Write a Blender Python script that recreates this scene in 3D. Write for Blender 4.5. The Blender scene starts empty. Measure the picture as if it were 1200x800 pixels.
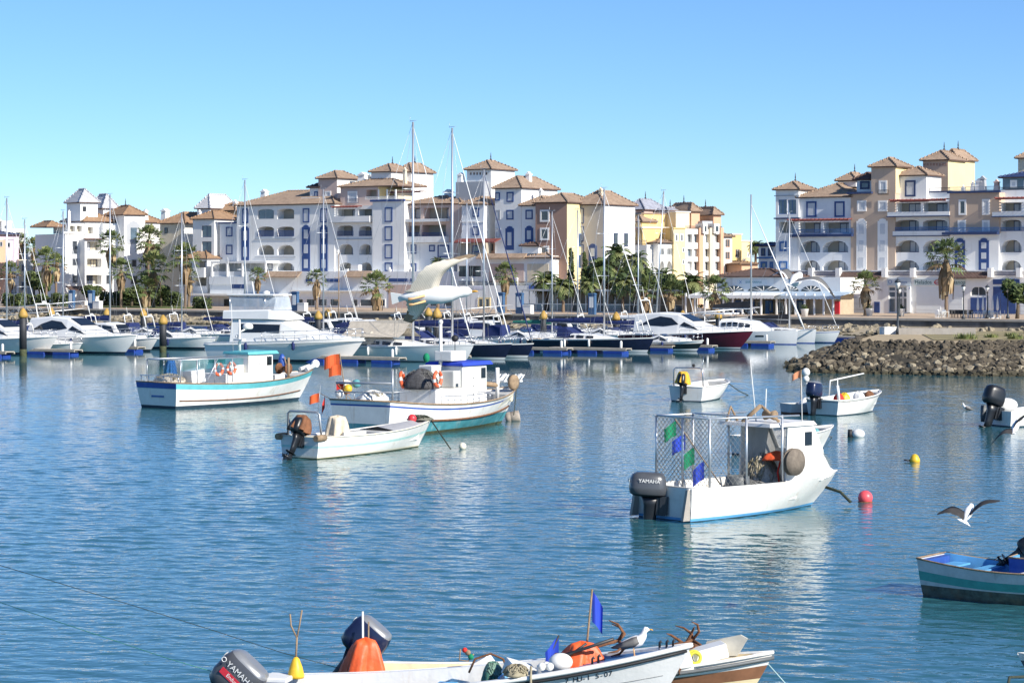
import bpy, bmesh, math, random
import numpy as np
from mathutils import Vector, Matrix
R = math.radians
SC = bpy.context.scene
COL = SC.collection
rnd = random.Random(7)
# ------------------------------------------------------------------ camera, sky, sun, exposure
F, U0, V0, H = 2700.0, 600.0, 320.0, 7.3          # focal length in photo pixels, horizon row, eye height above the water
cd = bpy.data.cameras.new('camera'); cam = bpy.data.objects.new('camera', cd); COL.objects.link(cam)
cam.location = (0, 0, H); cam.rotation_euler = (R(90), 0, 0)
cd.sensor_width = 36; cd.lens = 81; cd.shift_y = -80 / 1200; cd.clip_end = 6000
SC.camera = cam
SUN_AZ, SUN_EL = 132, 31
w = bpy.data.worlds.new('World'); SC.world = w; w.use_nodes = True
nt = w.node_tree; bg = nt.nodes['Background']
sky = nt.nodes.new('ShaderNodeTexSky'); sky.sky_type = 'NISHITA'; sky.sun_disc = False
sky.sun_elevation = R(SUN_EL); sky.sun_rotation = R(SUN_AZ); sky.altitude = 6000
sky.air_density = 1.6; sky.dust_density = 0.0; sky.ozone_density = 7.8
nt.links.new(sky.outputs[0], bg.inputs[0]); bg.inputs[1].default_value = 0.092
sl = bpy.data.lights.new('sun', 'SUN'); sun = bpy.data.objects.new('sun', sl); COL.objects.link(sun)
sl.energy = 4.2; sl.angle = R(0.5); sl.color = (1, .94, .84)
sd = Vector((math.sin(R(SUN_AZ)) * math.cos(R(SUN_EL)), math.cos(R(SUN_AZ)) * math.cos(R(SUN_EL)), math.sin(R(SUN_EL))))
sun.rotation_euler = sd.to_track_quat('Z', 'Y').to_euler(); sun.location = (60, 20, 60)
vs = SC.view_settings; vs.view_transform = 'Standard'; vs.look = 'None'; vs.gamma = 1; vs.exposure = 0.72; vs.use_curve_mapping = False

# ------------------------------------------------------------------ materials
MATS = {}
def mk(name, rgb, rough=.55, metal=0, var=.12, scale=1.5, bump=0, bscale=30, spec=.5, stain=None):
    if name in MATS: return MATS[name]
    m = bpy.data.materials.new(name); m.use_nodes = True; n = m.node_tree; b = n.nodes['Principled BSDF']
    tc = n.nodes.new('ShaderNodeTexCoord')
    no = n.nodes.new('ShaderNodeTexNoise'); no.inputs['Scale'].default_value = scale; no.inputs['Detail'].default_value = 6
    no.inputs['Roughness'].default_value = .65
    n.links.new(tc.outputs['Object'], no.inputs['Vector'])
    cr = n.nodes.new('ShaderNodeValToRGB'); e = cr.color_ramp.elements
    e[0].position = .3; e[1].position = .7
    lo = [c * (1 - var) for c in rgb]
    hi = [min(c * (1 + var), .95) for c in rgb]
    e[0].color = (*lo, 1); e[1].color = (*hi, 1)
    n.links.new(no.outputs[0], cr.inputs[0])
    out = cr.outputs[0]
    if stain:   # rain streaks and grime: noise stretched down the surface
        mp = n.nodes.new('ShaderNodeMapping'); mp.inputs['Scale'].default_value = stain[3]
        n.links.new(tc.outputs['Object'], mp.inputs['Vector'])
        n2 = n.nodes.new('ShaderNodeTexNoise'); n2.inputs['Scale'].default_value = 1; n2.inputs['Detail'].default_value = 8; n2.inputs['Roughness'].default_value = .7
        n.links.new(mp.outputs[0], n2.inputs['Vector'])
        r2 = n.nodes.new('ShaderNodeValToRGB'); r2.color_ramp.elements[0].position = stain[4]; r2.color_ramp.elements[1].position = stain[4] + .22
        r2.color_ramp.elements[1].color = (stain[5],) * 3 + (1,)
        r2.color_ramp.elements[0].color = (0, 0, 0, 1)
        n.links.new(n2.outputs[0], r2.inputs[0])
        mx = n.nodes.new('ShaderNodeMix'); mx.data_type = 'RGBA'
        n.links.new(r2.outputs[0], mx.inputs[0]); n.links.new(out, mx.inputs[6]); mx.inputs[7].default_value = (*stain[:3], 1)
        out = mx.outputs[2]
    n.links.new(out, b.inputs['Base Color'])
    b.inputs['Roughness'].default_value = rough; b.inputs['Metallic'].default_value = metal
    b.inputs['Specular IOR Level'].default_value = spec
    if bump:
        nb = n.nodes.new('ShaderNodeTexNoise'); nb.inputs['Scale'].default_value = bscale; nb.inputs['Detail'].default_value = 4
        n.links.new(tc.outputs['Object'], nb.inputs['Vector'])
        bp = n.nodes.new('ShaderNodeBump'); bp.inputs['Strength'].default_value = bump; bp.inputs['Distance'].default_value = .05
        n.links.new(nb.outputs[0], bp.inputs['Height']); n.links.new(bp.outputs[0], b.inputs['Normal'])
    MATS[name] = m
    return m
def glass(name, rgb=(.02, .03, .04), rough=.08, alpha=1.0):
    if name in MATS: return MATS[name]
    m = mk(name, rgb, rough, var=.3, scale=.6, spec=.8)
    if alpha < 1: m.node_tree.nodes['Principled BSDF'].inputs['Alpha'].default_value = alpha
    return m
WS = (.36, .30, .22, (.9, .9, .12), .56, .45)       # wall stains
white = mk('white_plaster', (.84, .83, .80), .75, var=.05, scale=.35, bump=.15, stain=WS)
coolwhite = mk('cool_white_plaster', (.79, .81, .82), .75, var=.05, scale=.35, bump=.15, stain=WS)
cream = mk('cream_plaster', (.72, .62, .45), .75, var=.06, scale=.35, bump=.15, stain=WS)
tan = mk('tan_plaster', (.54, .41, .31), .8, var=.07, scale=.35, bump=.15, stain=WS)
brown = mk('brown_plaster', (.38, .235, .175), .8, var=.07, scale=.35, bump=.15, stain=WS)
pinkish = mk('rose_plaster', (.60, .46, .40), .8, var=.06, scale=.35, bump=.15, stain=WS)
yellow = mk('ochre_plaster', (.76, .56, .24), .8, var=.08, scale=.35, bump=.15, stain=WS)
paleyel = mk('pale_yellow_plaster', (.80, .66, .36), .8, var=.06, scale=.35, bump=.15, stain=WS)
orange = mk('orange_plaster', (.66, .40, .26), .8, var=.08, scale=.35, bump=.15, stain=WS)
lilac = mk('lilac_plaster', (.60, .5, .58), .8, var=.06, scale=.35, bump=.15)
greywall = mk('grey_render', (.40, .42, .45), .8, var=.08, scale=.3, bump=.15, stain=WS)
blue = mk('blue_paint', (.03, .07, .22), .5, var=.15)
bluemid = mk('mid_blue_paint', (.05, .15, .38), .5, var=.15)
navyp = mk('navy_trim', (.03, .05, .13), .5, var=.15)
darkwood = mk('dark_timber', (.10, .045, .04), .7, var=.3)
redwood = mk('red_timber', (.20, .055, .045), .7, var=.3)
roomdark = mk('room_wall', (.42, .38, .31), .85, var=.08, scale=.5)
shutter = mk('shutter_slats', (.58, .60, .62), .6, var=.06, scale=4)
pane = glass('window_glass', (.05, .06, .075), .1)
paneblue = glass('sky_glass', (.10, .15, .20), .08)
metal = mk('galvanised_metal', (.45, .47, .49), .45, .6, var=.1)
alu = mk('aluminium', (.62, .64, .66), .38, .75, var=.06)
dark = mk('dark_metal', (.03, .032, .036), .5, var=.25)
concrete = mk('concrete', (.40, .37, .33), .9, var=.15, scale=.8, bump=.3, stain=(.18, .15, .12, (.4, .4, .1), .5, .6))
def tile_mat(name, base, dk):
    m = bpy.data.materials.new(name); m.use_nodes = True; n = m.node_tree; b = n.nodes['Principled BSDF']
    tc = n.nodes.new('ShaderNodeTexCoord')
    vo = n.nodes.new('ShaderNodeTexVoronoi'); vo.inputs['Scale'].default_value = 3.2
    n.links.new(tc.outputs['Object'], vo.inputs['Vector'])
    no = n.nodes.new('ShaderNodeTexNoise'); no.inputs['Scale'].default_value = .7; no.inputs['Detail'].default_value = 5
    n.links.new(tc.outputs['Object'], no.inputs['Vector'])
    mx = n.nodes.new('ShaderNodeMix'); mx.data_type = 'RGBA'; mx.inputs[6].default_value = (*dk, 1); mx.inputs[7].default_value = (*base, 1)
    ad = n.nodes.new('ShaderNodeMath'); ad.operation = 'MULTIPLY_ADD'; ad.inputs[1].default_value = .55
    n.links.new(vo.outputs['Color'], ad.inputs[0]); n.links.new(no.outputs[0], ad.inputs[2])
    n.links.new(ad.outputs[0], mx.inputs[0]); n.links.new(mx.outputs[2], b.inputs['Base Color'])
    b.inputs['Roughness'].default_value = .9
    wv = n.nodes.new('ShaderNodeTexWave'); wv.inputs['Scale'].default_value = 1.6; wv.inputs['Distortion'].default_value = .4
    n.links.new(tc.outputs['Object'], wv.inputs['Vector'])
    bp = n.nodes.new('ShaderNodeBump'); bp.inputs['Strength'].default_value = .8; bp.inputs['Distance'].default_value = .12
    n.links.new(wv.outputs['Fac'], bp.inputs['Height']); n.links.new(bp.outputs[0], b.inputs['Normal'])
    return m
tile = tile_mat('clay_tiles', (.45, .325, .23), (.19, .125, .09))
tileor = tile_mat('orange_clay_tiles', (.46, .29, .17), (.22, .13, .08))
tiledk = tile_mat('brown_clay_tiles', (.16, .10, .08), (.07, .045, .04))
slate = tile_mat('pale_grey_tiles', (.62, .62, .64), (.42, .42, .45))

# ------------------------------------------------------------------ mesh builder
class MB:
    def __init__(s, *mats):
        s.v = []; s.f = []; s.m = []; s.sm = []; s.mats = list(mats); s.mi = 0; s.smooth = False
    def use(s, mat):
        if mat not in s.mats: s.mats.append(mat)
        s.mi = s.mats.index(mat); return s
    def poly(s, pts):
        i = len(s.v); s.v += [tuple(p) for p in pts]; s.f.append(tuple(range(i, i + len(pts)))); s.m.append(s.mi); s.sm.append(s.smooth)
    def box(s, x0, x1, y0, y1, z0, z1):
        s.hexa([(x0, y0, z0), (x1, y0, z0), (x1, y1, z0), (x0, y1, z0), (x0, y0, z1), (x1, y0, z1), (x1, y1, z1), (x0, y1, z1)])
    def hexa(s, p):
        i = len(s.v); s.v += [tuple(q) for q in p]
        for f in ((3, 2, 1, 0), (4, 5, 6, 7), (0, 1, 5, 4), (1, 2, 6, 5), (2, 3, 7, 6), (3, 0, 4, 7)):
            s.f.append(tuple(i + k for k in f)); s.m.append(s.mi); s.sm.append(False)
    def obox(s, c, size, rot):
        a, b_, c_ = (q / 2 for q in size); c = Vector(c)
        s.hexa([c + rot @ Vector(q) for q in ((-a, -b_, -c_), (a, -b_, -c_), (a, b_, -c_), (-a, b_, -c_), (-a, -b_, c_), (a, -b_, c_), (a, b_, c_), (-a, b_, c_))])
    def rings(s, rings, closed=True, cap0=True, cap1=True, mats=None):
        base = len(s.v); n = len(rings[0])
        for r in rings: s.v += [tuple(p) for p in r]
        for j in range(len(rings) - 1):
            for k in range(n if closed else n - 1):
                k2 = (k + 1) % n
                s.f.append((base + j * n + k, base + j * n + k2, base + (j + 1) * n + k2, base + (j + 1) * n + k))
                s.m.append(s.mi if mats is None else mats[j]); s.sm.append(s.smooth)
        if cap0: s.f.append(tuple(base + k for k in reversed(range(n)))); s.m.append(s.mi if mats is None else mats[0]); s.sm.append(False)
        if cap1: s.f.append(tuple(base + (len(rings) - 1) * n + k for k in range(n))); s.m.append(s.mi if mats is None else mats[-1]); s.sm.append(False)
    def tube(s, pts, r, n=6, caps=True):
        pts = [Vector(p) for p in pts]; rr = r if isinstance(r, (list, tuple)) else [r] * len(pts)
        sm = s.smooth; s.smooth = True
        t0 = (pts[1] - pts[0]).normalized()
        up = Vector((0, 0, 1)) if abs(t0.z) < .9 else Vector((1, 0, 0))
        rings = []; prev = t0.cross(up).normalized()
        for i, p in enumerate(pts):
            t = (pts[min(i + 1, len(pts) - 1)] - pts[max(i - 1, 0)]).normalized()
            a = (prev - t * prev.dot(t)); a = a.normalized() if a.length > 1e-6 else t.orthogonal().normalized()
            prev = a; b_ = t.cross(a)
            rings.append([p + (a * math.cos(6.28318 * k / n) + b_ * math.sin(6.28318 * k / n)) * rr[i] for k in range(n)])
        s.rings(rings, True, caps, caps); s.smooth = sm
    def lathe(s, prof, c=(0, 0, 0), n=12, mats=None, rot=None):
        sm = s.smooth; s.smooth = True; c = Vector(c); rings = []
        for r, z in prof:
            ring = [Vector((r * math.cos(6.28318 * k / n), r * math.sin(6.28318 * k / n), z)) for k in range(n)]
            rings.append([c + (rot @ p if rot else p) for p in ring])
        s.rings(rings, True, True, True, mats); s.smooth = sm
    def ball(s, c, r, n=12, m=8, sc=(1, 1, 1), rot=None):
        prof = [(max(.001, math.sin(math.pi * j / m)) * r, -math.cos(math.pi * j / m) * r) for j in range(m + 1)]
        sm = s.smooth; s.smooth = True; c = Vector(c)
        rg = []
        for rr, z in prof:
            ring = [Vector((rr * math.cos(6.28318 * k / n) * sc[0], rr * math.sin(6.28318 * k / n) * sc[1], z * sc[2])) for k in range(n)]
            rg.append([c + (rot @ p if rot else p) for p in ring])
        s.rings(rg); s.smooth = sm
    def torus(s, c, R_, r, rot=None, n=16, m=6, a0=0, a1=6.28318, mats=None):
        c = Vector(c); sm = s.smooth; s.smooth = True; rg = []
        full = a1 - a0 > 6.28; cnt = n if full else n + 1
        for i in range(cnt):
            a = a0 + (a1 - a0) * i / n
            ring = []
            for k in range(m):
                b_ = 6.28318 * k / m
                p = Vector(((R_ + r * math.cos(b_)) * math.cos(a), (R_ + r * math.cos(b_)) * math.sin(a), r * math.sin(b_)))
                ring.append(c + (rot @ p if rot else p))
            rg.append(ring)
        if full: rg.append(rg[0])
        s.rings(rg, True, not full, not full, mats); s.smooth = sm
    def prism(s, pts, axis, a, b_):
        """outline pts (2-tuples) swept along axis ('x','y','z') from a to b_"""
        def q(p, t): return {'x': (t, p[0], p[1]), 'y': (p[0], t, p[1]), 'z': (p[0], p[1], t)}[axis]
        s.rings([[q(p, a) for p in pts], [q(p, b_) for p in pts]])
    def build(s, name, parent=None, loc=None, mat=None, rot=None):
        me = bpy.data.meshes.new(name)
        me.from_pydata(s.v, [], s.f); me.update()
        for m in (s.mats or [mat]): me.materials.append(m)
        me.polygons.foreach_set('material_index', s.m); me.polygons.foreach_set('use_smooth', s.sm)
        o = bpy.data.objects.new(name, me); COL.objects.link(o)
        if parent: o.parent = parent
        if loc is not None: o.location = loc
        if rot is not None: o.rotation_euler = rot
        return o
def fixn(o):
    bm = bmesh.new(); bm.from_mesh(o.data); bmesh.ops.remove_doubles(bm, verts=bm.verts, dist=.0005)
    bmesh.ops.recalc_face_normals(bm, faces=bm.faces); bm.to_mesh(o.data); bm.free(); return o
def bevel(o, wd=.02, seg=2):
    m = o.modifiers.new('bevel', 'BEVEL'); m.width = wd; m.segments = seg; m.limit_method = 'ANGLE'; m.angle_limit = R(35); return o
def tag(o, label=None, cat=None, group=None, kind=None):
    if label: o['label'] = label
    if cat: o['category'] = cat
    if group: o['group'] = group
    if kind: o['kind'] = kind
    return o
def thing(name, label, cat, loc=(0, 0, 0), rz=0, group=None):
    o = bpy.data.objects.new(name, None); COL.objects.link(o); o.location = loc; o.rotation_euler = (0, 0, rz)
    o.empty_display_size = .3
    return tag(o, label, cat, group)
def kids(o): return [c for c in bpy.data.objects if c.parent == o]
def dup(o, loc=None, rz=None, scale=None, label=None, parent=None):
    c = o.copy(); COL.objects.link(c)
    if parent: c.parent = parent
    for ch in CH.get(o.name, None) or kids(o):
        dup(ch, parent=c)
    if loc is not None: c.location = loc
    if rz is not None: c.rotation_euler = (0, 0, rz)
    if scale is not None: c.scale = scale if isinstance(scale, (tuple, list)) else (scale,) * 3
    if label: c['label'] = label
    return c
CH = {}
def P(u, v, d): return Vector(((u - U0) / F * d, d, H - (v - V0) / F * d))
def wl(u, v):
    d = F * H / (v - V0); return Vector(((u - U0) / F * d, d, 0))
def text(s, size, mat, parent, loc, rot, name='lettering', ext=.004, align='CENTER'):
    cu = bpy.data.curves.new(name, 'FONT'); cu.body = s; cu.size = size; cu.extrude = ext; cu.align_x = align; cu.align_y = 'CENTER'
    t = bpy.data.objects.new(name, cu); COL.objects.link(t)
    dg = bpy.context.evaluated_depsgraph_get(); me = bpy.data.meshes.new_from_object(t.evaluated_get(dg))
    bpy.data.objects.remove(t); bpy.data.curves.remove(cu)
    me.name = name; me.materials.clear(); me.materials.append(mat)
    o = bpy.data.objects.new(name, me); COL.objects.link(o); o.parent = parent; o.location = loc
    if isinstance(rot, Matrix): o.rotation_euler = rot.to_euler()
    else: o.rotation_euler = rot
    return o
# ------------------------------------------------------------------ water
def water_mat():
    m = bpy.data.materials.new('harbour_water'); m.use_nodes = True; n = m.node_tree; b = n.nodes['Principled BSDF']; L = n.links.new
    geo = n.nodes.new('ShaderNodeNewGeometry')
    def noise(sx, sy, det, rot=0, dist=0, rough=.55):
        mp = n.nodes.new('ShaderNodeMapping'); mp.inputs['Scale'].default_value = (sx, sy, 1); mp.inputs['Rotation'].default_value = (0, 0, R(rot))
        L(geo.outputs['Position'], mp.inputs['Vector'])
        t = n.nodes.new('ShaderNodeTexNoise'); t.inputs['Scale'].default_value = 1; t.inputs['Detail'].default_value = det
        t.inputs['Distortion'].default_value = dist; t.inputs['Roughness'].default_value = rough
        L(mp.outputs[0], t.inputs['Vector']); return t.outputs[0]
    def ma(op, a, b_, c=None):
        k = n.nodes.new('ShaderNodeMath'); k.operation = op
        for i, q in enumerate((a, b_, c)):
            if q is None: continue
            if isinstance(q, (int, float)): k.inputs[i].default_value = q
            else: L(q, k.inputs[i])
        return k.outputs[0]
    h1 = noise(.42, 1.0, 2, 9, .4)          # ripples, long crests across the wind
    h2 = noise(1.5, 2.8, 2, -12, .3)
    h3 = noise(.10, .21, 2, 15)
    h4 = noise(4.2, 6.5, 1, 30)
    hh = ma('ADD', ma('MULTIPLY', h1, WV[0]), ma('ADD', ma('MULTIPLY', h2, WV[1]), ma('ADD', ma('MULTIPLY', h3, WV[2]), ma('MULTIPLY', h4, WV[3]))))
    gust = noise(.035, .05, 3, 20)           # patches of more and less wind
    gr = n.nodes.new('ShaderNodeMapRange'); L(gust, gr.inputs[0]); gr.inputs[1].default_value = .35; gr.inputs[2].default_value = .65
    gr.inputs[3].default_value = .6; gr.inputs[4].default_value = 1.15
    sp = n.nodes.new('ShaderNodeSeparateXYZ'); L(geo.outputs['Position'], sp.inputs[0])
    q = ma('ADD', sp.outputs[1], ma('MULTIPLY', sp.outputs[0], .25))
    calm = n.nodes.new('ShaderNodeMapRange'); L(q, calm.inputs[0])
    calm.inputs[1].default_value = 148; calm.inputs[2].default_value = 176; calm.inputs[3].default_value = 1; calm.inputs[4].default_value = .14
    hh = ma('MULTIPLY', ma('MULTIPLY', hh, gr.outputs[0]), calm.outputs[0])
    bp = n.nodes.new('ShaderNodeBump'); bp.inputs['Strength'].default_value = 1; bp.inputs['Distance'].default_value = 1
    L(hh, bp.inputs['Height']); L(bp.outputs[0], b.inputs['Normal'])
    b.inputs['Base Color'].default_value = (*WBASE, 1); b.inputs['Roughness'].default_value = .035; b.inputs['IOR'].default_value = 1.333
    return m
WV = (.0, .014, .0, .012); WBASE = (.03, .122, .15)

def water_mesh():
    """flat sheet to the horizon with real wavelets modelled over the open harbour"""
    st = WSTEP; ny = int(math.log(215 / 29.0) / st); ys = 29.0 * np.exp(st * np.arange(ny + 1)); sx = np.linspace(-.30, .30, int(.6 / st) + 1); nx = len(sx)
    X = ys[:, None] * sx[None, :]; Y = np.repeat(ys[:, None], nx, 1); rng = np.random.RandomState(5); Z = np.zeros_like(X); N = 72
    for i in range(N):
        lam = 10 ** rng.uniform(math.log10(WLAM[0]), math.log10(WLAM[1])); th = R(-104) + rng.normal(0, R(33)); k = 2 * math.pi / lam; ph = rng.uniform(0, 6.283)
        a = WSLOPE * math.sqrt(2.0 / N) / k * (1.0 if lam < 2 else .7)
        res = np.clip((lam / (st * ys) - 3.0) / 2.0, 0, 1)[:, None]
        Z += a * res * np.sin(k * (math.cos(th) * X + math.sin(th) * Y) + ph)
    g = sum(np.sin(fx * X + fy * Y + p_) for fx, fy, p_ in ((.05, .031, 1), (-.083, .047, 2.2), (.021, -.074, .4), (.12, .06, 4)))
    Z *= 1 + .24 * g
    qd = Y + .25 * X; Z *= 1 - .86 * np.clip((qd - 140) / 34, 0, 1)
    ed = np.minimum.reduce([np.clip((sx + .30) / .015, 0, 1)[None, :] * np.ones_like(Y), np.clip((.30 - sx) / .015, 0, 1)[None, :] * np.ones_like(Y), np.clip((Y - 29) / 1.0, 0, 1), np.clip((215 - Y) / 6, 0, 1)]); ys1 = ys[-1]
    Z *= ed; Z[-1, :] = 0
    v = np.stack([X, Y, Z], -1).reshape(-1, 3); n0 = len(v)
    idx = np.arange(n0).reshape(ny + 1, nx); f = np.stack([idx[:-1, :-1], idx[:-1, 1:], idx[1:, 1:], idx[1:, :-1]], -1).reshape(-1, 4)
    y0, y1 = ys[0], ys1; ex = [(-900, -80), (900, -80), (900, 1500), (-900, 1500), (-.3 * y0, y0), (.3 * y0, y0), (.3 * y1, y1), (-.3 * y1, y1)]
    v = np.concatenate([v, np.array([(x, y, 0) for x, y in ex])]); e = n0
    f = np.concatenate([f, np.array([(e, e + 1, e + 5, e + 4), (e + 1, e + 2, e + 6, e + 5), (e + 2, e + 3, e + 7, e + 6), (e + 3, e, e + 4, e + 7)])])
    me = bpy.data.meshes.new('water'); me.vertices.add(len(v)); me.vertices.foreach_set('co', v.ravel().astype(np.float32))
    me.loops.add(f.size); me.loops.foreach_set('vertex_index', f.ravel().astype(np.int32)); me.polygons.add(len(f)); me.polygons.foreach_set('loop_start', np.arange(0, f.size, 4, dtype=np.int32)); me.polygons.foreach_set('loop_total', np.full(len(f), 4, dtype=np.int32))
    me.update(calc_edges=True); me.polygons.foreach_set('use_smooth', [True] * len(f)); me.validate(); me.materials.append(water_mat())
    o = bpy.data.objects.new('water', me); COL.objects.link(o); return tag(o, kind='structure')
WSTEP, WLAM, WSLOPE = .0011, (.20, 1.3), .05
water_mesh()

# ------------------------------------------------------------------ quay, in a frame that runs along its edge
YAW = R(34); LX = Vector((math.cos(YAW), -math.sin(YAW), 0)); LY = Vector((math.sin(YAW), math.cos(YAW), 0)); Q0 = Vector((50, 270, 0))
def q(a, k, z): return Q0 + LX * a + LY * k + Vector((0, 0, z))
paving = mk('promenade_paving', (.50, .38, .27), .9, var=.12, scale=.4, bump=.2)
soil = mk('land_soil', (.33, .28, .2), .95, var=.2, scale=.1)
grassm = mk('short_grass', (.10, .14, .03), .95, var=.4, scale=.8, bump=.6, bscale=14)
quaywall = mk('quay_wall_stone', (.16, .15, .14), .95, var=.35, scale=.7, bump=.5, bscale=6, stain=(.07, .06, .045, (.5, .5, .15), .48, .7))
capm = mk('quay_cap', (.46, .41, .34), .9, var=.15, scale=.6, bump=.2)
sandy = mk('sandy_ground', (.42, .33, .2), .95, var=.18, scale=.5, bump=.4, bscale=8)
def qpoly(mb, *pts): mb.poly([q(*p) for p in pts])
b = MB(soil); qpoly(b, (-900, .4, 1.85), (300, .4, 1.85), (300, 1400, 1.85), (-900, 1400, 1.85)); tag(b.build('ground'), kind='structure')
b = MB(paving); qpoly(b, (-400, .5, 1.9), (200, .5, 1.9), (200, 40, 1.9), (-400, 40, 1.9)); tag(b.build('promenade'), kind='structure')
b = MB(quaywall, capm)
qpoly(b, (-400, 0, -2), (200, 0, -2), (200, 0, 1.7), (-400, 0, 1.7))
b.use(capm)
for i in range(-100, 50):       # cap stones, one course
    a0, a1 = i * 4 + .012, i * 4 + 3.988
    b.hexa([q(a0, -.12, 1.702), q(a1, -.12, 1.702), q(a1, .55, 1.702), q(a0, .55, 1.702), q(a0, -.12, 1.96), q(a1, -.12, 1.96), q(a1, .55, 1.96), q(a0, .55, 1.96)])
tag(b.build('quay_wall'), 'long dark stone quay wall with a pale coping along the promenade', 'wall')

# boulders
def rock_mat():
    m = bpy.data.materials.new('boulder_stone'); m.use_nodes = True; n = m.node_tree; b = n.nodes['Principled BSDF']; L = n.links.new
    oi = n.nodes.new('ShaderNodeObjectInfo'); geo = n.nodes.new('ShaderNodeNewGeometry'); tc = n.nodes.new('ShaderNodeTexCoord')
    no = n.nodes.new('ShaderNodeTexNoise'); no.inputs['Scale'].default_value = 3; no.inputs['Detail'].default_value = 6; L(geo.outputs['Position'], no.inputs['Vector'])
    n2 = n.nodes.new('ShaderNodeTexNoise'); n2.inputs['Scale'].default_value = .9; n2.inputs['Detail'].default_value = 1; L(geo.outputs['Position'], n2.inputs['Vector'])
    ad = n.nodes.new('ShaderNodeMath'); ad.operation = 'MULTIPLY_ADD'; ad.inputs[1].default_value = .45; L(oi.outputs['Random'], ad.inputs[0])
    mu = n.nodes.new('ShaderNodeMath'); mu.operation = 'MULTIPLY_ADD'; mu.inputs[1].default_value = .5; mu.inputs[2].default_value = -.05; L(no.outputs[0], mu.inputs[0])
    a3 = n.nodes.new('ShaderNodeMath'); a3.operation = 'MULTIPLY_ADD'; a3.inputs[1].default_value = .4; L(n2.outputs[0], a3.inputs[0]); L(mu.outputs[0], a3.inputs[2])
    L(a3.outputs[0], ad.inputs[2])
    cr = n.nodes.new('ShaderNodeValToRGB'); L(ad.outputs[0], cr.inputs[0]); e = cr.color_ramp.elements
    e[0].position = .25; e[0].color = (.03, .026, .02, 1); e[1].position = .85; e[1].color = (.36, .31, .22, 1)
    k = cr.color_ramp.elements.new(.55); k.color = (.135, .11, .075, 1)
    sp = n.nodes.new('ShaderNodeSeparateXYZ'); L(geo.outputs['Position'], sp.inputs[0])
    wob = n.nodes.new('ShaderNodeMath'); wob.operation = 'MULTIPLY_ADD'; wob.inputs[1].default_value = -.5; L(no.outputs[0], wob.inputs[0]); L(sp.outputs[2], wob.inputs[2])
    mr = n.nodes.new('ShaderNodeMapRange'); L(wob.outputs[0], mr.inputs[0]); mr.inputs[1].default_value = -.12; mr.inputs[2].default_value = .25; mr.inputs[3].default_value = 1; mr.inputs[4].default_value = 0
    mx = n.nodes.new('ShaderNodeMix'); mx.data_type = 'RGBA'; L(mr.outputs[0], mx.inputs[0]); L(cr.outputs[0], mx.inputs[6]); mx.inputs[7].default_value = (.045, .04, .022, 1)
    L(mx.outputs[2], b.inputs['Base Color']); b.inputs['Roughness'].default_value = .9
    bp = n.nodes.new('ShaderNodeBump'); bp.inputs['Strength'].default_value = .7; bp.inputs['Distance'].default_value = .06
    n3 = n.nodes.new('ShaderNodeTexNoise'); n3.inputs['Scale'].default_value = 7; n3.inputs['Detail'].default_value = 4; L(geo.outputs['Position'], n3.inputs['Vector'])
    L(n3.outputs[0], bp.inputs['Height']); L(bp.outputs[0], b.inputs['Normal'])
    return m
ROCK = rock_mat()
def rock_shape(seed):
    r = random.Random(seed); bm = bmesh.new(); bmesh.ops.create_icosphere(bm, subdivisions=2, radius=.5)
    cuts = [(Vector((r.gauss(0, 1), r.gauss(0, 1), r.gauss(0, 1))).normalized(), r.uniform(.20, .40)) for _ in range(12)]
    for v in bm.verts:
        for nn, dd in cuts:
            t = v.co.dot(nn) - dd
            if t > 0: v.co -= nn * t
        v.co += Vector((r.uniform(-1, 1), r.uniform(-1, 1), r.uniform(-1, 1))) * .018
    vs_ = [v.co.copy() for v in bm.verts]; fs = [tuple(v.index for v in f.verts) for f in bm.faces]; bm.free(); return vs_, fs
ROCKS = [rock_shape(i + 3) for i in range(8)]
RMESH = []
for vs_, fs in ROCKS:
    me = bpy.data.meshes.new('boulder'); me.from_pydata(vs_, [], fs); me.materials.append(ROCK); RMESH.append(me)
# spit: plateau with a rock slope round it
top = [(25.6, 127), (34, 126.2), (46, 126.6), (90, 128), (90, 158), (46, 154), (36, 150), (31.5, 146), (27.8, 136)]
bot = [(20.2, 125.3), (33, 120.4), (46, 120.6), (90, 123), (96, 164), (44, 160), (33, 156), (26.5, 149), (21.5, 138)]
SY = 1.35; top = [(x, y * SY) for x, y in top]; bot = [(x, y * SY) for x, y in bot]
rockbed = mk('wet_rock_bed', (.045, .04, .03), .95, var=.5, scale=3, bump=.8, bscale=5)  # one dark tone over the whole slope below the boulders
b = MB(sandy, rockbed)
b.poly([(x, y, 2.1) for x, y in top]); b.use(rockbed)
nT = len(top)
for i in range(nT):
    j = (i + 1) % nT
    b.poly([(*top[i], 2.1), (*bot[i], -.5), (*bot[j], -.5), (*top[j], 2.1)])
o = fixn(b.build('spit')); tag(o, kind='structure')
b = MB(mk('spit_grass', (.27, .225, .11), .95, var=.4, scale=.35, bump=.6, bscale=10))
b.poly([(x, y * SY, 2.14) for x, y in ((32.5, 131.5), (60, 131), (88, 132), (88, 157), (48, 153.5), (40, 150.5), (34.8, 145))])
tag(b.build('grass_patch'), kind='structure')
rr = random.Random(11); rocks = []
def slope_rocks(i, n, smin, smax, out):
    A0, A1 = Vector((*top[i], 2.1)), Vector((*top[(i + 1) % nT], 2.1)); B0, B1 = Vector((*bot[i], -.5)), Vector((*bot[(i + 1) % nT], -.5))
    for _ in range(n):
        s, t = rr.random(), rr.random() ** .9 * 1.02
        p = (A0.lerp(A1, s)).lerp(B0.lerp(B1, s), t) + Vector((0, -.06, .06)); sz = rr.uniform(smin, smax) * (1.15 if t > .3 else .9)
        out.append((p, sz))
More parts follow.
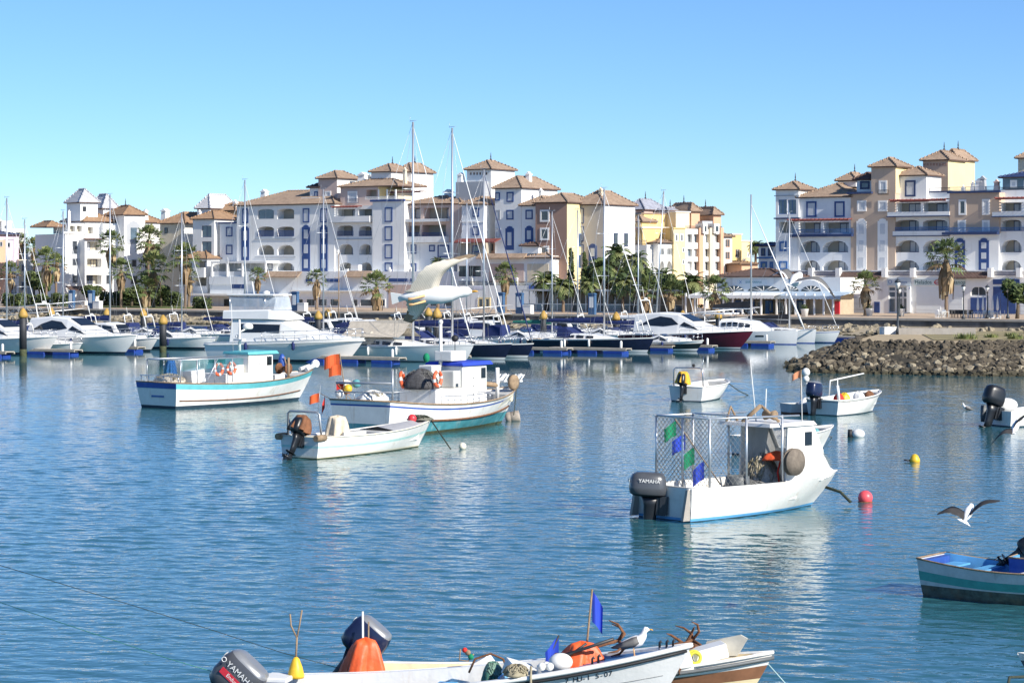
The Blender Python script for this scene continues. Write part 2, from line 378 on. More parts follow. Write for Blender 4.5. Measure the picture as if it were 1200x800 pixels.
slope_rocks(0, 1300, .35, .95, rocks); slope_rocks(1, 2300, .35, .95, rocks); slope_rocks(2, 250, .5, 1.1, rocks); slope_rocks(8, 420, .4, 1.0, rocks); slope_rocks(7, 90, .6, 1.1, rocks)
for i in range(26): rocks.append((Vector((25.5 + i * .55, (127.1 - .1 * min(i, 8)) * SY + rr.uniform(-.2, .3), 2.12)), rr.uniform(.5, .85)))
inview = [r_ for r_ in rocks if r_[0].x < .224 * r_[0].y and r_[0].z > -.3]; inview.sort(key=lambda r_: -r_[1] / r_[0].y)
indiv = set(id(r_) for r_ in inview[:290])
def rot3(): return Matrix.Rotation(rr.uniform(0, 6.28), 3, 'Z') @ Matrix.Rotation(rr.uniform(-.6, .6), 3, 'X') @ Matrix.Rotation(rr.uniform(-.6, .6), 3, 'Y')
rest = MB(ROCK)
def add_rock(mb, p, sz):
    vs_, fs = rr.choice(ROCKS); M3 = rot3(); i = len(mb.v); sc = Vector((sz * rr.uniform(.9, 1.3), sz, sz * rr.uniform(.65, .95)))
    mb.v += [tuple(Vector(p) + M3 @ Vector((v.x * sc.x, v.y * sc.y, v.z * sc.z))) for v in vs_]
    mb.f += [tuple(i + k for k in f) for f in fs]; mb.m += [0] * len(fs); mb.sm += [False] * len(fs)
for r_ in rocks:
    if id(r_) in indiv:
        o = bpy.data.objects.new('boulder', rr.choice(RMESH)); COL.objects.link(o); o.location = r_[0]; o.rotation_euler = rot3().to_euler()
        o.scale = (r_[1] * rr.uniform(.9, 1.3), r_[1], r_[1] * rr.uniform(.65, .95))
        tag(o, 'grey brown boulder in the rock bank around the grassy spit', 'boulder', 'boulders banked round the spit')
    else: add_rock(rest, *r_)
tag(rest.build('rock_bank'), 'smaller boulders filling the rock bank of the spit', 'rocks', kind='stuff')
rest = MB(ROCK); rk = random.Random(5)
b = MB(soil); qpoly(b, (-400, -.05, 1.0), (200, -.05, 1.0), (200, -9, -.8), (-400, -9, -.8)); tag(b.build('quay_slope'), kind='structure')
for i in range(1500):
    a = rk.uniform(-190, 30); t = rk.random()
    add_rock(rest, q(a, -.3 - 6.5 * t, .95 - 1.35 * t + rk.uniform(-.1, .15)), rk.uniform(.55, 1.25))
tag(rest.build('rock_bank'), 'loose rocks piled below the quay wall along the marina', 'rocks', kind='stuff')
# ------------------------------------------------------------------ buildings
class Bld:
    def __init__(s, name, label, u, yaw=34, back=37, cat='building', d=None, zg=1.9, k0=0):
        y = R(yaw); s.lx = Vector((math.cos(y), -math.sin(y), 0)); s.ly = Vector((math.sin(y), math.cos(y), 0))
        if d is None:   # on the building line: `back` metres behind the quay edge
            dr = Vector(((u - U0) / F, 1, 0)); t = (back + Q0.dot(LY)) / dr.dot(LY); d = t
        s.O = Vector(((u - U0) / F * d, d, zg)); s.zg = zg
        s.root = thing(name, label, cat, s.O, -y)
        s.i = 0
    def fp(s, u, v, k=0):
        dr = Vector(((u - U0) / F, 1, -(v - V0) / F)); E = Vector((0, 0, H))
        t = (k + (s.O - E).dot(s.ly)) / dr.dot(s.ly); p = E + dr * t - s.O
        return p.dot(s.lx), p.z
    def X(s, u, v=300, k=0): return s.fp(u, v, k)[0]
    def rect(s, u0, v0, u1, v1, k):
        x0 = s.fp(u0, v0, k)[0]; x1 = s.fp(u1, v0, k)[0]; um = (u0 + u1) / 2
        zt = s.fp(um, v0, k)[1]; zb = 0 if v1 is None else s.fp(um, v1, k)[1]
        return x0, x1, zb, zt
    def block(s, u0, v0, u1, v1, k, dep, mat, ops=(), name='wall', coping=None, over=0, sidemat=None):
        x0, x1, z0, z1 = s.rect(u0, v0, u1, v1, k)
        if v1 is None: z0 = -.3
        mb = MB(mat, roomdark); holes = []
        if sidemat: mb.mats.append(sidemat)
        for op in ops:
            kd = op[0]; hx0, hx1, hz0, hz1 = s.rect(op[1], op[2], op[3], op[4], k); o = op[5] if len(op) > 5 else {}
            hx0 = max(hx0, x0 + .02); hx1 = min(hx1, x1 - .02); hz0 = max(hz0, z0 + .02); hz1 = min(hz1, z1 - .02)
            if kd in ('bal', 'win', 'rec'): holes.append((kd, hx0, hx1, hz0, hz1, o))
            else: s.proud(kd, hx0, hx1, hz0, hz1, k, o)
        xs = sorted({x0, x1, *[h[1] for h in holes], *[h[2] for h in holes]}); zs = sorted({z0, z1, *[h[3] for h in holes], *[h[4] for h in holes]})
        for i in range(len(xs) - 1):
            for j in range(len(zs) - 1):
                cx, cz = (xs[i] + xs[i + 1]) / 2, (zs[j] + zs[j + 1]) / 2
                if any(h[1] < cx < h[2] and h[3] < cz < h[4] for h in holes): continue
                mb.poly([(xs[i], k, zs[j]), (xs[i + 1], k, zs[j]), (xs[i + 1], k, zs[j + 1]), (xs[i], k, zs[j + 1])])
        if sidemat: mb.use(sidemat)  # right flank: sunlight put into the colour as a lighter plaster
        mb.poly([(x1, k, z0), (x1, k + dep, z0), (x1, k + dep, z1), (x1, k, z1)])
        mb.use(mat)
        mb.poly([(x0, k + dep, z0), (x0, k, z0), (x0, k, z1), (x0, k + dep, z1)])
        mb.poly([(x1, k + dep, z0), (x0, k + dep, z0), (x0, k + dep, z1), (x1, k + dep, z1)])
        mb.poly([(x0, k, z1), (x1, k, z1), (x1, k + dep, z1), (x0, k + dep, z1)])
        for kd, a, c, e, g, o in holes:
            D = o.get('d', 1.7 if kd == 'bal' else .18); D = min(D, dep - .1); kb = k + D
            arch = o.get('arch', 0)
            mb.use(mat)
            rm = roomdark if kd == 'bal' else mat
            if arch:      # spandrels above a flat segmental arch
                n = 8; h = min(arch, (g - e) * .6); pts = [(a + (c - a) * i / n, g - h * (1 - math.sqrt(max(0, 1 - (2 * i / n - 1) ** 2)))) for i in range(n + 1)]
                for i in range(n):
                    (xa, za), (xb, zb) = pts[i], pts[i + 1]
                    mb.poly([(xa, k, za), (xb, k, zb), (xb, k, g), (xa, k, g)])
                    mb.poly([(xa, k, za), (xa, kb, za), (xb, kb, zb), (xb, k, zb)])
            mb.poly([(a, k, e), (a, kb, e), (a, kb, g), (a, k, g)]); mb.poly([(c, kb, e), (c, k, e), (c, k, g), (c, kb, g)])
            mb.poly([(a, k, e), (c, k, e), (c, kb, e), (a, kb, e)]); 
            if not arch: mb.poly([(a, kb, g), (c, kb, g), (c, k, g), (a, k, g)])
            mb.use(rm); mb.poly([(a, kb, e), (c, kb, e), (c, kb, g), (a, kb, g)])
            if kd == 'bal':
                dm = o.get('dm', navyp); w_ = c - a
                if o.get('door', 1):
                    p, q_ = o.get('dx', (.45, .95)); s.frame('balcony_door', a + w_ * p, a + w_ * q_, e + .02, e + (g - e) * .93, kb, dm, o.get('pm', shutter), .09, mull=1)
                if o.get('rail'):
                    s.railing(a, c, e, k - .06, o['rail'] if isinstance(o['rail'], float) else .9, o.get('rm', blue))
            elif kd == 'win':
                s.frame('window', a + .01, c - .01, e + .01, g - .01, kb, o.get('fm', navyp), o.get('pm', shutter), .08, mull=o.get('mull', 1))
        ob = mb.build(name, s.root)
        if coping:
            cb = MB(coping); t = .18
            cb.box(x0 - .15, x1 + .15, k - .15, k + dep + .1, z1 + .003, z1 + t); cb.build('coping', s.root)
        return ob
    def frame(s, name, a, c, e, g, k, fm, pm, t=.1, mull=0, out=.06, arch=0):
        mb = MB(fm)
        for r4 in ((a, a + t, e, g), (c - t, c, e, g), (a + t, c - t, g - t, g), (a + t, c - t, e, e + t)):
            mb.box(r4[0], r4[1], k - out, k - .003, r4[2], r4[3])
        if mull:
            m_ = (a + c) / 2; mb.box(m_ - t / 2.5, m_ + t / 2.5, k - out, k - .003, e + t, g - t)
        f = mb.build(name, s.root)
        pb = MB(pm); pb.box(a + t * .9, c - t * .9, k - out * .5, k - .006, e + t * .9, g - t * .9); pb.build('pane', f)
        return f
    def proud(s, kd, a, c, e, g, k, o):
        fm = o.get('fm', blue); pm = o.get('pm', shutter)
        if kd == 'pw':                       # window with a raised painted surround
            return s.frame('window', a, c, e, g, k, fm, pm, o.get('t', .24), out=o.get('out', .08))
        if kd == 'door':
            mb = MB(fm); mb.box(a, c, k - .06, k - .003, e, g); d_ = mb.build('door', s.root); d2 = MB(dark); d2.box(c - .25, c - .18, k - .1, k - .062, e + 1, e + 1.2); d2.build('handle', d_); return d_
        if kd == 'shut':
            mb = MB(o.get('fm', shutter)); n = max(4, int((g - e) / .35)); 
            for i in range(n): mb.box(a, c, k - .05 - .02 * (i % 2), k - .003, e + (g - e) * i / n + .004, e + (g - e) * (i + 1) / n - .004)
            return mb.build('roller_shutter', s.root)
        if kd == 'panel':
            mb = MB(fm); mb.box(a, c, k - o.get('out', .05), k - .003, e, g); return mb.build(o.get('name', 'panel'), s.root)
        if kd == 'tall':                     # arched tall blue panel with panes set in
            h = (c - a) * .22; pts = [(a, e), (c, e), (c, g - h), (c - (c - a) * .15, g - h), (c - (c - a) * .2, g - h * .35), ((a + c) / 2 + (c - a) * .12, g - h * .1), ((a + c) / 2, g), ((a + c) / 2 - (c - a) * .12, g - h * .1), (a + (c - a) * .2, g - h * .35), (a + (c - a) * .15, g - h), (a, g - h)]
            mb = MB(fm); mb.prism(pts, 'y', k - .07, k - .003); f = fixn(mb.build('window', s.root))
            n = o.get('n', 3); hh = (g - h - e)
            pb = MB(pm); w_ = c - a
            for i in range(n):
                zb = e + hh * (i + .22) / n; zt = e + hh * (i + .82) / n
                pb.box(a + w_ * .26, c - w_ * .26, k - .10, k - .072, zb, zt)
            pb.build('pane', f); return f
    def railing(s, a, c, e, k, h=1.0, m=None, yoff=0):
        mb = MB(m or blue); mb.box(a, c, k - .03, k + .03, e + h - .06, e + h); mb.box(a, c, k - .02, k + .02, e + .06, e + .12)
        n = max(2, int((c - a) / .16))
        for i in range(n + 1):
            x = a + (c - a) * i / n; mb.box(x - .02, x + .02, k - .018, k + .018, e, e + h - .06)
        return mb.build('railing', s.root)
    def rail(s, u0, v0, u1, v1, k, m=None):
        x0, x1, z0, z1 = s.rect(u0, v0, u1, v1, k); return s.railing(x0, x1, z0, k, z1 - z0, m)
    def roof(s, u0, ve, u1, k, dep, vr, mat=None, over=.4, finial=False, hip=True, name='roof', parent=None):
        mat = mat or tile
        x0, x1, _, ze = s.rect(u0, ve, u1, ve, k); _, _, _, zr = s.rect(u0, vr, u1, vr, k + dep / 2)
        x0 -= over; x1 += over; y0, y1 = k - over, k + dep + over; W, Dp = x1 - x0, y1 - y0
        zr = max(zr, ze + .5)
        if W >= Dp: ins = Dp / 2 if hip else 0; r0, r1 = (x0 + ins, (y0 + y1) / 2), (x1 - ins, (y0 + y1) / 2)
        else: ins = W / 2; r0, r1 = ((x0 + x1) / 2, y0 + ins), ((x0 + x1) / 2, y1 - ins)
        mb = MB(mat, tiledk); e0 = ze + .14
        c = [(x0, y0, e0), (x1, y0, e0), (x1, y1, e0), (x0, y1, e0)]; A, B_ = (*r0, zr), (*r1, zr)
        if W >= Dp: faces = [[c[0], c[1], B_, A], [c[1], c[2], B_], [c[2], c[3], A, B_], [c[3], c[0], A]]
        else: faces = [[c[0], c[1], A], [c[1], c[2], B_, A], [c[2], c[3], B_], [c[3], c[0], A, B_]]
        for f in faces: mb.poly(f)
        mb.use(tiledk); mb.box(x0 + .03, x1 - .03, y0 + .03, y1 - .03, ze + .004, ze + .135)
        mb.use(mat)     # ridge tiles: a row of short humps along hips and ridge
        near = [(c[0], A), (c[1], B_ if W >= Dp else A), (c[2], B_), (c[3], A if W >= Dp else B_)]
        if (Vector(A) - Vector(B_)).length > .3: near.append((A, B_))
        for p, q_ in near:
            p, q_ = Vector(p), Vector(q_); L = (q_ - p).length; n = max(2, int(L / .55)); d_ = (q_ - p).normalized()
            for i in range(n):
                a_ = p + d_ * (L * i / n); b_ = p + d_ * (L * (i + .9) / n)
                mb.tube([a_ + Vector((0, 0, .0)), b_ + Vector((0, 0, .07))], [.1, .15], 5)
        ob = mb.build(name, parent or s.root)
        if finial:
            fb = MB(dark); m_ = (Vector(A) + Vector(B_)) / 2; fb.lathe([(.16, 0), (.16, .3), (.06, .4), (.1, .6), (.02, 1.3)], m_, 6); fb.build('finial', ob)
        return ob
    def tower(s, u0, ve, u1, vb, k, dep, va, mat, rmat=None, finial=True, ops=(), over=.4, sidemat=None):
        w_ = s.block(u0, ve, u1, vb, k, dep, mat, ops, 'tower_wall', sidemat=sidemat)
        return s.roof(u0, ve, u1, k, dep, va, rmat, over, finial, name='tower_roof')
    def chimney(s, u0, v0, u1, v1, k, mat):
        x0, x1, z0, z1 = s.rect(u0, v0, u1, v1, k); mb = MB(mat); d_ = (x1 - x0); t = .25
        mb.hexa([(x0, k, z0), (x1, k, z0), (x1, k + d_, z0), (x0, k + d_, z0), (x0 + d_ * .12, k + d_ * .12, z1 - t), (x1 - d_ * .12, k + d_ * .12, z1 - t), (x1 - d_ * .12, k + d_ * .88, z1 - t), (x0 + d_ * .12, k + d_ * .88, z1 - t)])
        mb.box(x0, x1, k, k + d_, z1 - t + .003, z1 - .1); mb.prism([(x0 + .1, z1 - .097), (x1 - .1, z1 - .097), ((x0 + x1) / 2, z1 + .25)], 'y', k + .1, k + d_ - .1)
        return mb.build('chimney', s.root)
    def strip(s, u0, v0, u1, v1, k, dep, mat, name):
        x0, x1, z0, z1 = s.rect(u0, v0, u1, v1, k); mb = MB(mat); mb.box(x0, x1, k - dep, k - .004, z0, z1); return mb.build(name, s.root)
    def pergola(s, u0, v0, u1, v1, k, dep, mat, post=None):
        x0, x1, z0, z1 = s.rect(u0, v0, u1, v1, k); mb = MB(mat); mb.box(x0, x1, k - dep, k - dep + .12, z0, z1 - .09)
        n = int((x1 - x0) / .6)
        for i in range(n + 1):
            x = x0 + (x1 - x0) * i / n; mb.box(x - .06, x + .06, k - dep - .25, k - .004, z1 - .085, z1 + .05)
        return mb.build('pergola', s.root)
    def leanroof(s, u0, v0, u1, v1, k, dep, mat=None):
        """tiled lean-to strip: eave (v1) stands dep in front of its top (v0)"""
        x0, x1, z0, z1 = s.rect(u0, v0, u1, v1, k); mb = MB(mat or tile, tiledk)
        mb.hexa([(x0, k - dep, z0 - .1), (x1, k - dep, z0 - .1), (x1, k - .004, z1 - .15), (x0, k - .004, z1 - .15), (x0, k - dep, z0 + .05), (x1, k - dep, z0 + .05), (x1, k - .004, z1), (x0, k - .004, z1)])
        return mb.build('canopy_roof', s.root)
    def sign(s, u0, v0, u1, v1, k, mat, words=(), dep=.15):
        x0, x1, z0, z1 = s.rect(u0, v0, u1, v1, k); mb = MB(mat); mb.box(x0, x1, k - dep, k - .004, z0, z1); sg = mb.build('shop_sign', s.root)
        for wd, uu, hv, tm in words:
            xx = s.X(uu, (v0 + v1) / 2, k); text(wd, (z1 - z0) * hv, tm, sg, (xx, k - dep - .01, (z0 + z1) / 2), (R(90), 0, 0))
        return sg
def grid(kind, us, vs_, o=None):
    return [(kind, a, c, b_, d_, dict(o or {})) for a, b_ in us for c, d_ in vs_]
green = mk('dark_green_paint', (.01, .09, .07), .5); signred = mk('red_sign_paint', (.6, .03, .05), .5); signwhite = mk('sign_white', (.75, .78, .78), .5, var=.03)
signblue = mk('blue_sign_paint', (.08, .15, .45), .5); teal = mk('teal_sign_paint', (.10, .32, .34), .6)
awnm = mk('pale_blue_awning', (.42, .52, .62), .8, var=.08, scale=.5); awnw = mk('white_awning', (.8, .8, .77), .8, var=.05)
W, D_, B9k = 'win', 'bal', None
# ---- B9: the big block on the right
b = Bld('apartment_building', 'large tan and white apartment block with blue trim and tiled towers behind the rock spit', 1000)
A = .9
b.tower(909, 223, 936, 318, -.35, 5, 213.5, white, ops=[('win', 912, 234, 922, 251, {'fm': bluemid, 'pm': paneblue, 'mull': 1}), ('win', 923, 234, 933, 251, {'fm': bluemid, 'pm': paneblue}),
    ('bal', 913, 260, 931, 273, {'d': 1.4}), ('pw', 913.5, 283, 922, 294.5, {'fm': bluemid}), ('pw', 913, 306, 923, 316, {'fm': bluemid})])
b.strip(907.5, 255, 938, 256.6, -.35, .25, navyp, 'cornice'); b.strip(907.5, 228.8, 938, 229.8, -.35, .1, greywall, 'cornice')
b.block(936, 231.8, 997, 318, 0, 11, coolwhite, ops=[('pw', 945, 236, 957, 254.5), ('pw', 978, 236, 990, 254.5),
    ('bal', 933 + 3, 260.5, 962, 273), ('bal', 965, 260.5, 995, 273), *[(D_, a, v0, c, v1, {'arch': A, 'dx': x}) for v0, v1 in ((282, 295.6), (305, 320)) for a, c, x in ((937, 961, (.3, .85)), (964, 994, (.42, .9)))]])
b.roof(936, 231.8, 997, 0, 11, 216, tile)
b.strip(928, 274.5, 1001, 277.5, -.0, .9, navyp, 'balcony_slab'); b.rail(930, 268.5, 1000, 274.4, -.8, bluemid)
b.pergola(928, 256.8, 999, 259.2, 0, 1.3, redwood)
b.block(997, 226.5, 1049, 318, -.2, 9, tan, ops=[('pw', 1004.5, 235, 1015.5, 247.8, {'fm': white}), ('pw', 1029, 235, 1040, 247.8, {'fm': white}),
    ('tall', 1003.8, 256, 1015.5, 318, {'fm': white, 'n': 3}), ('tall', 1028.6, 256, 1040.4, 318, {'fm': white, 'n': 3})])
b.tower(1021, 196.2, 1049.6, 226.8, -.15, 5, 185.5, tan, finial=False, ops=[('pw', 1030, 211.5, 1039.6, 227.5, {'fm': white})], sidemat=paleyel)  # pale yellow side stands for sun on the tan tower
b.rail(1029, 222.5, 1041, 228.5, -.6, dark)
b.strip(994, 225, 1023, 227.3, -.2, .6, navyp, 'balcony_slab')
b.block(1004, 211.5, 1021, 226, 1.5, 4, coolwhite, ops=[('pw', 1008, 212.4, 1019.2, 221.8, {'fm': navyp, 'pm': paneblue})]); b.roof(1003, 211.3, 1021, 1.5, 4, 203, tiledk)
b.tower(982, 212.5, 1003, 219, 6, 5, 203, white, finial=True)
b.block(1051, 206.5, 1085.5, 236, 1.2, 5, white, ops=[('pw', 1060.5, 211.5, 1073, 230.5, {'fm': navyp})]); b.roof(1051, 206.4, 1085.5, 1.2, 5, 196, tile)
b.block(1085.5, 225.5, 1113, 237, 2.2, 5, coolwhite, coping=navyp); b.rail(1087, 220, 1113, 225, 2.2, dark)
b.tower(1081.5, 188.4, 1111, 226, 8, 6, 177.5, tan, ops=[('panel', 1082.5 + 3.6 * i, 191.3, 1084.6 + 3.6 * i, 194.2, {'fm': brown, 'name': 'frieze_tile', 'out': .04}) for i in range(8)], sidemat=paleyel)  # sunlit side painted pale yellow here too
b.tower(1103, 187.8, 1121, 226, 13, 6.5, 176, tan, sidemat=paleyel)
b.pergola(1048, 233.8, 1113, 236.5, .2, 1.4, redwood)
dk = {'d': 1.7}
b.block(1049, 236.6, 1112.5, 318, 0, 9.5, white, ops=[(D_, 1051, 237.5, 1079, 248.2, {'dx': (.3, .85)}), (D_, 1082, 237.5, 1110.5, 248.2, {'dx': (.35, .87)}),
    (D_, 1048.5, 257.5, 1077, 270.5, {'dx': (.38, .9), 'arch': .3}), (D_, 1081.5, 257.5, 1110, 270.5, {'dx': (.35, .85), 'arch': .3}),
    *[(D_, a, v0, c, v1, {'arch': A, 'dx': x}) for v0, v1 in ((281.4, 295.6), (305, 320)) for a, c, x in ((1048.5, 1077, (.4, .9)), (1081.5, 1110, (.38, .85)))]])
b.strip(1043.5, 248.4, 1116, 253, 0, 1.0, white, 'balcony_parapet'); b.strip(1043, 253.1, 1116.5, 254.2, 0, 1.15, navyp, 'cornice')
b.strip(1047, 270.8, 1112.4, 276, 0, .25, white, 'balcony_parapet'); b.strip(1047, 276.1, 1112.4, 277, 0, .3, navyp, 'cornice')
b.rail(1049, 266, 1111, 270.6, -.2, bluemid)
b.block(1112.8, 226, 1171, 273, -.9, 9, tan, ops=[('pw', 1123.5, 234, 1132.5, 252, {'fm': white, 'pm': pane}), ('pw', 1151, 233.3, 1160, 252, {'fm': white}), ('pw', 1122.5, 258, 1132, 273, {'fm': white}), ('pw', 1151, 258, 1160, 273, {'fm': white})])
b.strip(1111, 223.6, 1173, 226.2, -.9, .35, navyp, 'cornice'); b.rail(1112, 218.6, 1172, 223.5, -.9, metal)
b.block(1113.2, 273.3, 1170.6, 318, -.85, 9, white, ops=[('tall', 1119, 279, 1130.8, 318), ('tall', 1147, 279, 1159, 318)])
b.strip(1107, 272, 1171.5, 275, -.9, .95, navyp, 'balcony_slab'); b.rail(1108, 266.5, 1171, 271.9, -1.75, bluemid)
b.block(1171.4, 236.6, 1262, 318, -.4, 9, white, ops=[(D_, a, v0, c, v1, {'arch': ar, 'dx': (.4, .92)}) for a, c in ((1173, 1197), (1201, 1226), (1232, 1256)) for v0, v1, ar in ((237.5, 247.5, 0), (257.5, 270.8, .3), (281, 295.6, A), (305, 320, A))])
b.strip(1166, 248, 1263, 253, -.4, 1.0, white, 'balcony_parapet'); b.strip(1165.6, 253.1, 1263, 254.2, -.4, 1.15, navyp, 'cornice'); b.rail(1172, 266, 1262, 270.6, -.6, bluemid)
b.pergola(1171, 231, 1262, 233.5, -.4, 1.4, redwood)
b.block(1171, 222, 1262, 236.5, 1.0, 6, coolwhite); b.rail(1172, 218.5, 1262, 222, 1.0, dark)
b.block(1175, 208, 1262, 221.5, 2.5, 6, paneblue, ops=[('pw', 1184, 211, 1192, 220, {'fm': white}), ('pw', 1200, 211, 1212, 220, {'fm': white})], name='glass_pavilion'); b.roof(1174, 208, 1262, 2.5, 6, 200, navyp)
b.tower(1193, 186, 1216, 208, 9, 5, 176, cream)
for u0, v0, u1, v1, m in ((1137, 214, 1141, 226, white), (1142, 211, 1150, 226, white), (1147, 208, 1154, 226, greywall), (1164, 212, 1170, 226, pinkish), (1126, 219, 1130, 226, white)): b.chimney(u0, v0, u1, v1, 4, m)
# ground floor of shops
b.block(893, 318, 1262, None, -3.0, 4.5, white, ops=[('shut', 997, 348, 1013.5, 366, {'fm': greywall}), ('door', 1024.5, 353.5, 1031, 366.2, {'fm': blue}), ('shut', 1074, 336, 1102.5, 366.5, {'fm': signwhite}), ('shut', 1112.5, 336, 1128, 366.5, {'fm': signwhite}),
    ('win', 1137.5, 335.6, 1155.5, 346.6, {'arch': 1.0, 'fm': white, 'pm': pane}), ('door', 1137.5, 348.6, 1155.5, 367.5, {'fm': blue}), ('rec', 1041.5, 335.5, 1067, 366.2, {'d': .3}),
    ('panel', 1103.5, 338, 1108, 341, {'fm': dark, 'name': 'wall_lamp'}), ('pw', 977, 334.5, 983, 337, {'fm': pane, 'pm': pane, 't': .05}), ('pw', 967, 334.5, 974, 337, {'fm': pane, 'pm': pane, 't': .05}),
    ('panel', 1164, 336, 1172.5, 367.5, {'fm': blue, 'name': 'shop_front', 'out': .08}), ('panel', 1173, 336, 1181.5, 367.5, {'fm': blue, 'name': 'shop_front', 'out': .08}), ('panel', 1182, 336, 1190.5, 367.5, {'fm': blue, 'name': 'shop_front', 'out': .08}),
    ('panel', 1102.8, 341, 1107.8, 350.5, {'fm': paleyel, 'name': 'poster', 'out': .03}), ('shut', 1196, 336, 1225, 368, {'fm': signwhite})])
x = grid('pw', ((1041.8, 1050), (1050.2, 1058.4), (1058.6, 1066.8)), ((336, 341), (341.5, 348.5), (349, 366)))
for o in x: b.proud('pw', *[b.rect(o[1], o[2], o[3], o[4], -2.7)[i] for i in (0, 1, 2, 3)], -2.7, {'fm': signwhite, 'pm': paneblue, 't': .1})
for u0, u1 in ((988, 1035), (1112, 1159), (905, 935)): b.leanroof(u0, 318.2, u1, 325.2, -3.0, .9, tiledk)
for u0, u1 in ((938, 949), (953.5, 981), (1041.5, 1068), (1074, 1108), (1166, 1190), (1200, 1240)): b.rail(u0, 318.5, u1, 323, -3.35, navyp)
for u0 in (949.5, 981.5, 1035.5, 1068.6, 1159.5, 1193, 1104): b.strip(u0, 314, u0 + 5, 325, -3.0, .7, white, 'terrace_pier')
b.strip(893, 316.6, 1262, 318.2, -3.0, .12, white, 'coping')
bt = mk('sign_pale', (.55, .62, .66), .6, var=.04)
b.sign(1071.5, 327, 1131.5, 334.6, -3.0, mk('sign_pale_green', (.6, .68, .66), .6, var=.04), [('Helados', 1082.5, .86, green), ('italianos', 1121.5, .86, green)])
x0, x1, z0, z1 = b.rect(1095, 326.6, 1104, 334.8, -3.0)
mb = MB(signred); mb.torus(((x0 + x1) / 2, -3.2, (z0 + z1) / 2), .38, .05, Matrix.Rotation(R(90), 3, 'X') @ Matrix.Diagonal((1.15, .8, 1)).to_3x3(), 18, 5); sg = mb.build('logo', b.root)
text('Gusto', .42, signred, b.root, ((x0 + x1) / 2, -3.22, (z0 + z1) / 2), (R(90), R(-8), 0))
b.sign(1040, 326.5, 1068, 334.6, -3.0, bt, [('O', 1043.7, .8, bluemid), ('inmobiliaria', 1056.5, .42, bluemid)])
b.sign(966, 325.8, 984, 333.6, -3.0, signwhite, [('CLUB NAUTICO', 975, .26, blue), ('mar - bar', 975, .2, signred)][:1])
b.sign(1164, 327.2, 1195, 333.2, -3.0, blue, [])
b.strip(1064.2, 335.3, 1068.2, 366, -3.0, .5, signwhite, 'totem'); xx, _, za, zb = b.rect(1064.2, 336, 1068.2, 340, -3.5)
text('P', .45, signblue, b.root, (b.X(1066.2, 338, -3.5), -3.52, (za + zb) / 2), (R(90), 0, 0))
B9 = b
# ---- restaurant pavilion in front of the right block
b = Bld('restaurant', 'low white restaurant with a dark tiled roof and a long pale blue awning', 880, back=21)
b.block(840, 325, 985, 342, 0, 7, white, ops=[]); b.roof(843, 324.8, 916, 0, 7, 315.5, tiledk); b.block(840, 342, 985, 344, .3, 6, white, name='beam')
for u0, u1 in ((849, 872), (876.5, 914), (918, 936), (939, 962)):
    x0, x1, z0, z1 = b.rect(u0, 334.8, u1, 341.4, 0); n = 10; cx = (x0 + x1) / 2; w_ = (x1 - x0) / 2; h = z1 - z0
    mb = MB(pane); mb.prism([(cx + w_ * math.cos(math.pi * i / n), z0 + h * math.sin(math.pi * i / n)) for i in range(n + 1)], 'y', -.05, -.004); f = fixn(mb.build('fan_window', b.root))
    mb = MB(white)
    for i in range(1, 6): a = math.pi * i / 6; mb.tube([(cx, -.08, z0 + .02), (cx + w_ * .97 * math.cos(a), -.08, z0 + h * .97 * math.sin(a))], .05, 4)
    mb.build('fan_bars', f)
b.sign(864, 327.6, 899, 333.6, 0, signwhite, [('X', 868, .8, bluemid), ('BAR MARINA', 883.5, .62, teal)], .06)
def awning(b, u0, v0, u1, v1, k, dep, mat, val=.45, drop=None):
    x0, x1, z0, z1 = b.rect(u0, v0, u1, v1, k - dep); _, _, _, zt = b.rect(u0, v0, u1, v1, k); zt = z1
    mb = MB(mat); mb.poly([(x0, k, zt), (x1, k, zt), (x1, k - dep, z0 + val), (x0, k - dep, z0 + val)]); mb.poly([(x0, k, zt - .05), (x1, k, zt - .05), (x1, k - dep, z0 + val - .05), (x0, k - dep, z0 + val - .05)])
    mb.poly([(x0, k, zt), (x0, k - dep, z0 + val), (x0, k - dep, z0 + val - .05), (x0, k, zt - .05)]); mb.poly([(x1, k, zt), (x1, k - dep, z0 + val), (x1, k - dep, z0 + val - .05), (x1, k, zt - .05)])
    n = int((x1 - x0) / .5)
    for i in range(n):       # scalloped valance
        a, c = x0 + (x1 - x0) * i / n, x0 + (x1 - x0) * (i + 1) / n; m_ = (a + c) / 2
        mb.prism([(a, z0 + val), (a, z0 + .14), (a + (c - a) * .2, z0 + .03), (m_, z0), (c - (c - a) * .2, z0 + .03), (c, z0 + .14), (c, z0 + val)], 'y', k - dep - .02, k - dep + .01)
    return mb.build('awning', b.root)
awning(b, 846, 341.5, 985, 350.5, 0, 4, awnm); awning(b, 806, 342.5, 907, 350, -3.4, 3, awnw)
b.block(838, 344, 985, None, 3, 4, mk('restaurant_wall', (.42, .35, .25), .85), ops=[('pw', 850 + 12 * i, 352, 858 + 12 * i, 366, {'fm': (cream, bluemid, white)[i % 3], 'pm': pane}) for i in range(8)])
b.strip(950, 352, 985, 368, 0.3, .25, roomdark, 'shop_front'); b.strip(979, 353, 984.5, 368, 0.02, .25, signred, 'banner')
for u in range(812, 985, 11):
    x0 = b.X(u, 350, -4.2 if u < 905 else -3.6); mb = MB(white); mb.box(x0 - .1, x0 + .1, (-6.2 if u < 905 else -3.9), (-6 if u < 905 else -3.7), 0, 2.75); mb.build('column', b.root)
for u0, u1 in ((880, 884.5), (898, 902)): b.strip(u0, 352, u1, 368, .0, .3, bluemid, 'blue_panel')
B_R = b
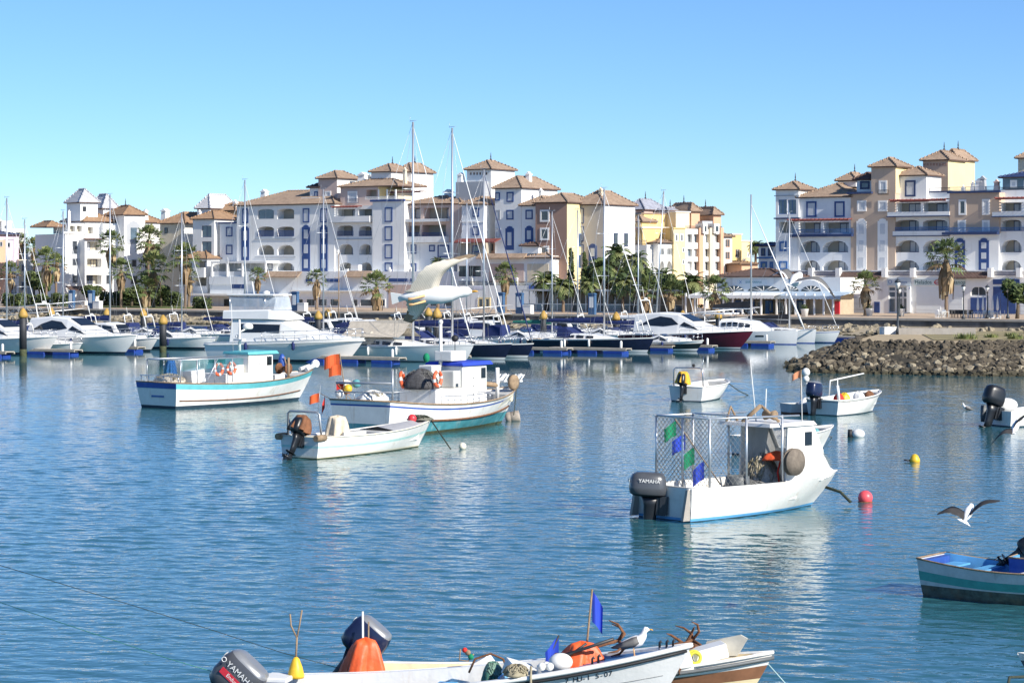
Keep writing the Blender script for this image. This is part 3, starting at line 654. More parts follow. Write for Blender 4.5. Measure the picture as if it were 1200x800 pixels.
# ---- B4: white block with tall blue windows
b = Bld('apartment_building', 'white apartment block with tall arched cobalt blue windows behind the big motor yacht', 330)
b.block(257.5, 261, 277.6, 318, .8, 9, coolwhite, ops=[('pw', 265, 266, 272.5, 277.2, {'t': .18}), ('pw', 265, 287, 272.5, 298.2, {'t': .18})]); b.strip(256.5, 260.2, 277.6, 262, .8, .2, blue, 'cornice')
rl = {'rail': .95, 'arch': .35, 'dx': (.6, .82)}
b.block(277.5, 240.5, 392, 318, 0, 12, white, ops=[('pw', 284, 244.5, 291.2, 261.5, {'t': .2}), ('pw', 355, 244.2, 362.6, 260.8, {'t': .2}), ('pw', 375.6, 244.2, 383.3, 260.8, {'t': .2}),
    ('tall', 283, 264.5, 292, 305, {'n': 2}), ('tall', 354, 263.5, 363.4, 318), ('tall', 375, 263.5, 384, 318),
    ('bal', 302, 245, 321, 256.6, {'arch': .3, 'd': .5, 'door': 0}), ('bal', 325, 244.5, 344.6, 256.6, {'arch': .3, 'dx': (.6, .82)}), ('bal', 302, 265.5, 321, 277, rl), ('bal', 325, 265.5, 344.6, 277, rl),
    ('bal', 302, 287, 321, 298.7, {'arch': .8, 'dx': (.6, .82)}), ('bal', 325, 287, 344.6, 298.7, {'arch': .8, 'dx': (.6, .82)}), ('bal', 324.5, 307.6, 344.6, 317, {'arch': .8}), ('pw', 313, 308.5, 319.5, 317, {'fm': navyp, 't': .12})])
x0, x1, z0, z1 = b.rect(302.3, 245.2, 320.7, 256.5, .2); b.frame('sun_room_glazing', x0, x1, z0, z1, .25, greywall, paneblue, .07, 1)
b.roof(277.5, 240.3, 392, 0, 12, 224, tile)
for v in (279.5, 300.8): b.strip(299, v, 347, v + .8, 0, .12, greywall, 'cornice')
b.tower(373, 209.7, 395, 241, 3, 6, 201, pinkish, finial=False, ops=[('pw', 381, 224, 388, 236, {'fm': white})], sidemat=white)
b.block(363, 220.5, 373.5, 232, 3.2, 5, white, ops=[('pw', 368.5, 224.5, 372.5, 231, {'t': .15})]); b.roof(362.5, 220.4, 373.5, 3.2, 5, 216, tiledk)
b.block(353, 231.5, 374, 234.5, 2.2, 3, white, name='parapet_wall')
b.chimney(304.5, 223.5, 310.5, 233, 4, white)
b.block(246, 318, 400, None, -3, 3.6, coolwhite, ops=[('panel', 250, 326.5, 263, 330.5, {'fm': blue}), ('panel', 267, 326.5, 282, 330.5, {'fm': blue}), ('panel', 358.5, 326.5, 366, 330.5, {'fm': blue}), ('panel', 381, 326.5, 398, 330.5, {'fm': blue}),
    ('panel', 272, 333, 288, 338, {'fm': blue}), *[('pw', 345 + 14 * i, 349.5, 356 + 14 * i, 359, {'fm': white, 'pm': pane, 't': .15}) for i in range(4)], *[('pw', 262 + 13 * i, 349.5, 272 + 13 * i, 360, {'fm': signwhite, 'pm': pane, 't': .12}) for i in range(6)]])
b.leanroof(313, 317.8, 354, 324.3, -3, 1.2)
x0, x1, z0, z1 = b.rect(247, 305, 312, 309, -4); 
b.block(247, 306, 312, 308.5, -3.2, 4, white, name='terrace_roof')
for u in (248, 266, 284, 311): b.strip(u, 308.6, u + 1.6, 324, -3.0, .25, white, 'terrace_post')
b.strip(246, 324, 312, 333, -3.0, .22, coolwhite, 'balcony_parapet')
b.strip(228, 344, 341, 346.4, -3, 2.6, awnw, 'canopy'); b.strip(343, 340, 402, 341.8, -3, .8, awnw, 'canopy')
# ---- B5: rose and white block
b = Bld('apartment_building', 'stepped rose and white apartment block with a roof terrace and twin tiled towers', 455)
b.block(399, 219.3, 443, 241, 1.5, 7, pinkish, ops=[('pw', 407.5, 224, 419, 238.3, {'fm': white}), ('bal', 429, 222.5, 441.5, 233.2, {'d': 1.2, 'door': 0})], sidemat=paleyel); b.roof(399, 219.1, 466, 1.5, 7, 210.5, tile)  # rose wall, its sunny side coloured pale yellow
b.block(444, 222.5, 466, 234, 4, 4.5, cream, ops=[('bal', 446, 224, 453.5, 233.5, {'d': 1.2, 'door': 0, 'arch': .4}), ('bal', 455, 224, 463.5, 233.5, {'d': 1.2, 'door': 0, 'arch': .4})])
for u in (443.4, 453.6, 463.6): b.strip(u, 222, u + 1.3, 234, 1.7, .2, white, 'terrace_post')
b.rail(407, 233, 420, 238.5, 1.2, navyp)
b.block(436.5, 236, 474, 318, -.6, 7, white, ops=[('pw', 451, 243, 460, 260.2, {'t': .2}), ('pw', 451, 265, 460, 282, {'t': .2}), ('pw', 451, 286.2, 460, 303.2, {'t': .2}), ('pw', 451, 307.5, 460, 318, {'t': .2})])
b.strip(434.8, 233.8, 475, 236.2, -.6, .3, blue, 'cornice')
b.rail(428, 230, 474, 233.7, -.6, white)
b.block(392.5, 241.2, 436.8, 318, .2, 8, white, ops=[('bal', 395.5, 245, 416, 256.2, {'dx': (.5, .98)}), ('bal', 420, 245, 435.8, 256.2, {'dx': (.5, .95)}), ('bal', 395.6, 264.2, 414, 276.6, {'rail': .8, 'arch': .3, 'dx': (.5, .9)}), ('bal', 421, 265, 435.5, 276.6, {'rail': .8, 'arch': .3, 'dx': (.4, .95)}),
    ('bal', 396, 285.8, 414, 298.5, {'arch': .9, 'dx': (.5, .9)}), ('bal', 421, 285.8, 435.5, 298.5, {'arch': .9, 'dx': (.3, .8)}), ('bal', 397, 307.5, 413, 317, {'arch': .7}), ('bal', 422, 307.5, 435.5, 317, {'arch': .7, 'pm': cream})])
b.strip(391, 253.4, 437, 260, .2, .9, white, 'balcony_parapet'); b.strip(390.6, 260.1, 437.2, 261, .2, 1.0, greywall, 'cornice'); b.strip(393, 279.8, 436.6, 280.7, .2, .15, greywall, 'cornice')
b.pergola(394, 241.8, 424, 243.6, .2, 1.2, redwood)
b.block(474.2, 239.8, 531, 318, .5, 8, pinkish, ops=[('bal', 476.5, 243.5, 493, 256.5, {'dx': (.2, .95)}), ('bal', 496.5, 243.5, 526, 256.5, {'dx': (.68, .96)}), ('bal', 479, 264.5, 492, 277, {'rail': .6}), ('bal', 495, 263.5, 522.5, 277, {'rail': .6, 'door': 0}),
    ('pw', 503, 287, 509.6, 294.8, {'t': .18}), ('pw', 513, 287, 526.5, 301.5, {'t': .2}), ('pw', 481.5, 286.5, 488, 297.5, {'t': .18}), ('pw', 481.5, 308.5, 488, 318, {'t': .18})])
b.roof(474.2, 239.6, 531, .5, 8, 230.5, tile)
b.strip(475.5, 256.6, 527, 260, .5, 1.0, white, 'balcony_parapet'); b.strip(475.5, 277.2, 526, 284.2, .5, .8, white, 'balcony_parapet')
b.block(474.6, 284.5, 531, 318, .35, 1, white, ops=[('pw', 503, 287, 509.6, 294.8, {'t': .18}), ('pw', 513, 287, 526.5, 301.5, {'t': .2}), ('pw', 481.5, 286.5, 488, 297.5, {'t': .18}), ('pw', 481.5, 308.5, 488, 318, {'t': .18})])
b.tower(435, 202, 458.5, 222, 5, 6, 193, white); b.tower(464.5, 202.5, 482, 240, 9, 6, 192, white)
b.chimney(418.5, 203.5, 427, 213, 6, white); b.chimney(429.5, 206, 434.5, 213, 7, greywall); b.chimney(471.5, 198, 475, 218, 4.5, cream); b.chimney(519.5, 223.5, 527, 231, 4.5, white)
b.pergola(462, 224.6, 499, 226.4, 3.6, 1.5, darkwood)
b.block(400, 318, 540, None, -3, 3.6, coolwhite, ops=[('panel', 381, 326.2, 400, 330.2, {'fm': blue}), ('panel', 455.5, 326.2, 478.5, 330.2, {'fm': blue}), ('panel', 481, 326.2, 484, 330.2, {'fm': blue}),
    ('panel', 455.5, 333.5, 487, 364, {'fm': pinkish, 'name': 'rendered_panel'}), *[('pw', u0, 350, u1, 359.5, {'fm': white, 'pm': pane, 't': .15}) for u0, u1 in ((412.5, 420), (422, 438), (444.5, 452), (490, 500), (504, 516), (520, 532))]])
b.leanroof(408, 317.2, 436, 324.2, -3, 1.2); b.strip(400, 340, 440, 341.6, -3, .8, awnw, 'canopy')
b.block(404, 315, 407.5, 323, -2.6, .9, white, name='chimney'); b.block(411, 310.5, 420, 317, -2.4, .9, white, name='chimney'); b.block(460.5, 310.5, 474, 321.5, -2.4, 1.5, white, name='chimney')
b.chimney(454, 315, 457, 323, -3, white); b.chimney(478.5, 315, 482, 323, -3, white)
# ---- B5b: tall tower block
b = Bld('apartment_building', 'white block under the tallest tiled tower with blue framed windows behind the tall masts', 575)
b.tower(547, 199.2, 575.5, 240, 3.5, 6.5, 189, white, ops=[('win', 550.5 + 3.7 * i, 202, 552.6 + 3.7 * i, 205, {'fm': brown, 'pm': dark, 'mull': 0}) for i in range(6)])
b.block(534, 213, 567, 241, 2.3, 5, greywall); b.chimney(535, 204, 541, 214, 3, white)
b.block(531.2, 239.8, 541, 318, .4, 7, pinkish, sidemat=white); b.block(541.2, 240.2, 568, 318, -.9, 6.5, coolwhite, ops=[('pw', 554, 243.8, 561.5, 254.2, {'t': .18}), ('pw', 554, 265, 561.5, 275.8, {'t': .18})], sidemat=white)  # white flanks carry the sunlight in their colour
b.strip(541.2, 259, 568, 260.6, -.9, .1, white, 'cornice'); b.roof(541, 240, 568, -.9, 6.5, 231.5, tile)
b.roof(512, 239.9, 541, .8, 7, 230.5, tile)
b.block(580, 221.5, 611, 318, -.5, 10, white, ops=[('pw', 578.8 + 1.6, 225.5, 586, 235.2, {'t': .18}), ('pw', 593.8, 225, 602, 236.8, {'t': .2}), ('pw', 593.5, 246, 601.8, 257.5, {'t': .2}), ('tall', 592.5, 265, 602.2, 293, {'n': 1}), ('pw', 581, 246, 586.5, 258, {'fm': greywall}), ('pw', 581, 267, 586.5, 279, {'fm': greywall})])
b.roof(580, 221.3, 611, -.5, 10, 208, tile); b.chimney(615, 203, 620.5, 220, 3.5, white)
b.block(611.3, 241.6, 627.5, 318, -.9, 9, white, ops=[('pw', 616, 246, 624.4, 257, {'t': .2}), ('tall', 615.4, 264.5, 625, 284, {'n': 1})]); b.roof(611.3, 241.4, 640, -.9, 9, 231, tile); b.chimney(630.5, 222.5, 634.5, 233, 2, white)
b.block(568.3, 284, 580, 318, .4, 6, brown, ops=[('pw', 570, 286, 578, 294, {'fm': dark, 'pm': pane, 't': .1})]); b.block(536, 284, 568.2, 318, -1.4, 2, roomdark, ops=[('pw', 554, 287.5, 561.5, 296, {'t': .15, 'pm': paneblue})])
b.leanroof(538, 279.4, 587, 284, -1.4, 1.8, redwood)
b.block(536, 300, 646, 334, -3.6, 5, white, ops=[('win', 537.5, 311.5, 548, 324, {'fm': dark, 'pm': pane}), ('win', 549, 311.5, 563.5, 324, {'fm': dark, 'pm': pane}), ('panel', 573, 309, 614, 331, {'fm': pinkish, 'name': 'rendered_panel'}), ('panel', 618, 309, 643, 331, {'fm': cream, 'name': 'rendered_panel'})])
b.leanroof(562, 296.8, 618, 302.4, -3.6, 1); b.roof(618, 302.5, 646, -3.7, 5, 296.5, tile); b.block(612, 289, 631, 297, -2.5, 2, white, name='chimney'); b.roof(612, 288.8, 631, -2.5, 2, 284.5, tiledk)
b.block(530, 334.2, 650, None, -4.2, 6, signwhite, ops=[('pw', 560, 348.5, 567, 361, {'fm': paleyel, 'pm': pane}), ('pw', 568, 348.5, 575, 361, {'fm': paleyel, 'pm': pane}), ('door', 586, 352.5, 591.5, 364.5, {'fm': bluemid}), ('door', 609, 352.5, 614, 364.5, {'fm': bluemid}), ('panel', 620, 333.5 + 1, 640, 339.5, {'fm': signblue, 'name': 'shop_sign'}), ('panel', 555, 335.5, 567, 338.5, {'fm': mk('sign_lilac', (.6, .62, .72)), 'name': 'shop_sign'})])
b.rail(537, 329.5, 616, 334, -4.2, dark)
for u in (551, 577, 603.5, 626): b.chimney(u, 325, u + 2.5, 335, -4.1, white)
# ---- B6: brown block, sunlight on its flank painted pale yellow
b = Bld('apartment_building', 'brown block with white window surrounds joined to a grey and white gabled wing', 668)
b.block(627.5, 238.3, 664.5, None, -1.6, 9, brown, ops=[('pw', 633, 245.8, 644, 260, {'fm': white, 'pm': pane, 't': .26}), ('pw', 633, 266.8, 643.5, 281.5, {'fm': white, 'pm': pane, 't': .26}), ('pw', 633, 288, 643.5, 300.5, {'fm': white, 'pm': pane, 't': .26})], sidemat=paleyel)
b.roof(627.5, 238, 664.5, -1.6, 9, 227.5, tile)
b.block(672.5, 240.8, 707.5, None, 2.2, 9, cream if 0 else mk('beige_render', (.50, .46, .42), .8, var=.06, scale=.35, bump=.15, stain=WS), ops=[('pw', 674.5, 244, 684, 262, {'fm': navyp, 'pm': shutter, 't': .12}), ('pw', 676, 265, 684, 283, {'fm': navyp, 't': .12}), ('pw', 677, 286.5, 684, 298, {'fm': navyp, 't': .12}), ('tall', 690, 285.5, 699.2, 320, {'n': 2})], sidemat=white)  # cream wing: front colour darkened for shade, flank whitened for sun
b.roof(672, 240.5, 707.5, 2.2, 9, 224.5, tile); b.chimney(700.5, 221.5, 705, 238, 4, cream)
x1 = b.X(707.5, 260, 2.2)
def sidewin(b, x, y0, y1, z0, z1, fm=navyp):
    mb = MB(fm); mb.box(x + .004, x + .07, y0, y1, z0, z1); f = mb.build('window', b.root); mb = MB(pane); mb.box(x + .05, x + .09, y0 + .12, y1 - .12, z0 + .12, z1 - .12); mb.build('pane', f)
for y0 in (5.0, 8.0):
    for z0 in (5.6, 9.4): sidewin(b, x1, y0, y0 + 1.1, z0, z0 + 2)
xb = b.X(664.5, 260, -1.6)
for z0 in (6.2, 9.4): sidewin(b, xb, 1.6, 3.6, z0, z0 + 1.9, bluemid)
# ---- B7: terraces with a domed tower
b = Bld('apartment_building', 'pale terraced house with a blue striped domed tower behind the palms', 745, back=54)
b.tower(731, 246.5, 755, None, 4, 7, 234, pinkish, mk('striped_dome_tiles', (.34, .35, .40), .6, var=.35, scale=2), ops=[('bal', 735.5, 253, 741, 262, {'door': 0, 'arch': 1, 'd': .6})])
b.block(722, 287, 758, None, -3, 9, white); b.rail(722, 281.5, 758, 286.8, -3, navyp); b.pergola(720, 268, 752, 270, 0, 2.4, redwood)
for u in (722.5, 735, 742): b.strip(u, 270, u + 2, 287, -1.8, .3, white, 'terrace_post')
b.tower(739, 260.5, 752, 287, -.6, 4, 253, yellow, tile)
b.block(770, 246, 788, 262, 8, 6, cream); b.tower(769, 247.5, 783, 262, 7, 5, 243.5, cream, mk('striped_dome_tiles', (.25, .28, .42)))
# ---- B8: ochre block facing the sun
b = Bld('apartment_building', 'ochre yellow and orange apartment block with white bay windows above the restaurant palms', 800, yaw=-33, d=356)
wo = {'fm': white, 'pm': pane, 't': .14}
b.block(753, 267.5, 783, 346, 1, 10, yellow, coping=white); b.block(752, 251, 786, 268, 4, 8, yellow, coping=tile)
b.block(771, 285, 789, 346, -1.4, 4, white, ops=[('win', 774, 291, 778.5, 299, {'fm': white, 'pm': pane}), ('win', 782, 291, 787, 299, {'fm': white, 'pm': pane}), ('bal', 773.5, 306, 778.5, 316, {'arch': .8, 'door': 0}), ('bal', 781.5, 306, 787, 316, {'arch': .8, 'door': 0})]); b.roof(771, 285, 789, -1.4, 4, 281, tile)
b.block(789.5, 268, 803, None, -1.8, 8, paleyel, ops=[('pw', 791, 274, 794.5, 283, wo), ('pw', 797, 274, 800.5, 283, wo), ('pw', 799, 290, 802, 296, wo), ('pw', 799, 304, 802, 310, wo)], coping=yellow)
b.block(785.5, 268, 789.6, None, -1.0, 8, yellow); b.block(792, 249, 808, 268, 1.8, 7, cream, coping=white)
b.tower(810, 248.5, 820, 275, 3, 6, 238.5, orange, tile); b.tower(836, 252.5, 845, 275, 2.5, 6, 243.5, orange, tile)
rows = ((274.5, 284.5), (291.5, 301), (306.5, 317), (322.5, 333))
b.block(803.2, 268.5, 847, None, -.6, 9, white, ops=[('win', u0, v0, u1, v1, {'fm': white, 'pm': (pane, paneblue, shutter, pane)[(i + j) % 4], 'd': .5}) for i, (u0, u1) in enumerate(((805.5, 811), (813, 818.5), (826, 831), (838, 844))) for j, (v0, v1) in enumerate(rows)])
for u0, u1, m in ((819.5, 824.2, orange), (832, 836.8, cream), (844.6, 848, orange)): b.block(u0, 267, u1, None, -.9, 3, m, name='pilaster')
b.block(823, 259, 835, 268, 2, 5, greywall); b.rail(803, 265, 846, 268.4, -.5, dark)
for u0, u1 in ((824, 829), (837, 843)): b.block(u0, 262, u1, 273.5, -1.3, 2, white, ops=[('pw', u0 + .5, 264, u1 - .5, 272.5, wo)], name='bay')
b.block(848.2, 278, 858, None, .4, 7, white, ops=[('win', 850, v0, 855.5, v1, {'fm': orange, 'pm': pane}) for v0, v1 in ((280.5, 290), (295, 304), (310, 319))]); b.roof(847, 278, 858, .4, 7, 274.5, tile)
b.block(858.2, 275, 869, None, 3, 7, yellow, ops=[('win', 862, 292, 867, 302, {'fm': white, 'pm': pane}), ('win', 862, 306, 867, 316, {'fm': white, 'pm': pane})], coping=white); b.block(866, 283, 881, None, 5, 7, paleyel, ops=[('win', 870, 303, 874.5, 308, {'fm': white, 'pm': pane}), ('pw', 875.5, 296, 878, 302, wo)], coping=white)
b.block(869, 310, 888, None, -3, 6, orange); b.roof(868, 310, 888, -3, 6, 306.5, tileor)
# ---- small blue and white house beside the right block
b = Bld('house', 'small white house with blue bands in the gap left of the big tan block', 896, back=41)
b.block(889, 303, 908, None, 0, 8, coolwhite, ops=[('pw', 891.5, 306.5, 899, 315.5, {'fm': bluemid, 'pm': paneblue}), ('pw', 902, 306.5, 906, 315.5, {'fm': bluemid})]); b.block(889, 289, 908, 301, 1.5, 6, white, ops=[('pw', 892, 291, 897, 300, {'fm': navyp, 'pm': pane}), ('pw', 900, 291, 905, 300, {'fm': navyp, 'pm': pane})]); b.strip(888, 301, 909, 303, 0, .4, bluemid, 'cornice'); b.roof(889, 289, 908, 1.5, 6, 285, navyp)
# ---- B3: cream block with a pale pyramid tower
b = Bld('apartment_building', 'cream block with terracotta roofs and one pale pyramid tower left of the blue windowed block', 225, back=37)
b.block(187.5, 262.5, 213, None, 2, 8, cream, ops=[('pw', 193, 267, 196.5, 273.5, {'fm': dark, 'pm': pane, 't': .1})], sidemat=white); b.roof(187, 262.3, 217, 2, 9, 249.5, tileor); b.chimney(187.5, 246, 194, 262, 3.5, white)  # cream wall with its lit flank coloured white
b.block(226, 257.5, 251, None, 0, 7, white, ops=[('win', 236.5, 264.5, 247.8, 278, {'fm': navyp, 'pm': paneblue}), ('win', 236.5, 283, 247.8, 297, {'fm': navyp, 'pm': paneblue})], sidemat=white); b.roof(226, 257.3, 251, 0, 7, 247.5, tileor); b.chimney(231, 247.5, 234, 255, 1.5, white)
b.tower(231, 245, 246, 262, 4.5, 7, 228.5, white, slate, finial=False); b.block(251, 240, 275, 262, 9, 6, cream); b.roof(250, 247.5, 276, 7, 7, 237.5, tileor); b.chimney(272, 236, 276, 246, 8, white)
b.block(210, 303.5, 243, None, -2.5, 8, white, ops=[('bal', 214, 308, 225, 316, {'door': 0}), ('bal', 228, 306, 242, 314, {'d': 1.2}), ('bal', 214, 325, 225, 334, {}), ('bal', 228, 325, 242, 335, {})]); b.roof(209, 303.5, 243, -2.5, 8, 293, tileor)
b.strip(229, 313.5, 243.5, 325, -2.5, .9, white, 'balcony_parapet')
b.block(248, 309, 257, None, -1, 3, white)
# ---- B2: white block facing the sun, two pyramid towers
b = Bld('apartment_building', 'bright white block with two pale pyramid towers behind the left palms', 120, yaw=-36, d=396)
wn = {'fm': greywall, 'pm': pane, 't': .1}
b.block(76, 274, 99, None, 0, 12, white, ops=[('pw', 84.5, 282, 90.5, 298, wn), ('pw', 84.5, 302.5, 91, 311.5, wn), ('pw', 84.5, 322, 91, 332, wn)]); b.strip(74, 271.8, 100, 274, 0, .3, white, 'coping')
b.block(80, 262, 99, 273.5, 1.5, 6, white, ops=[('bal', 82, 264.5, 88, 272.5, {'d': 1, 'door': 0}), ('bal', 90, 264.5, 96, 272.5, {'d': 1, 'door': 0})]); b.chimney(80, 247, 83, 262, 2, white)
b.tower(94.2, 238, 114.5, 263, 4, 5.5, 222, white, slate, False, ops=[('pw', 96.8, 242, 100.8, 247.8, {'fm': dark, 'pm': pane, 't': .08})])
b.tower(121, 245, 137.5, 262, 9, 5.5, 228, white, slate, False)
b.block(100, 260.5, 121, 282, 3, 8, white, ops=[('bal', 103, 266, 109, 274, {'d': 1, 'door': 0})]); b.roof(99, 260.3, 133, 3, 9, 248.5, tileor)
b.block(99.4, 280.5, 120, None, -2.2, 8, white, ops=[('bal', 102, 283, 119, 293.2, {'dx': (.15, .5)}), ('bal', 102, 303, 119, 313, {'dx': (.55, .95), 'pm': cream}), ('bal', 101, 322, 119, 333, {'dx': (.3, .7), 'pm': pane})]); b.strip(97.5, 279.3, 121, 280.8, -2.2, .5, darkwood, 'eave')
b.block(120.5, 262, 146, None, 2, 8, coolwhite, ops=[('pw', 124, 270, 130, 279, wn), ('pw', 124, 322, 132, 333, wn), ('bal', 133, 303, 143, 313, {'d': 1})])
b.tower(145.5, 252.5, 170, None, -.4, 7, 241.5, white, tileor, True, ops=[('tall', 149, 259, 164, 286, {'fm': greywall, 'pm': paneblue, 'n': 1}), ('pw', 154, 304, 160, 313, wn), ('pw', 153, 323, 161, 333, wn)])
b.block(170.3, 261.5, 189, None, 2, 7, white, ops=[('pw', 172, 306, 176, 314, wn)]); b.roof(169, 261.3, 191, 2, 7, 253.5, tileor); b.chimney(169.5, 246.5, 174, 258, 2, white)
b.block(184, 300, 202, None, -4, 5, white, ops=[('bal', 187, 304, 199, 312, {'door': 0}), ('bal', 187, 324, 199, 334, {'d': 1})]); b.roof(183, 300.5, 203, -4, 6, 287, tileor); b.strip(185, 313, 208, 321, -4, .8, white, 'balcony_parapet')
x0 = b.X(76, 300, 0)
b.roof(56, 266.5, 74, 3, 6, 259.5, tileor)
b.leanroof(77, 335, 118, 340, -3, 2, tiledk)
# ---- B1: house row cut by the left edge
b = Bld('apartment_building', 'orange and lilac house with white terraces at the left edge', 14, yaw=-30, d=408)
b.block(-12, 276, 22, None, 0, 9, lilac, ops=[('pw', 1, 281, 6, 287, wn), ('pw', 8, 309, 13, 316, wn), ('pw', 8, 284, 12, 290, wn)]); b.block(-12, 281, 6.5, None, -1.2, 5, orange, ops=[('pw', -.5, 283, 3, 289, wn)])
b.block(2, 259, 14, 274, 3, 6, white, ops=[('pw', 5, 264, 9, 268, wn)]); b.block(14, 268, 30, 300, 4, 8, white, ops=[('pw', 18, 272, 22, 276, wn), ('bal', 20, 283, 28, 290, {'d': 1})]); b.roof(-12, 275.8, 21, 0, 7, 271.5, navyp)
b.block(-12, 257, 2, 276, 4, 6, cream)
b.block(22, 304, 32, None, -1, 5, cream, ops=[('pw', 25, 310, 29, 318, wn), ('pw', 25, 330, 29, 340, wn)]); b.block(8, 312, 22, None, -2, 5, white, ops=[('bal', 11, 318, 20, 326, {'d': 1}), ('bal', 11, 334, 20, 344, {'d': 1})])
b.block(33, 290, 50, None, 14, 8, greywall, ops=[('pw', 37, 300, 42, 308, wn), ('pw', 37, 318, 42, 326, wn)])
# ------------------------------------------------------------------ palms, trees, shrubs
def leafmat(name, rgb, var=.35):
    m = mk(name, rgb, .7, var=var, scale=.9); bs = m.node_tree.nodes['Principled BSDF']
    return m
lg = [leafmat('palm_leaf', (.11, .15, .045)), leafmat('palm_leaf_pale', (.20, .22, .08)), leafmat('palm_leaf_deep', (.05, .08, .025))]
dead = leafmat('dead_frond', (.22, .15, .08)); dead2 = leafmat('dead_frond_pale', (.34, .26, .15))
bark = mk('palm_bark', (.20, .145, .10), .95, var=.35, scale=3, bump=.6, bscale=12)
tl = [leafmat('tree_leaf', (.055, .085, .022)), leafmat('tree_leaf_pale', (.11, .14, .04)), leafmat('tree_leaf_deep', (.025, .042, .014))]
woodm = mk('tree_bark', (.13, .10, .07), .95, var=.3, scale=3, bump=.5)
def place(u, k):
    k *= 1.2
    dr = Vector(((u - U0) / F, 1, 0)); t = (k + Q0.dot(LY)) / dr.dot(LY); p = dr * t; p.z = 1.9; return p
def palm_crown(seed, n=40, droop=0.0, dense=9):
    r = random.Random(seed); mb = MB(*lg, dead, dead2)
    for i in range(n):
        az = i * 2.39996 + r.uniform(-.3, .3); t = i / n; el = R(80 - 105 * t + r.uniform(-10, 10)); L = r.uniform(.5, .62); mb.mi = r.choice((0, 0, 1, 2)) if t < .85 else r.choice((0, 3))
        d0 = Vector((math.cos(az) * math.cos(el), math.sin(az) * math.cos(el), math.sin(el))); side = Vector((-math.sin(az), math.cos(az), 0)); upv = d0.cross(side) * -1
        tip = d0 * L + Vector((0, 0, -.06)); w_ = .012
        mb.poly([side * -w_, side * w_, tip + side * w_, tip - side * w_])
        for j in range(dense):
            a = R(-80 + 160 * j / (dense - 1) + r.uniform(-5, 5)); dd = (d0 * math.cos(a) + side * math.sin(a)); bl = r.uniform(.34, .46) * (1 - .25 * abs(a) / 1.4)
            mid = tip + dd * bl * .6 + upv * .03; end = tip + dd * bl + Vector((0, 0, -.10 - droop - r.uniform(0, .1))); nn = dd.cross(upv).normalized() * .035
            mb.poly([tip - nn * .3, mid - nn, end, mid + nn]) 
    return mb
def palm_skirt(seed, n=26):
    r = random.Random(seed); mb = MB(dead, dead2)
    for i in range(n):
        az = i * 2.39996; mb.mi = r.choice((0, 0, 1)); out = r.uniform(.16, .36); zz = -r.uniform(.55, 1.0); z0 = r.uniform(-.25, .0); s_ = Vector((-math.sin(az), math.cos(az), 0))
        c_ = Vector((math.cos(az), math.sin(az), 0)); a = c_ * .08 + Vector((0, 0, z0)); m_ = c_ * out + Vector((0, 0, z0 + zz * .4)); e = c_ * out * r.uniform(.6, 1) + Vector((0, 0, zz + r.uniform(-.1, .1)))
        w_ = r.uniform(.08, .14)
        mb.poly([a - s_ * .03, a + s_ * .03, m_ + s_ * w_, m_ - s_ * w_]); mb.poly([m_ - s_ * w_, m_ + s_ * w_, e + s_ * w_ * .4, e - s_ * w_ * .6])
    return mb
def mesh_of(mb, name):
    o = mb.build(name); me = o.data; bpy.data.objects.remove(o); return me
CROWN = [mesh_of(palm_crown(s_, n_), 'crown') for s_, n_ in ((1, 40), (2, 46), (3, 36))]
FEATHER = []
def feather_crown(seed, n=46):       # date palm: arching feather leaves
    r = random.Random(seed); mb = MB(*lg, dead)
    for i in range(n):
        az = i * 2.39996 + r.uniform(-.2, .2); t = i / n; el = R(78 - 88 * t + r.uniform(-8, 8)); mb.mi = r.choice((0, 1, 2)); p = Vector((0, 0, 0)); L = r.uniform(.9, 1.1); seg = 7
        hor = Vector((math.cos(az), math.sin(az), 0)); side = Vector((-math.sin(az), math.cos(az), 0)); pts = [p]
        for j in range(seg):
            e = el - R(14) * j * (1.0); p = p + (hor * math.cos(e) + Vector((0, 0, math.sin(e)))) * L / seg; pts.append(p)
        for j in range(1, seg + 1):
            q0, q1 = pts[j - 1], pts[j]; dn = Vector((0, 0, -.05)); wl_ = .20 * math.sin(math.pi * (j + .6) / (seg + 1.6)) + .03
            for sgn in (-1, 1):
                for h in (0, .5):
                    b_ = q0.lerp(q1, h); c_ = q0.lerp(q1, h + .34); mb.poly([b_, c_, c_ + side * sgn * wl_ + (q1 - q0) * .7 + dn, b_ + side * sgn * wl_ + (q1 - q0) * .5 + dn])
    return mb
FEATHER = [mesh_of(feather_crown(s_), 'crown') for s_ in (5, 6)]
SKIRT = [mesh_of(palm_skirt(s_), 'skirt') for s_ in (1, 2)]
def trunk_mesh():
    mb = MB(bark); prof = []
    for i in range(15): prof.append((.5 * (1.25 - .3 * min(1, i / 4)) * (1.06 if i % 2 else .97), i / 14))
    mb.lathe(prof, n=10); return mesh_of(mb, 'trunk')
TRUNK = trunk_mesh()
def obj_of(me, name, parent, loc=(0, 0, 0), sc=(1, 1, 1), rot=(0, 0, 0)):
    o = bpy.data.objects.new(name, me); COL.objects.link(o); o.parent = parent; o.location = loc; o.scale = sc; o.rotation_euler = rot; return o
b = MB(grassm); b.poly([Vector((p.x, p.y, 1.93)) for p in (place(118, 9), place(246, 9), place(250, 21), place(105, 21))]); tag(b.build('lawn'), kind='structure')
PG = 'palms along the promenade'
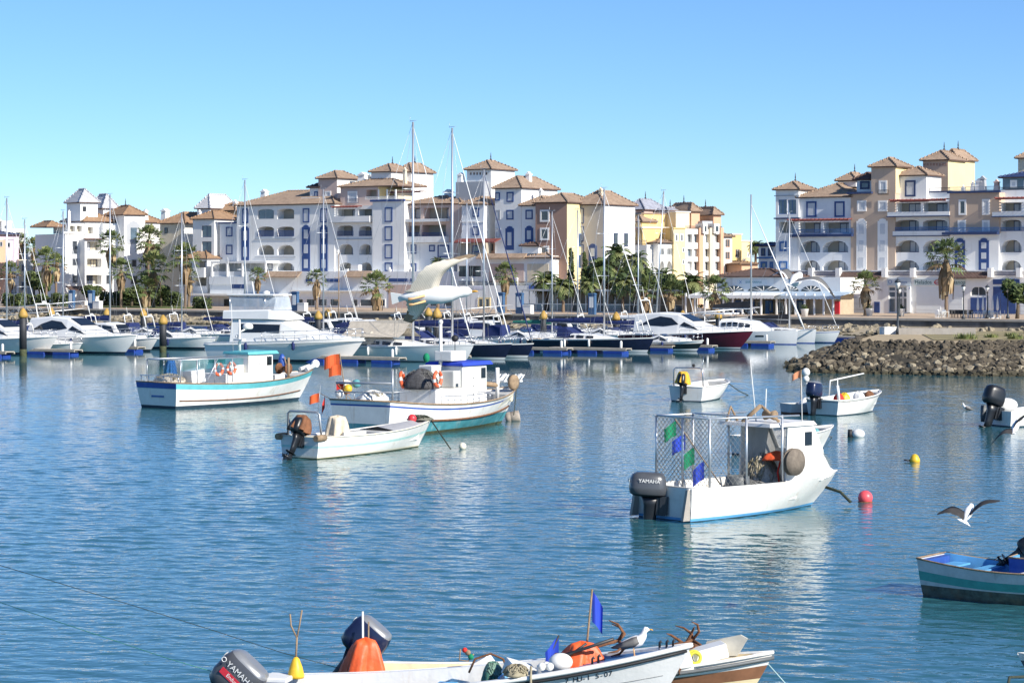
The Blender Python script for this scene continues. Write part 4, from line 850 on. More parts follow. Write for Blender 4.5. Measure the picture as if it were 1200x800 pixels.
def palm(u, vt, w, k, label, kind=0, skirt=True, seed=0, zb=None, tr=.42):
    p = place(u, k); r = random.Random(int(u * 7) + seed); d = p.y; top = H - (vt - V0) / F * d; rad = w * (.46 if kind else .6) / F * d; ch = rad * .85 if not kind else rad * .75
    hgt = max(1.0, top - ch - p.z); t = thing('palm_tree', label, 'palm tree', p, r.uniform(0, 6), PG)
    obj_of(TRUNK, 'trunk', t, (0, 0, -.1), (tr, tr, hgt + .1), (R(r.uniform(-2, 2)), R(r.uniform(-2, 2)), 0))
    cz = hgt
    obj_of(FEATHER[seed % 2] if kind else CROWN[(int(u) + seed) % 3], 'crown', t, (0, 0, cz), (rad * 1.05, rad * 1.05, rad * 1.1))
    if skirt: obj_of(SKIRT[int(u) % 2], 'skirt', t, (0, 0, cz), (rad * .95, rad * .95, rad * 1.5))
    return t
palm(1109, 278, 50, 12, 'tallest fan palm standing in front of the ice cream sign')
palm(1014, 316, 34, 13, 'fan palm with a round dead skirt in front of the grey shutter')
palm(838, 321, 36, 5, 'fan palm in front of the left end of the restaurant awning')
palm(811, 317, 44, 16, 'date palm with long arching fronds left of the restaurant', kind=1, skirt=False)
palm(441, 316, 38, 10, 'fan palm with a big brown skirt in front of the long white shop row')
palm(592, 306, 30, 12, 'fan palm in front of the rose panel of the white terrace')
palm(371, 314, 26, 12, 'fan palm right of the motor yacht flybridge')
palm(302, 312, 22, 14, 'small fan palm behind the flybridge of the motor yacht')
palm(175, 262, 36, 22, 'tall dark fan palm in front of the terracotta roofed white tower'); palm(180, 292, 42, 13, 'broad dark fan palm leaning over the left lawn', seed=1); palm(170, 322, 30, 11, 'short stout fan palm with a brown skirt on the left lawn', seed=2)
palm(130, 268, 34, 24, 'fan palm against the white balconies under the pyramid towers'); palm(142, 301, 30, 10, 'slim palm rising at the edge of the left lawn')
palm(217, 283, 36, 12, 'fan palm with pale hanging fronds in front of the cream block'); palm(221, 312, 24, 18, 'low palm beside the cream block')
palm(54, 288, 34, 16, 'fan palm left of the bright white block'); palm(66, 296, 26, 22, 'fan palm close to the shaded side of the bright white block'); palm(24, 272, 22, 34, 'slim palm behind the left masts'); palm(40, 277, 24, 40, 'palm with brown fronds in the gap between the left houses'); palm(12, 305, 26, 18, 'palm in front of the orange house at the left edge')
for u, vt, w_, k, lb, kd in ((640, 316, 44, 18, 'low date palm beside the brown block', 1), (660, 322, 40, 14, 'low date palm under the cypress trees', 1), (706, 300, 44, 20, 'date palm in front of the grey wing with the blue arched window', 1), (722, 284, 40, 24, 'tall date palm in the middle clump', 1),
    (744, 292, 42, 22, 'date palm right of the tallest palm of the middle clump', 1), (757, 320, 40, 13, 'bright green fan palm behind the leaning masts', 0), (730, 318, 44, 14, 'low wide date palm in the middle clump', 1), (690, 322, 34, 15, 'date palm in the shade of the middle clump', 1), (786, 326, 30, 14, 'fan palm below the ochre block', 0), (776, 312, 40, 22, 'feathery palm left of the ochre block', 1),
    (886, 281, 26, 60, 'palm behind the small blue and white house', 1), (896, 286, 22, 58, 'palm half hidden by the big tan block', 1), (513, 300, 22, 24, 'small palm on the white terrace behind the twin masts', 1)):
    palm(u, vt, w_, k, lb, kd, skirt=(kd == 0), seed=int(u) % 2)
def leaf_cloud(mb, c, rx, ry, rz, n, r, sz=.28):
    for _ in range(n):
        a, z_ = r.uniform(0, 6.283), r.uniform(-1, 1); rad = (r.random() ** .4); s_ = math.sqrt(max(0, 1 - z_ * z_))
        p = Vector((c[0] + rx * rad * s_ * math.cos(a), c[1] + ry * rad * s_ * math.sin(a), c[2] + rz * rad * z_))
        x = Vector((r.gauss(0, 1), r.gauss(0, 1), r.gauss(0, .6))).normalized(); y = x.orthogonal().normalized(); q_ = sz * r.uniform(.6, 1.3)
        mb.mi = r.choice((0, 0, 1, 2)); mb.poly([p - x * q_, p - y * q_ * .5, p + x * q_, p + y * q_ * .5])
def tree(u, vt, w, k, label, kind='broad', seed=0, n=1):
    p = place(u, k); r = random.Random(int(u * 3) + seed); d = p.y; top = H - (vt - V0) / F * d; rad = w / 2 / F * d; hgt = top - p.z
    t = thing({'cypress': 'cypress_tree', 'broad': 'broadleaf_tree'}[kind], label, 'tree', p, 0, 'trees behind the promenade'); tr = MB(woodm); cr = MB(*tl)
    if kind == 'cypress':
        tr.tube([(0, 0, -.1), (0, 0, hgt * .7)], [.2, .06], 7)
        for i in range(16):
            f = i / 15; leaf_cloud(cr, (r.uniform(-.15, .15), r.uniform(-.15, .15), hgt * (.08 + .88 * f)), rad * (1.05 - f * .85), rad * (1.05 - f * .85), hgt * .07, 150, r, .22)
    else:
        tr.tube([(0, 0, -.1), (.1, 0, hgt * .3), (0, .1, hgt * .55)], [.26, .2, .1], 8)
        for i in range(7):
            a = i * .9 + r.uniform(-.2, .2); q_ = Vector((math.cos(a) * rad * .7, math.sin(a) * rad * .7, hgt * r.uniform(.6, .85))); tr.tube([(.05, .05, hgt * .38), q_ * .6 + Vector((0, 0, hgt * .22)), q_], [.1, .07, .03], 5)
            leaf_cloud(cr, q_, rad * r.uniform(.4, .55), rad * r.uniform(.4, .55), hgt * r.uniform(.14, .22), 330, r)
        for i in range(4): leaf_cloud(cr, (r.uniform(-.5, .5) * rad, r.uniform(-.5, .5) * rad, hgt * r.uniform(.45, .92)), rad * .5, rad * .5, hgt * .16, 260, r)
    tr.build('trunk', t); cr.build('crown', t); return t
tree(669, 292, 16, 24, 'dark slim cypress against the yellow flank of the brown block', 'cypress'); tree(685, 297, 15, 23, 'second cypress standing nearest the blue arched window', 'cypress', 3)
tree(712, 305, 50, 26, 'dark broad tree behind the middle palms'); tree(748, 312, 40, 28, 'dense tree below the terraced house', seed=2); tree(788, 322, 34, 20, 'rounded tree at the foot of the ochre block', seed=6)
tree(154, 334, 26, 19, 'dark rounded tree behind the left lawn palms', seed=1); tree(107, 334, 20, 16, 'rounded green shrub tree beside the left gangway', seed=3); tree(188, 335, 20, 18, 'rounded tree right of the stout lawn palm', seed=5); tree(46, 318, 30, 20, 'dark tree between the left palms', seed=8)
tree(1192, 326, 34, 7, 'bare brownish tree in front of the blue shop front at the right', seed=2)
def hedge(u0, u1, v, k, label, dep=1.2):
    a, c = place(u0, k), place(u1, k); m_ = (a + c) / 2; hgt = H - (v - V0) / F * m_.y - 1.9; t = MB(*tl); L = (c - a).length; r = random.Random(int(u0)); n = int(L * 190 * hgt)
    for _ in range(n):
        s_ = r.random(); p = a.lerp(c, s_) + LY * r.uniform(-dep / 2, dep / 2); p.z = r.uniform(0, hgt) * (1 + .1 * math.sin(s_ * L * 2)); x = Vector((r.gauss(0, 1), r.gauss(0, 1), r.gauss(0, 1))).normalized(); y = x.orthogonal().normalized(); q_ = r.uniform(.15, .3)
        p = p - Vector((m_.x, m_.y, 0)); t.mi = r.choice((0, 1, 2, 2)); t.poly([p - x * q_, p - y * q_ * .5, p + x * q_, p + y * q_ * .5])
    tag(t.build('hedge', loc=m_), label, 'hedge')
hedge(5, 26, 345, 12, 'dark clipped hedge at the left edge of the promenade'); hedge(28, 56, 346, 13, 'dark hedge between the left palms'); hedge(62, 80, 345, 13, 'hedge in front of the bright white block'); hedge(118, 212, 343, 23.5, 'long dark hedge along the back of the left lawn'); hedge(228, 246, 349, 10, 'low hedge in front of the canopy'); hedge(655, 690, 347, 26, 'hedge under the cypresses'); hedge(700, 800, 345, 26, 'hedge behind the glass terrace in the middle')
# weeds on the spit
r = random.Random(4)
for i, (x, y, s_, lb) in enumerate(((35.6, 134, 1.0, 'biggest green weed tuft on the spit nearest the water'), (38.5, 137, .6, 'small weed tuft behind the biggest one'), (39.5, 134, .7, 'weed tuft right of the middle of the spit'), (41, 140, .6, 'low weed tuft near the right edge of the spit'), (38, 146, .5, 'weed tuft at the back of the spit by the wall'))):
    t = MB(*lg)
    for _ in range(160):
        a = r.uniform(0, 6.28); q_ = Vector((math.cos(a), math.sin(a), 0)); rr_ = r.random() * s_ * 1.0; b_ = q_ * rr_; e = b_ + q_ * r.uniform(.05, .3) * s_ + Vector((0, 0, r.uniform(.2, .62) * s_)); w_ = Vector((-q_.y, q_.x, 0)) * .06
        t.mi = r.choice((0, 1, 1)); t.poly([b_ - w_, b_ + w_, e])
    tag(t.build('weed_tuft', loc=(x, y * SY, 2.13)), lb, 'plant')
# ------------------------------------------------------------------ boat kit
STB = None
gel = mk('white_gelcoat', (.80, .80, .78), .32, var=.05, scale=.8, stain=(.50, .42, .30, (1.2, 1.2, .25), .60, .35))
gelc = mk('cream_gelcoat', (.78, .72, .58), .4, var=.06, scale=.8)
wpaint = mk('worn_white_paint', (.78, .77, .73), .5, var=.07, scale=2, bump=.1, bscale=14, stain=(.40, .27, .14, (2.4, 2.4, .45), .545, .62))
deckm = mk('grey_deck', (.52, .52, .50), .8, var=.12, scale=2, stain=(.3, .26, .2, (1.5, 1.5, 1.5), .5, .6))
teak = mk('teak_deck', (.36, .24, .14), .7, var=.2, scale=2)
navyh = mk('navy_hull', (.012, .016, .045), .18, var=.15); burg = mk('burgundy_hull', (.10, .012, .03), .18, var=.12)
anti = mk('antifouling_dark', (.02, .045, .07), .7, var=.3, scale=3); antiteal = mk('antifouling_teal', (.06, .26, .30), .6, var=.25, scale=2, stain=(.5, .55, .5, (1.5, 1.5, .6), .52, .6))
algae = mk('algae_band', (.06, .07, .03), .8, var=.5, scale=5)
turq = mk('turquoise_paint', (.12, .46, .50), .5, var=.14, scale=2); royal = mk('royal_blue_paint', (.03, .09, .36), .45, var=.18, scale=2, stain=(.25, .3, .4, (2, 2, .7), .6, .5)); skyb = mk('sky_blue_paint', (.12, .38, .66), .5, var=.12, scale=2)
tint = glass('tinted_glass', (.012, .016, .022), .06); clear = glass('clear_vinyl', (.55, .62, .70), .12, .55)
navyc = mk('navy_canvas', (.012, .025, .11), .85, var=.25, scale=4, bump=.4, bscale=9); beigec = mk('beige_canvas', (.55, .49, .40), .85, var=.15, scale=3, bump=.4, bscale=8); whitec = mk('white_canvas', (.78, .78, .76), .85, var=.08, scale=3, bump=.3, bscale=8); greenc = mk('green_canvas', (.02, .16, .12), .85, var=.2)
steel = mk('polished_steel', (.62, .63, .65), .25, .9, var=.05); wire = mk('rigging_wire', (.45, .46, .48), .4, .6)
rubber = mk('black_rubber', (.018, .018, .02), .6, var=.3); ropem = mk('old_rope', (.33, .29, .2), .95, var=.3, scale=9); ropedk = mk('dark_rope', (.04, .05, .035), .95, var=.4, scale=9)
orangep = mk('orange_plastic', (.72, .13, .05), .5, var=.15, scale=4); redp = mk('red_buoy', (.75, .05, .06), .4, var=.1, scale=5); yellowp = mk('yellow_plastic', (.75, .47, .03), .45, var=.15, scale=5); whitep = mk('white_plastic', (.78, .78, .75), .45, var=.08, scale=5); bluep = mk('blue_float', (.015, .05, .28), .45, var=.2, scale=2)
greyp = mk('grey_plastic', (.12, .13, .135), .5, var=.15, scale=4); rust = mk('rusty_iron', (.17, .075, .035), .9, var=.4, scale=8, bump=.4); wood = mk('weathered_wood', (.30, .21, .13), .85, var=.3, scale=5, bump=.3)
def lerp(a, b_, t): return a + (b_ - a) * t
class Hull:
    def __init__(s, L, B, zs0, zs1, draft=.4, tw=.86, rake=.9, tr=0, full=2.4, flare=.9, stern_p=.16, dip=.0, bowpow=1.7):
        s.L, s.B, s.zs0, s.zs1, s.draft, s.tw, s.rake, s.tr, s.full, s.flare, s.sp, s.dip, s.bp = L, B, zs0, zs1, draft, tw, rake, tr, full, flare, stern_p, dip, bowpow
    def hw(s, t):
        if t < .45: return s.B / 2 * lerp(s.tw, 1, math.sin(t / .45 * math.pi / 2))
        k = (t - .45) / .55; return s.B / 2 * max(0, 1 - k ** s.full)
    def zs(s, t): return lerp(s.zs0, s.zs1, max(0, t) ** s.bp) - s.dip * math.sin(math.pi * t)
    def pt(s, t, f, side):
        z = lerp(-s.draft, s.zs(t), f); p = lerp(s.sp, s.flare, t ** 2)
        y = s.hw(t) * (f ** p if f > 0 else 0); x = -s.tr * f + t * (s.L + s.tr * f - s.rake * (1 - f) ** 1.2)
        return Vector((x, y * side, z))
    def sheer(s, t, side, inset=0, dz=0):
        p = s.pt(t, 1, side); y = max(0, abs(p.y) - inset); return Vector((p.x, y * side, p.z + dz))
    def fz(s, t, z): return (z + s.draft) / (s.zs(t) + s.draft)
    def build(s, parent, rows, rim, inner, floor, tops, inset=.08, n=22, name='hull', fz=.12, inw=.86, transom=None, dk=.04):
        """rows: [(kind, value, material)] upward: the material reaches up to value ('z' metres, 'f' share of height)"""
        mb = MB(*[r_[2] for r_ in rows]); ts = [i / n for i in range(n + 1)]
        def fs_at(t):
            out = [(0, 0)]; prev = 0
            for i, (k, v, m) in enumerate(rows):
                f = min(1, max(prev + .001, s.fz(t, v) if k == 'z' else (v if k == 'f' else 1 + (v / (s.zs(t) + s.draft))))); m_ = max(1, int((f - prev) / .14))
                out.append((f, i, prev)); prev = f
            return out
        # a fixed number of sub-rows per band keeps all stations alike
        sub = [4 if i == 0 else 3 for i in range(len(rows))]
        def colr(t):
            lv = [0]; prev = 0
            for (k, v, m), sb in zip(rows, sub):
                f = s.fz(t, v) if k == 'z' else (v if k == 'f' else 1 + v / (s.zs(t) + s.draft)); f = min(1, max(prev + .001, f))
                lv += [lerp(prev, f, (j + 1) / sb) for j in range(sb)]; prev = f
            lv[-1] = 1; return lv
        mats = [i for i, sb in enumerate(sub) for _ in range(sb)]
        mb.smooth = True
        for side in (1, -1):
            grid_ = [[s.pt(t, f, side) for f in colr(t)] for t in ts]; b0 = len(mb.v); m = len(grid_[0])
            for g in grid_: mb.v += [tuple(p) for p in g]
            for i in range(n):
                for j in range(m - 1):
                    q_ = (b0 + i * m + j, b0 + (i + 1) * m + j, b0 + (i + 1) * m + j + 1, b0 + i * m + j + 1)
                    mb.f.append(q_ if side < 0 else q_[::-1]); mb.m.append(mats[j]); mb.sm.append(True)
        mb.smooth = False; lv = colr(0)
        for j in range(len(lv) - 1):
            mb.mi = mats[j] if transom is None else mats[j]
            if transom and mats[j] == transom[0]: mb.use(transom[1])
            mb.poly([s.pt(0, lv[j], 1), s.pt(0, lv[j], -1), s.pt(0, lv[j + 1], -1), s.pt(0, lv[j + 1], 1)])
        # rim, inner sides, floor and decks
        prev = None; e = .0015
        for t, mode in tops:
            ins = min(inset, s.hw(t) * .8); zt = s.zs(t); z = {'rim': zt, 'deck': zt - dk, 'open': fz}[mode] if not isinstance(mode, float) else mode
            w_ = max(.001, s.hw(t) - ins); wb = w_ * (1 if mode in ('rim', 'deck') else inw * (1 - .45 * max(0, (t - .5) / .5)))
            if z < zt - dk - .001: wb = max(.001, min(wb, s.pt(t, max(.02, s.fz(t, z)), 1).y - .05))
            x = s.pt(t, 1, 1).x
            cur = [Vector((x, s.hw(t), zt)), Vector((x, w_, zt)), Vector((x, wb, z)), Vector((x, -wb, z)), Vector((x, -w_, zt)), Vector((x, -s.hw(t), zt))]
            if prev:
                for j, m in enumerate((rim, inner, floor, inner, rim)):
                    mb.use(m); a = prev; mb.poly([a[j], cur[j], cur[j + 1], a[j + 1]])
            prev = cur
        o = mb.build(name, parent); return o
    def strake(s, parent, mat, f=None, dz=-.02, r=.03, t0=0, t1=1, name='rubbing_strake', n=24, sides=(1, -1), trans=False):
        mb = MB(mat)
        for side in sides:
            pts = []
            for i in range(n + 1):
                t = lerp(t0, t1, i / n); p = s.pt(t, 1 if f is None else f, side); p.z += dz; pts.append(p + Vector((0, side * r * .4, 0)))
            mb.tube(pts, r, 5)
        if trans: a, c = s.sheer(0, 1, 0, dz), s.sheer(0, -1, 0, dz); mb.tube([a, c], r, 5)
        return mb.build(name, parent)
def tops(o0, o1, n=14, tail='deck', thick=.012):
    t_ = [(0, 'rim'), (thick, 'rim'), (thick + .0005, 'open')] if o0 is not None else [(0, 'deck')]
    if o0 is None: return [(i / 20, 'deck') for i in range(21)]
    if o0 > .02: t_ = [(i / 4 * o0, 'deck') for i in range(5)] + [(o0 + .0005, 'open')]
    t_ += [(lerp(max(o0, thick), o1, i / n), 'open') for i in range(1, n + 1)]
    t_ += [(o1 + .0005 + (1 - o1 - .0005) * i / 6, tail) for i in range(7)]
    return t_
class Cab:
    """superstructure: sections (x, z_bottom, z_top, half width bottom, half width top)"""
    def __init__(s, secs): s.secs = secs
    def at(s, x):
        q_ = s.secs
        for a, c in zip(q_, q_[1:]):
            if a[0] <= x <= c[0]: k = (x - a[0]) / max(1e-6, c[0] - a[0]); return [lerp(a[i], c[i], k) for i in range(5)]
        return q_[0] if x < q_[0][0] else q_[-1]
    def ring(s, c, ch=.12):
        x, zb, zt, wb, wt = c; h = min(ch, (zt - zb) * .4)
        return [Vector((x, -wb, zb)), Vector((x, -wt, zt - h)), Vector((x, -wt + ch, zt)), Vector((x, wt - ch, zt)), Vector((x, wt, zt - h)), Vector((x, wb, zb))]
    def mesh(s, mb, ch=.12): mb.rings([s.ring(c, ch) for c in s.secs])
    def patch(s, mb, pts, side, out=.012):
        """pane on the side: pts of (x, height share)"""
        P_ = []
        for x, f in pts:
            _, zb, zt, wb, wt = s.at(x); P_.append(Vector((x, (lerp(wb, wt, f) + out) * side, lerp(zb, zt, f))))
        n = Vector((0, -side * out * .7, 0)); m = len(P_)
        mb.rings([P_, [p + n for p in P_]])
def pulpit(mb, h, t0, t1, ht, n=7, r=.016, inset=.06):
    for side in (1, -1):
        pts = [h.sheer(lerp(t0, t1, i / n), side, inset, ht) for i in range(n + 1)]; mb.tube(pts, r, 4)
        mid = [p - Vector((0, 0, ht * .5)) for p in pts]; mb.tube(mid, r * .7, 4)
        for i in range(n + 1): mb.tube([h.sheer(lerp(t0, t1, i / n), side, inset, 0), pts[i]], r, 4)
    mb.tube([h.sheer(t1, 1, inset, ht), h.sheer(t1, -1, inset, ht)], r, 4)
def fenders(h, parent, ts, side, mat, r=.11):
    for t in ts:
        p = h.pt(t, .85, side) + Vector((0, side * (r + .01), 0)); mb = MB(mat); mb.lathe([(.02, -.38), (r, -.3), (r, .22), (.03, .32), (.02, .38)], p + Vector((0, 0, -.1)), 8); mb.build('fender', parent)
MAR = R(-31)
def bowplace(u, v, L, rz=MAR, rake=1.0):
    p = wl(u, v); d_ = Vector((math.cos(rz), math.sin(rz), 0)); return p - d_ * (L - rake)
def sailboat(u, v, L, mast_top, label, hullm=None, cover=None, rz=MAR, mast_t=.55, furl=None, hood=None, stripe=None, lean=0, mastm=None, B=None, loc=None, tent=None, fr=.75):
    hullm = hullm or gel; cover = cover or navyc; furl = furl or whitec; mastm = mastm or alu
    B = B or L * .30; rake = L * .085
    h = Hull(L, B, L * .088, L * .112, .45, .72, rake, .5, 2.0, .75, .3, .02)
    loc = loc or bowplace(u, v, L, rz, rake); t = thing('sailing_boat', label, 'sailboat', loc, rz, 'sailing boats moored in the marina')
    rows = [('z', .02, anti), ('z', .22, gel if hullm != gel else hullm), ('s', -.10, hullm), ('f', 1, gel if hullm is not gel else gel)]
    if hullm is gel: rows = [('z', .04, anti), ('z', .12, royal if stripe is None else stripe), ('s', -.16, gel), ('s', -.1, stripe or royal), ('f', 1, gel)]
    h.build(t, rows, gel, gel, deckm if hullm is gel else teak, tops(.02, .3, 8), .06, 20, fz=L * .05, dk=.02)
    zd = h.zs(.5); cw = B * .30
    cb = Cab([(L * .28, zd - .08, zd + L * .038, cw * 1.05, cw * .95), (L * .34, zd - .08, zd + L * .042, cw * 1.05, cw * .9), (L * .52, zd - .08, zd + L * .034, cw * .95, cw * .78), (L * .70, zd - .05, zd + .06, cw * .5, cw * .4)])
    mb = MB(gel); cb.mesh(mb, .08); c_ = mb.build('cabin', t)
    mb = MB(tint)
    for sd_ in (1, -1):
        for a, c in ((.31, .37), (.39, .45), (.47, .53)): cb.patch(mb, [(L * a, .3), (L * c, .32), (L * c, .72), (L * a, .75)], sd_)
    mb.build('cabin_window', c_)
    hz = MB(hood or navyc); x0 = L * .25; w_ = cw * 1.1
    Cab([(x0 - .3, zd + L * .01, zd + L * .085, w_, w_ * .85), (x0 + L * .05, zd + L * .01, zd + L * .088, w_, w_ * .85), (x0 + L * .13, zd + L * .02, zd + L * .042, w_ * .85, w_ * .7)]).mesh(hz, .15); hz.build('sprayhood', t)
    mx = L * mast_t; mt = mast_top
    mb = MB(mastm); mb.tube([(mx, 0, zd - .1), (mx + lean, 0, mt)], [L * .0088, L * .0062], 8)
    m_ = mb.build('mast', t)
    mb = MB(mastm)
    for f in (.42, .7):
        z = lerp(zd, mt, f); mb.tube([(mx - .15 + lean * f, -B * .33, z), (mx + lean * f, 0, z), (mx - .15 + lean * f, B * .33, z)], .028, 5)
    mb.tube([(mx + lean - .3, 0, mt + .08), (mx + lean + .35, 0, mt + .12)], .02, 4); mb.tube([(mx + lean - .3, 0, mt), (mx + lean - .3, 0, mt + .5)], .012, 4)
    mb.build('spreaders', m_)
    bz = zd + L * .115; mb = MB(mastm); mb.tube([(mx, 0, bz), (L * .08, 0, bz + .1)], .07, 6); bo = mb.build('boom', t)
    mb = MB(cover); n = 8; rg = []
    for i in range(n + 1):
        k = i / n; x = lerp(mx - .1, L * .09, k); hh = lerp(.5, .2, k) * L / 11; zz = bz + .06 + .1 * k
        rg.append([Vector((x, -.13, zz - .05)), Vector((x, -.15, zz + hh * .35)), Vector((x, -.03, zz + hh * (1 + .08 * math.sin(i * 2.1)))), Vector((x, .03, zz + hh * (1 + .08 * math.sin(i * 2.1)))), Vector((x, .15, zz + hh * .35)), Vector((x, .13, zz - .05))])
    mb.rings(rg); mb.build('sail_cover', bo)
    mb = MB(furl); a = Vector((L - .25, 0, h.zs(1) + .25)); c = Vector((mx + lean, 0, mt - .3)); mb.tube([a, a.lerp(c, .06), a.lerp(c, .5), a.lerp(c, .93), c], [k_ * fr for k_ in (.03, .075, .06, .04, .015)], 6); mb.build('furled_sail', t)
    mb = MB(wire)
    for sd_ in (1, -1):
        s0 = h.sheer(mast_t - .03, sd_, .05); z1 = lerp(zd, mt, .7); mb.tube([s0, (mx - .15 + lean * .7, sd_ * B * .33, z1), (mx + lean, 0, mt - .1)], .014, 4); mb.tube([s0 + Vector((.1, 0, 0)), (mx + lean * .4, 0, lerp(zd, mt, .43))], .012, 4)
    mb.tube([(.1, 0, zd), (mx + lean, 0, mt)], .014, 4); mb.build('rigging', t)
    mb = MB(steel); pulpit(mb, h, .8, .985, .6, 3, .02); pulpit(mb, h, .02, .78, .58, 6, .012)
    mb.build('guard_rail', t)
    if tent:
        mb = MB(tent); x0, x1 = L * .10, mx - .3; z0 = bz + .25
        mb.rings([[Vector((lerp(x0, x1, k), -B * .42, zd + .75)), Vector((lerp(x0, x1, k), -B * .2, zd + 1.15)), Vector((lerp(x0, x1, k), 0, z0 + .2)), Vector((lerp(x0, x1, k), B * .2, zd + 1.15)), Vector((lerp(x0, x1, k), B * .42, zd + .75))] for k in (0, .25, .5, .75, 1)], False, False, False); mb.build('boom_tent', bo)
    fenders(h, t, (.35, .55), -1, whitep)
    return t
def cruiser(u, v, L, label, hullm=None, rz=MAR, style='sport', loc=None, B=None, h0=None, canopy=None, win=True, band=None, group='motor boats moored in the marina'):
    hullm = hullm or gel; B = B or L * .31; rake = L * .14; z0, z1 = h0 or (L * .095, L * .135)
    h = Hull(L, B, z0, z1, .4, .9, rake, .3, 2.6, .95, .18, -.0, 1.4)
    loc = loc or bowplace(u, v, L, rz, rake); t = thing('motor_boat', label, 'motor boat', loc, rz, group)
    rows = [('z', .05, anti), ('z', .18, navyh if hullm is gel else gel), ('s', -.07, hullm), ('f', 1, gel)] if not band else [('z', .05, anti), ('z', .16, gel), ('f', band[0], gel), ('f', band[1], band[2]), ('f', 1, gel)]
    h.build(t, rows, gel, gel, deckm, tops(.02, .3, 6), .08, 22, fz=z0 * .45, dk=.02)
    h.strake(t, gel, None, -.03, .04)
    zd = h.zs(.45) - .06; w_ = B * .40
    if style == 'sport':
        s_ = [(L * .10, zd, zd + L * .14, w_, w_ * .72), (L * .30, zd, zd + L * .155, w_, w_ * .74), (L * .45, zd, zd + L * .145, w_, w_ * .72), (L * .58, zd, zd + L * .085, w_ * .95, w_ * .72), (L * .74, zd + .05, zd + L * .035, w_ * .75, w_ * .55), (L * .9, zd + .2, zd + L * .04, w_ * .3, w_ * .2)]
    elif style == 'hatch':
        s_ = [(L * .22, zd, zd + L * .17, w_, w_ * .8), (L * .42, zd, zd + L * .18, w_, w_ * .8), (L * .52, zd, zd + L * .165, w_, w_ * .75), (L * .60, zd, zd + L * .06, w_ * .95, w_ * .75), (L * .82, zd + .1, zd + L * .05, w_ * .5, w_ * .35)]
    else:
        s_ = [(L * .30, zd, zd + L * .05, w_, w_ * .85), (L * .45, zd, zd + L * .10, w_, w_ * .8), (L * .55, zd, zd + L * .07, w_ * .95, w_ * .75), (L * .82, zd + .08, zd + L * .05, w_ * .5, w_ * .35)]
    cb = Cab(s_); mb = MB(gel); cb.mesh(mb, .16); c_ = mb.build('cabin', t)
    mb = MB(tint)
    for sd_ in (1, -1):
        if style == 'sport':
            cb.patch(mb, [(L * .14, .42), (L * .22, .68), (L * .31, .82), (L * .40, .78), (L * .46, .5), (L * .34, .36)], sd_); cb.patch(mb, [(L * .47, .46), (L * .50, .72), (L * .58, .62), (L * .62, .4)], sd_)
        elif style == 'hatch': 
            cb.patch(mb, [(L * .24, .45), (L * .24, .85), (L * .36, .86), (L * .36, .45)], sd_); cb.patch(mb, [(L * .38, .45), (L * .38, .86), (L * .49, .84), (L * .54, .45)], sd_)
        else: cb.patch(mb, [(L * .33, .35), (L * .46, .8), (L * .52, .7), (L * .56, .35)], sd_)
    mb.build('cabin_window', c_)
    # windscreen: a slab lying on the sloping front
    i = {'sport': 2, 'hatch': 2, 'open': 1}[style]; a, c = s_[i], s_[i + 1]; mb = MB(tint); P_ = []
    for k, wk in ((.1, .86), (.92, .9)):
        x, z, wt = lerp(a[0], c[0], k), lerp(a[2], c[2], k) + .02, lerp(a[4], c[4], k) * wk; P_.append((x, z, wt))
    (xa, za, wa), (xb, zb, wb_) = P_; mb.hexa([(xa, -wa, za), (xb, -wb_, zb), (xb, wb_, zb), (xa, wa, za), (xa + .02, -wa, za + .03), (xb + .02, -wb_, zb + .03), (xb + .02, wb_, zb + .03), (xa + .02, wa, za + .03)]); mb.build('windscreen', c_)
    if canopy:
        mb = MB(canopy); Cab([(L * .02, zd + .1, zd + L * .12, w_, w_ * .8), (L * .12, zd + .1, zd + L * .15, w_, w_ * .8), (L * .24, zd + .1, zd + L * .15, w_ * 1.02, w_ * .82)]).mesh(mb, .2); mb.build('canopy', t)
    mb = MB(steel); pulpit(mb, h, .5, .985, .6, 6, .02); mb.build('guard_rail', t)
    mb = MB(whitep); mb.tube([(L * .16, -w_ * .6, zd + L * .12), (L * .13, -w_ * .55, zd + L * .24), (L * .13, w_ * .55, zd + L * .24), (L * .16, w_ * .6, zd + L * .12)], .06, 6); mb.tube([(L * .13, 0, zd + L * .24), (L * .11, 0, zd + L * .34)], .02, 5); mb.ball((L * .13, .2, zd + L * .25), .2, 10, 6, (1, 1, .7)); mb.build('radar_arch', t)
    fenders(h, t, (.3, .55), -1, navyc)
    return t
# ------------------------------------------------------------------ the marina
# pontoons
grey_deck = mk('pontoon_deck', (.40, .36, .30), .9, var=.15, scale=2)
def pontoon(u, v, L, label, rz=MAR, w_=1.1, nf=3, loc=None):
    loc = loc or bowplace(u, v, L, rz, 0); t = thing('pontoon', label, 'pontoon', loc, rz, 'blue floated finger pontoons'); mb = MB(grey_deck)
    nb = int(L / .5)
    for i in range(nb): mb.box(i * L / nb + .01, (i + 1) * L / nb - .01, -w_ / 2, w_ / 2, .46, .54)
    mb.box(0, L, -w_ / 2 - .04, -w_ / 2 + .06, .32, .455); mb.box(0, L, w_ / 2 - .06, w_ / 2 + .04, .32, .455); mb.build('deck', t)
    for i in range(nf):
        c = L * (i + .5) / nf; f = MB(bluep); f.box(c - 1.0, c + 1.0, -w_ / 2 - .1, w_ / 2 + .1, -.25, .27); bevel(f.build('float', t), .06, 2)
    c = MB(whitep); c.lathe([(.1, .54), (.12, .6), (.12, 1.1), (.05, 1.2)], (L * .9, 0, 0), 8); c.build('service_post', t)
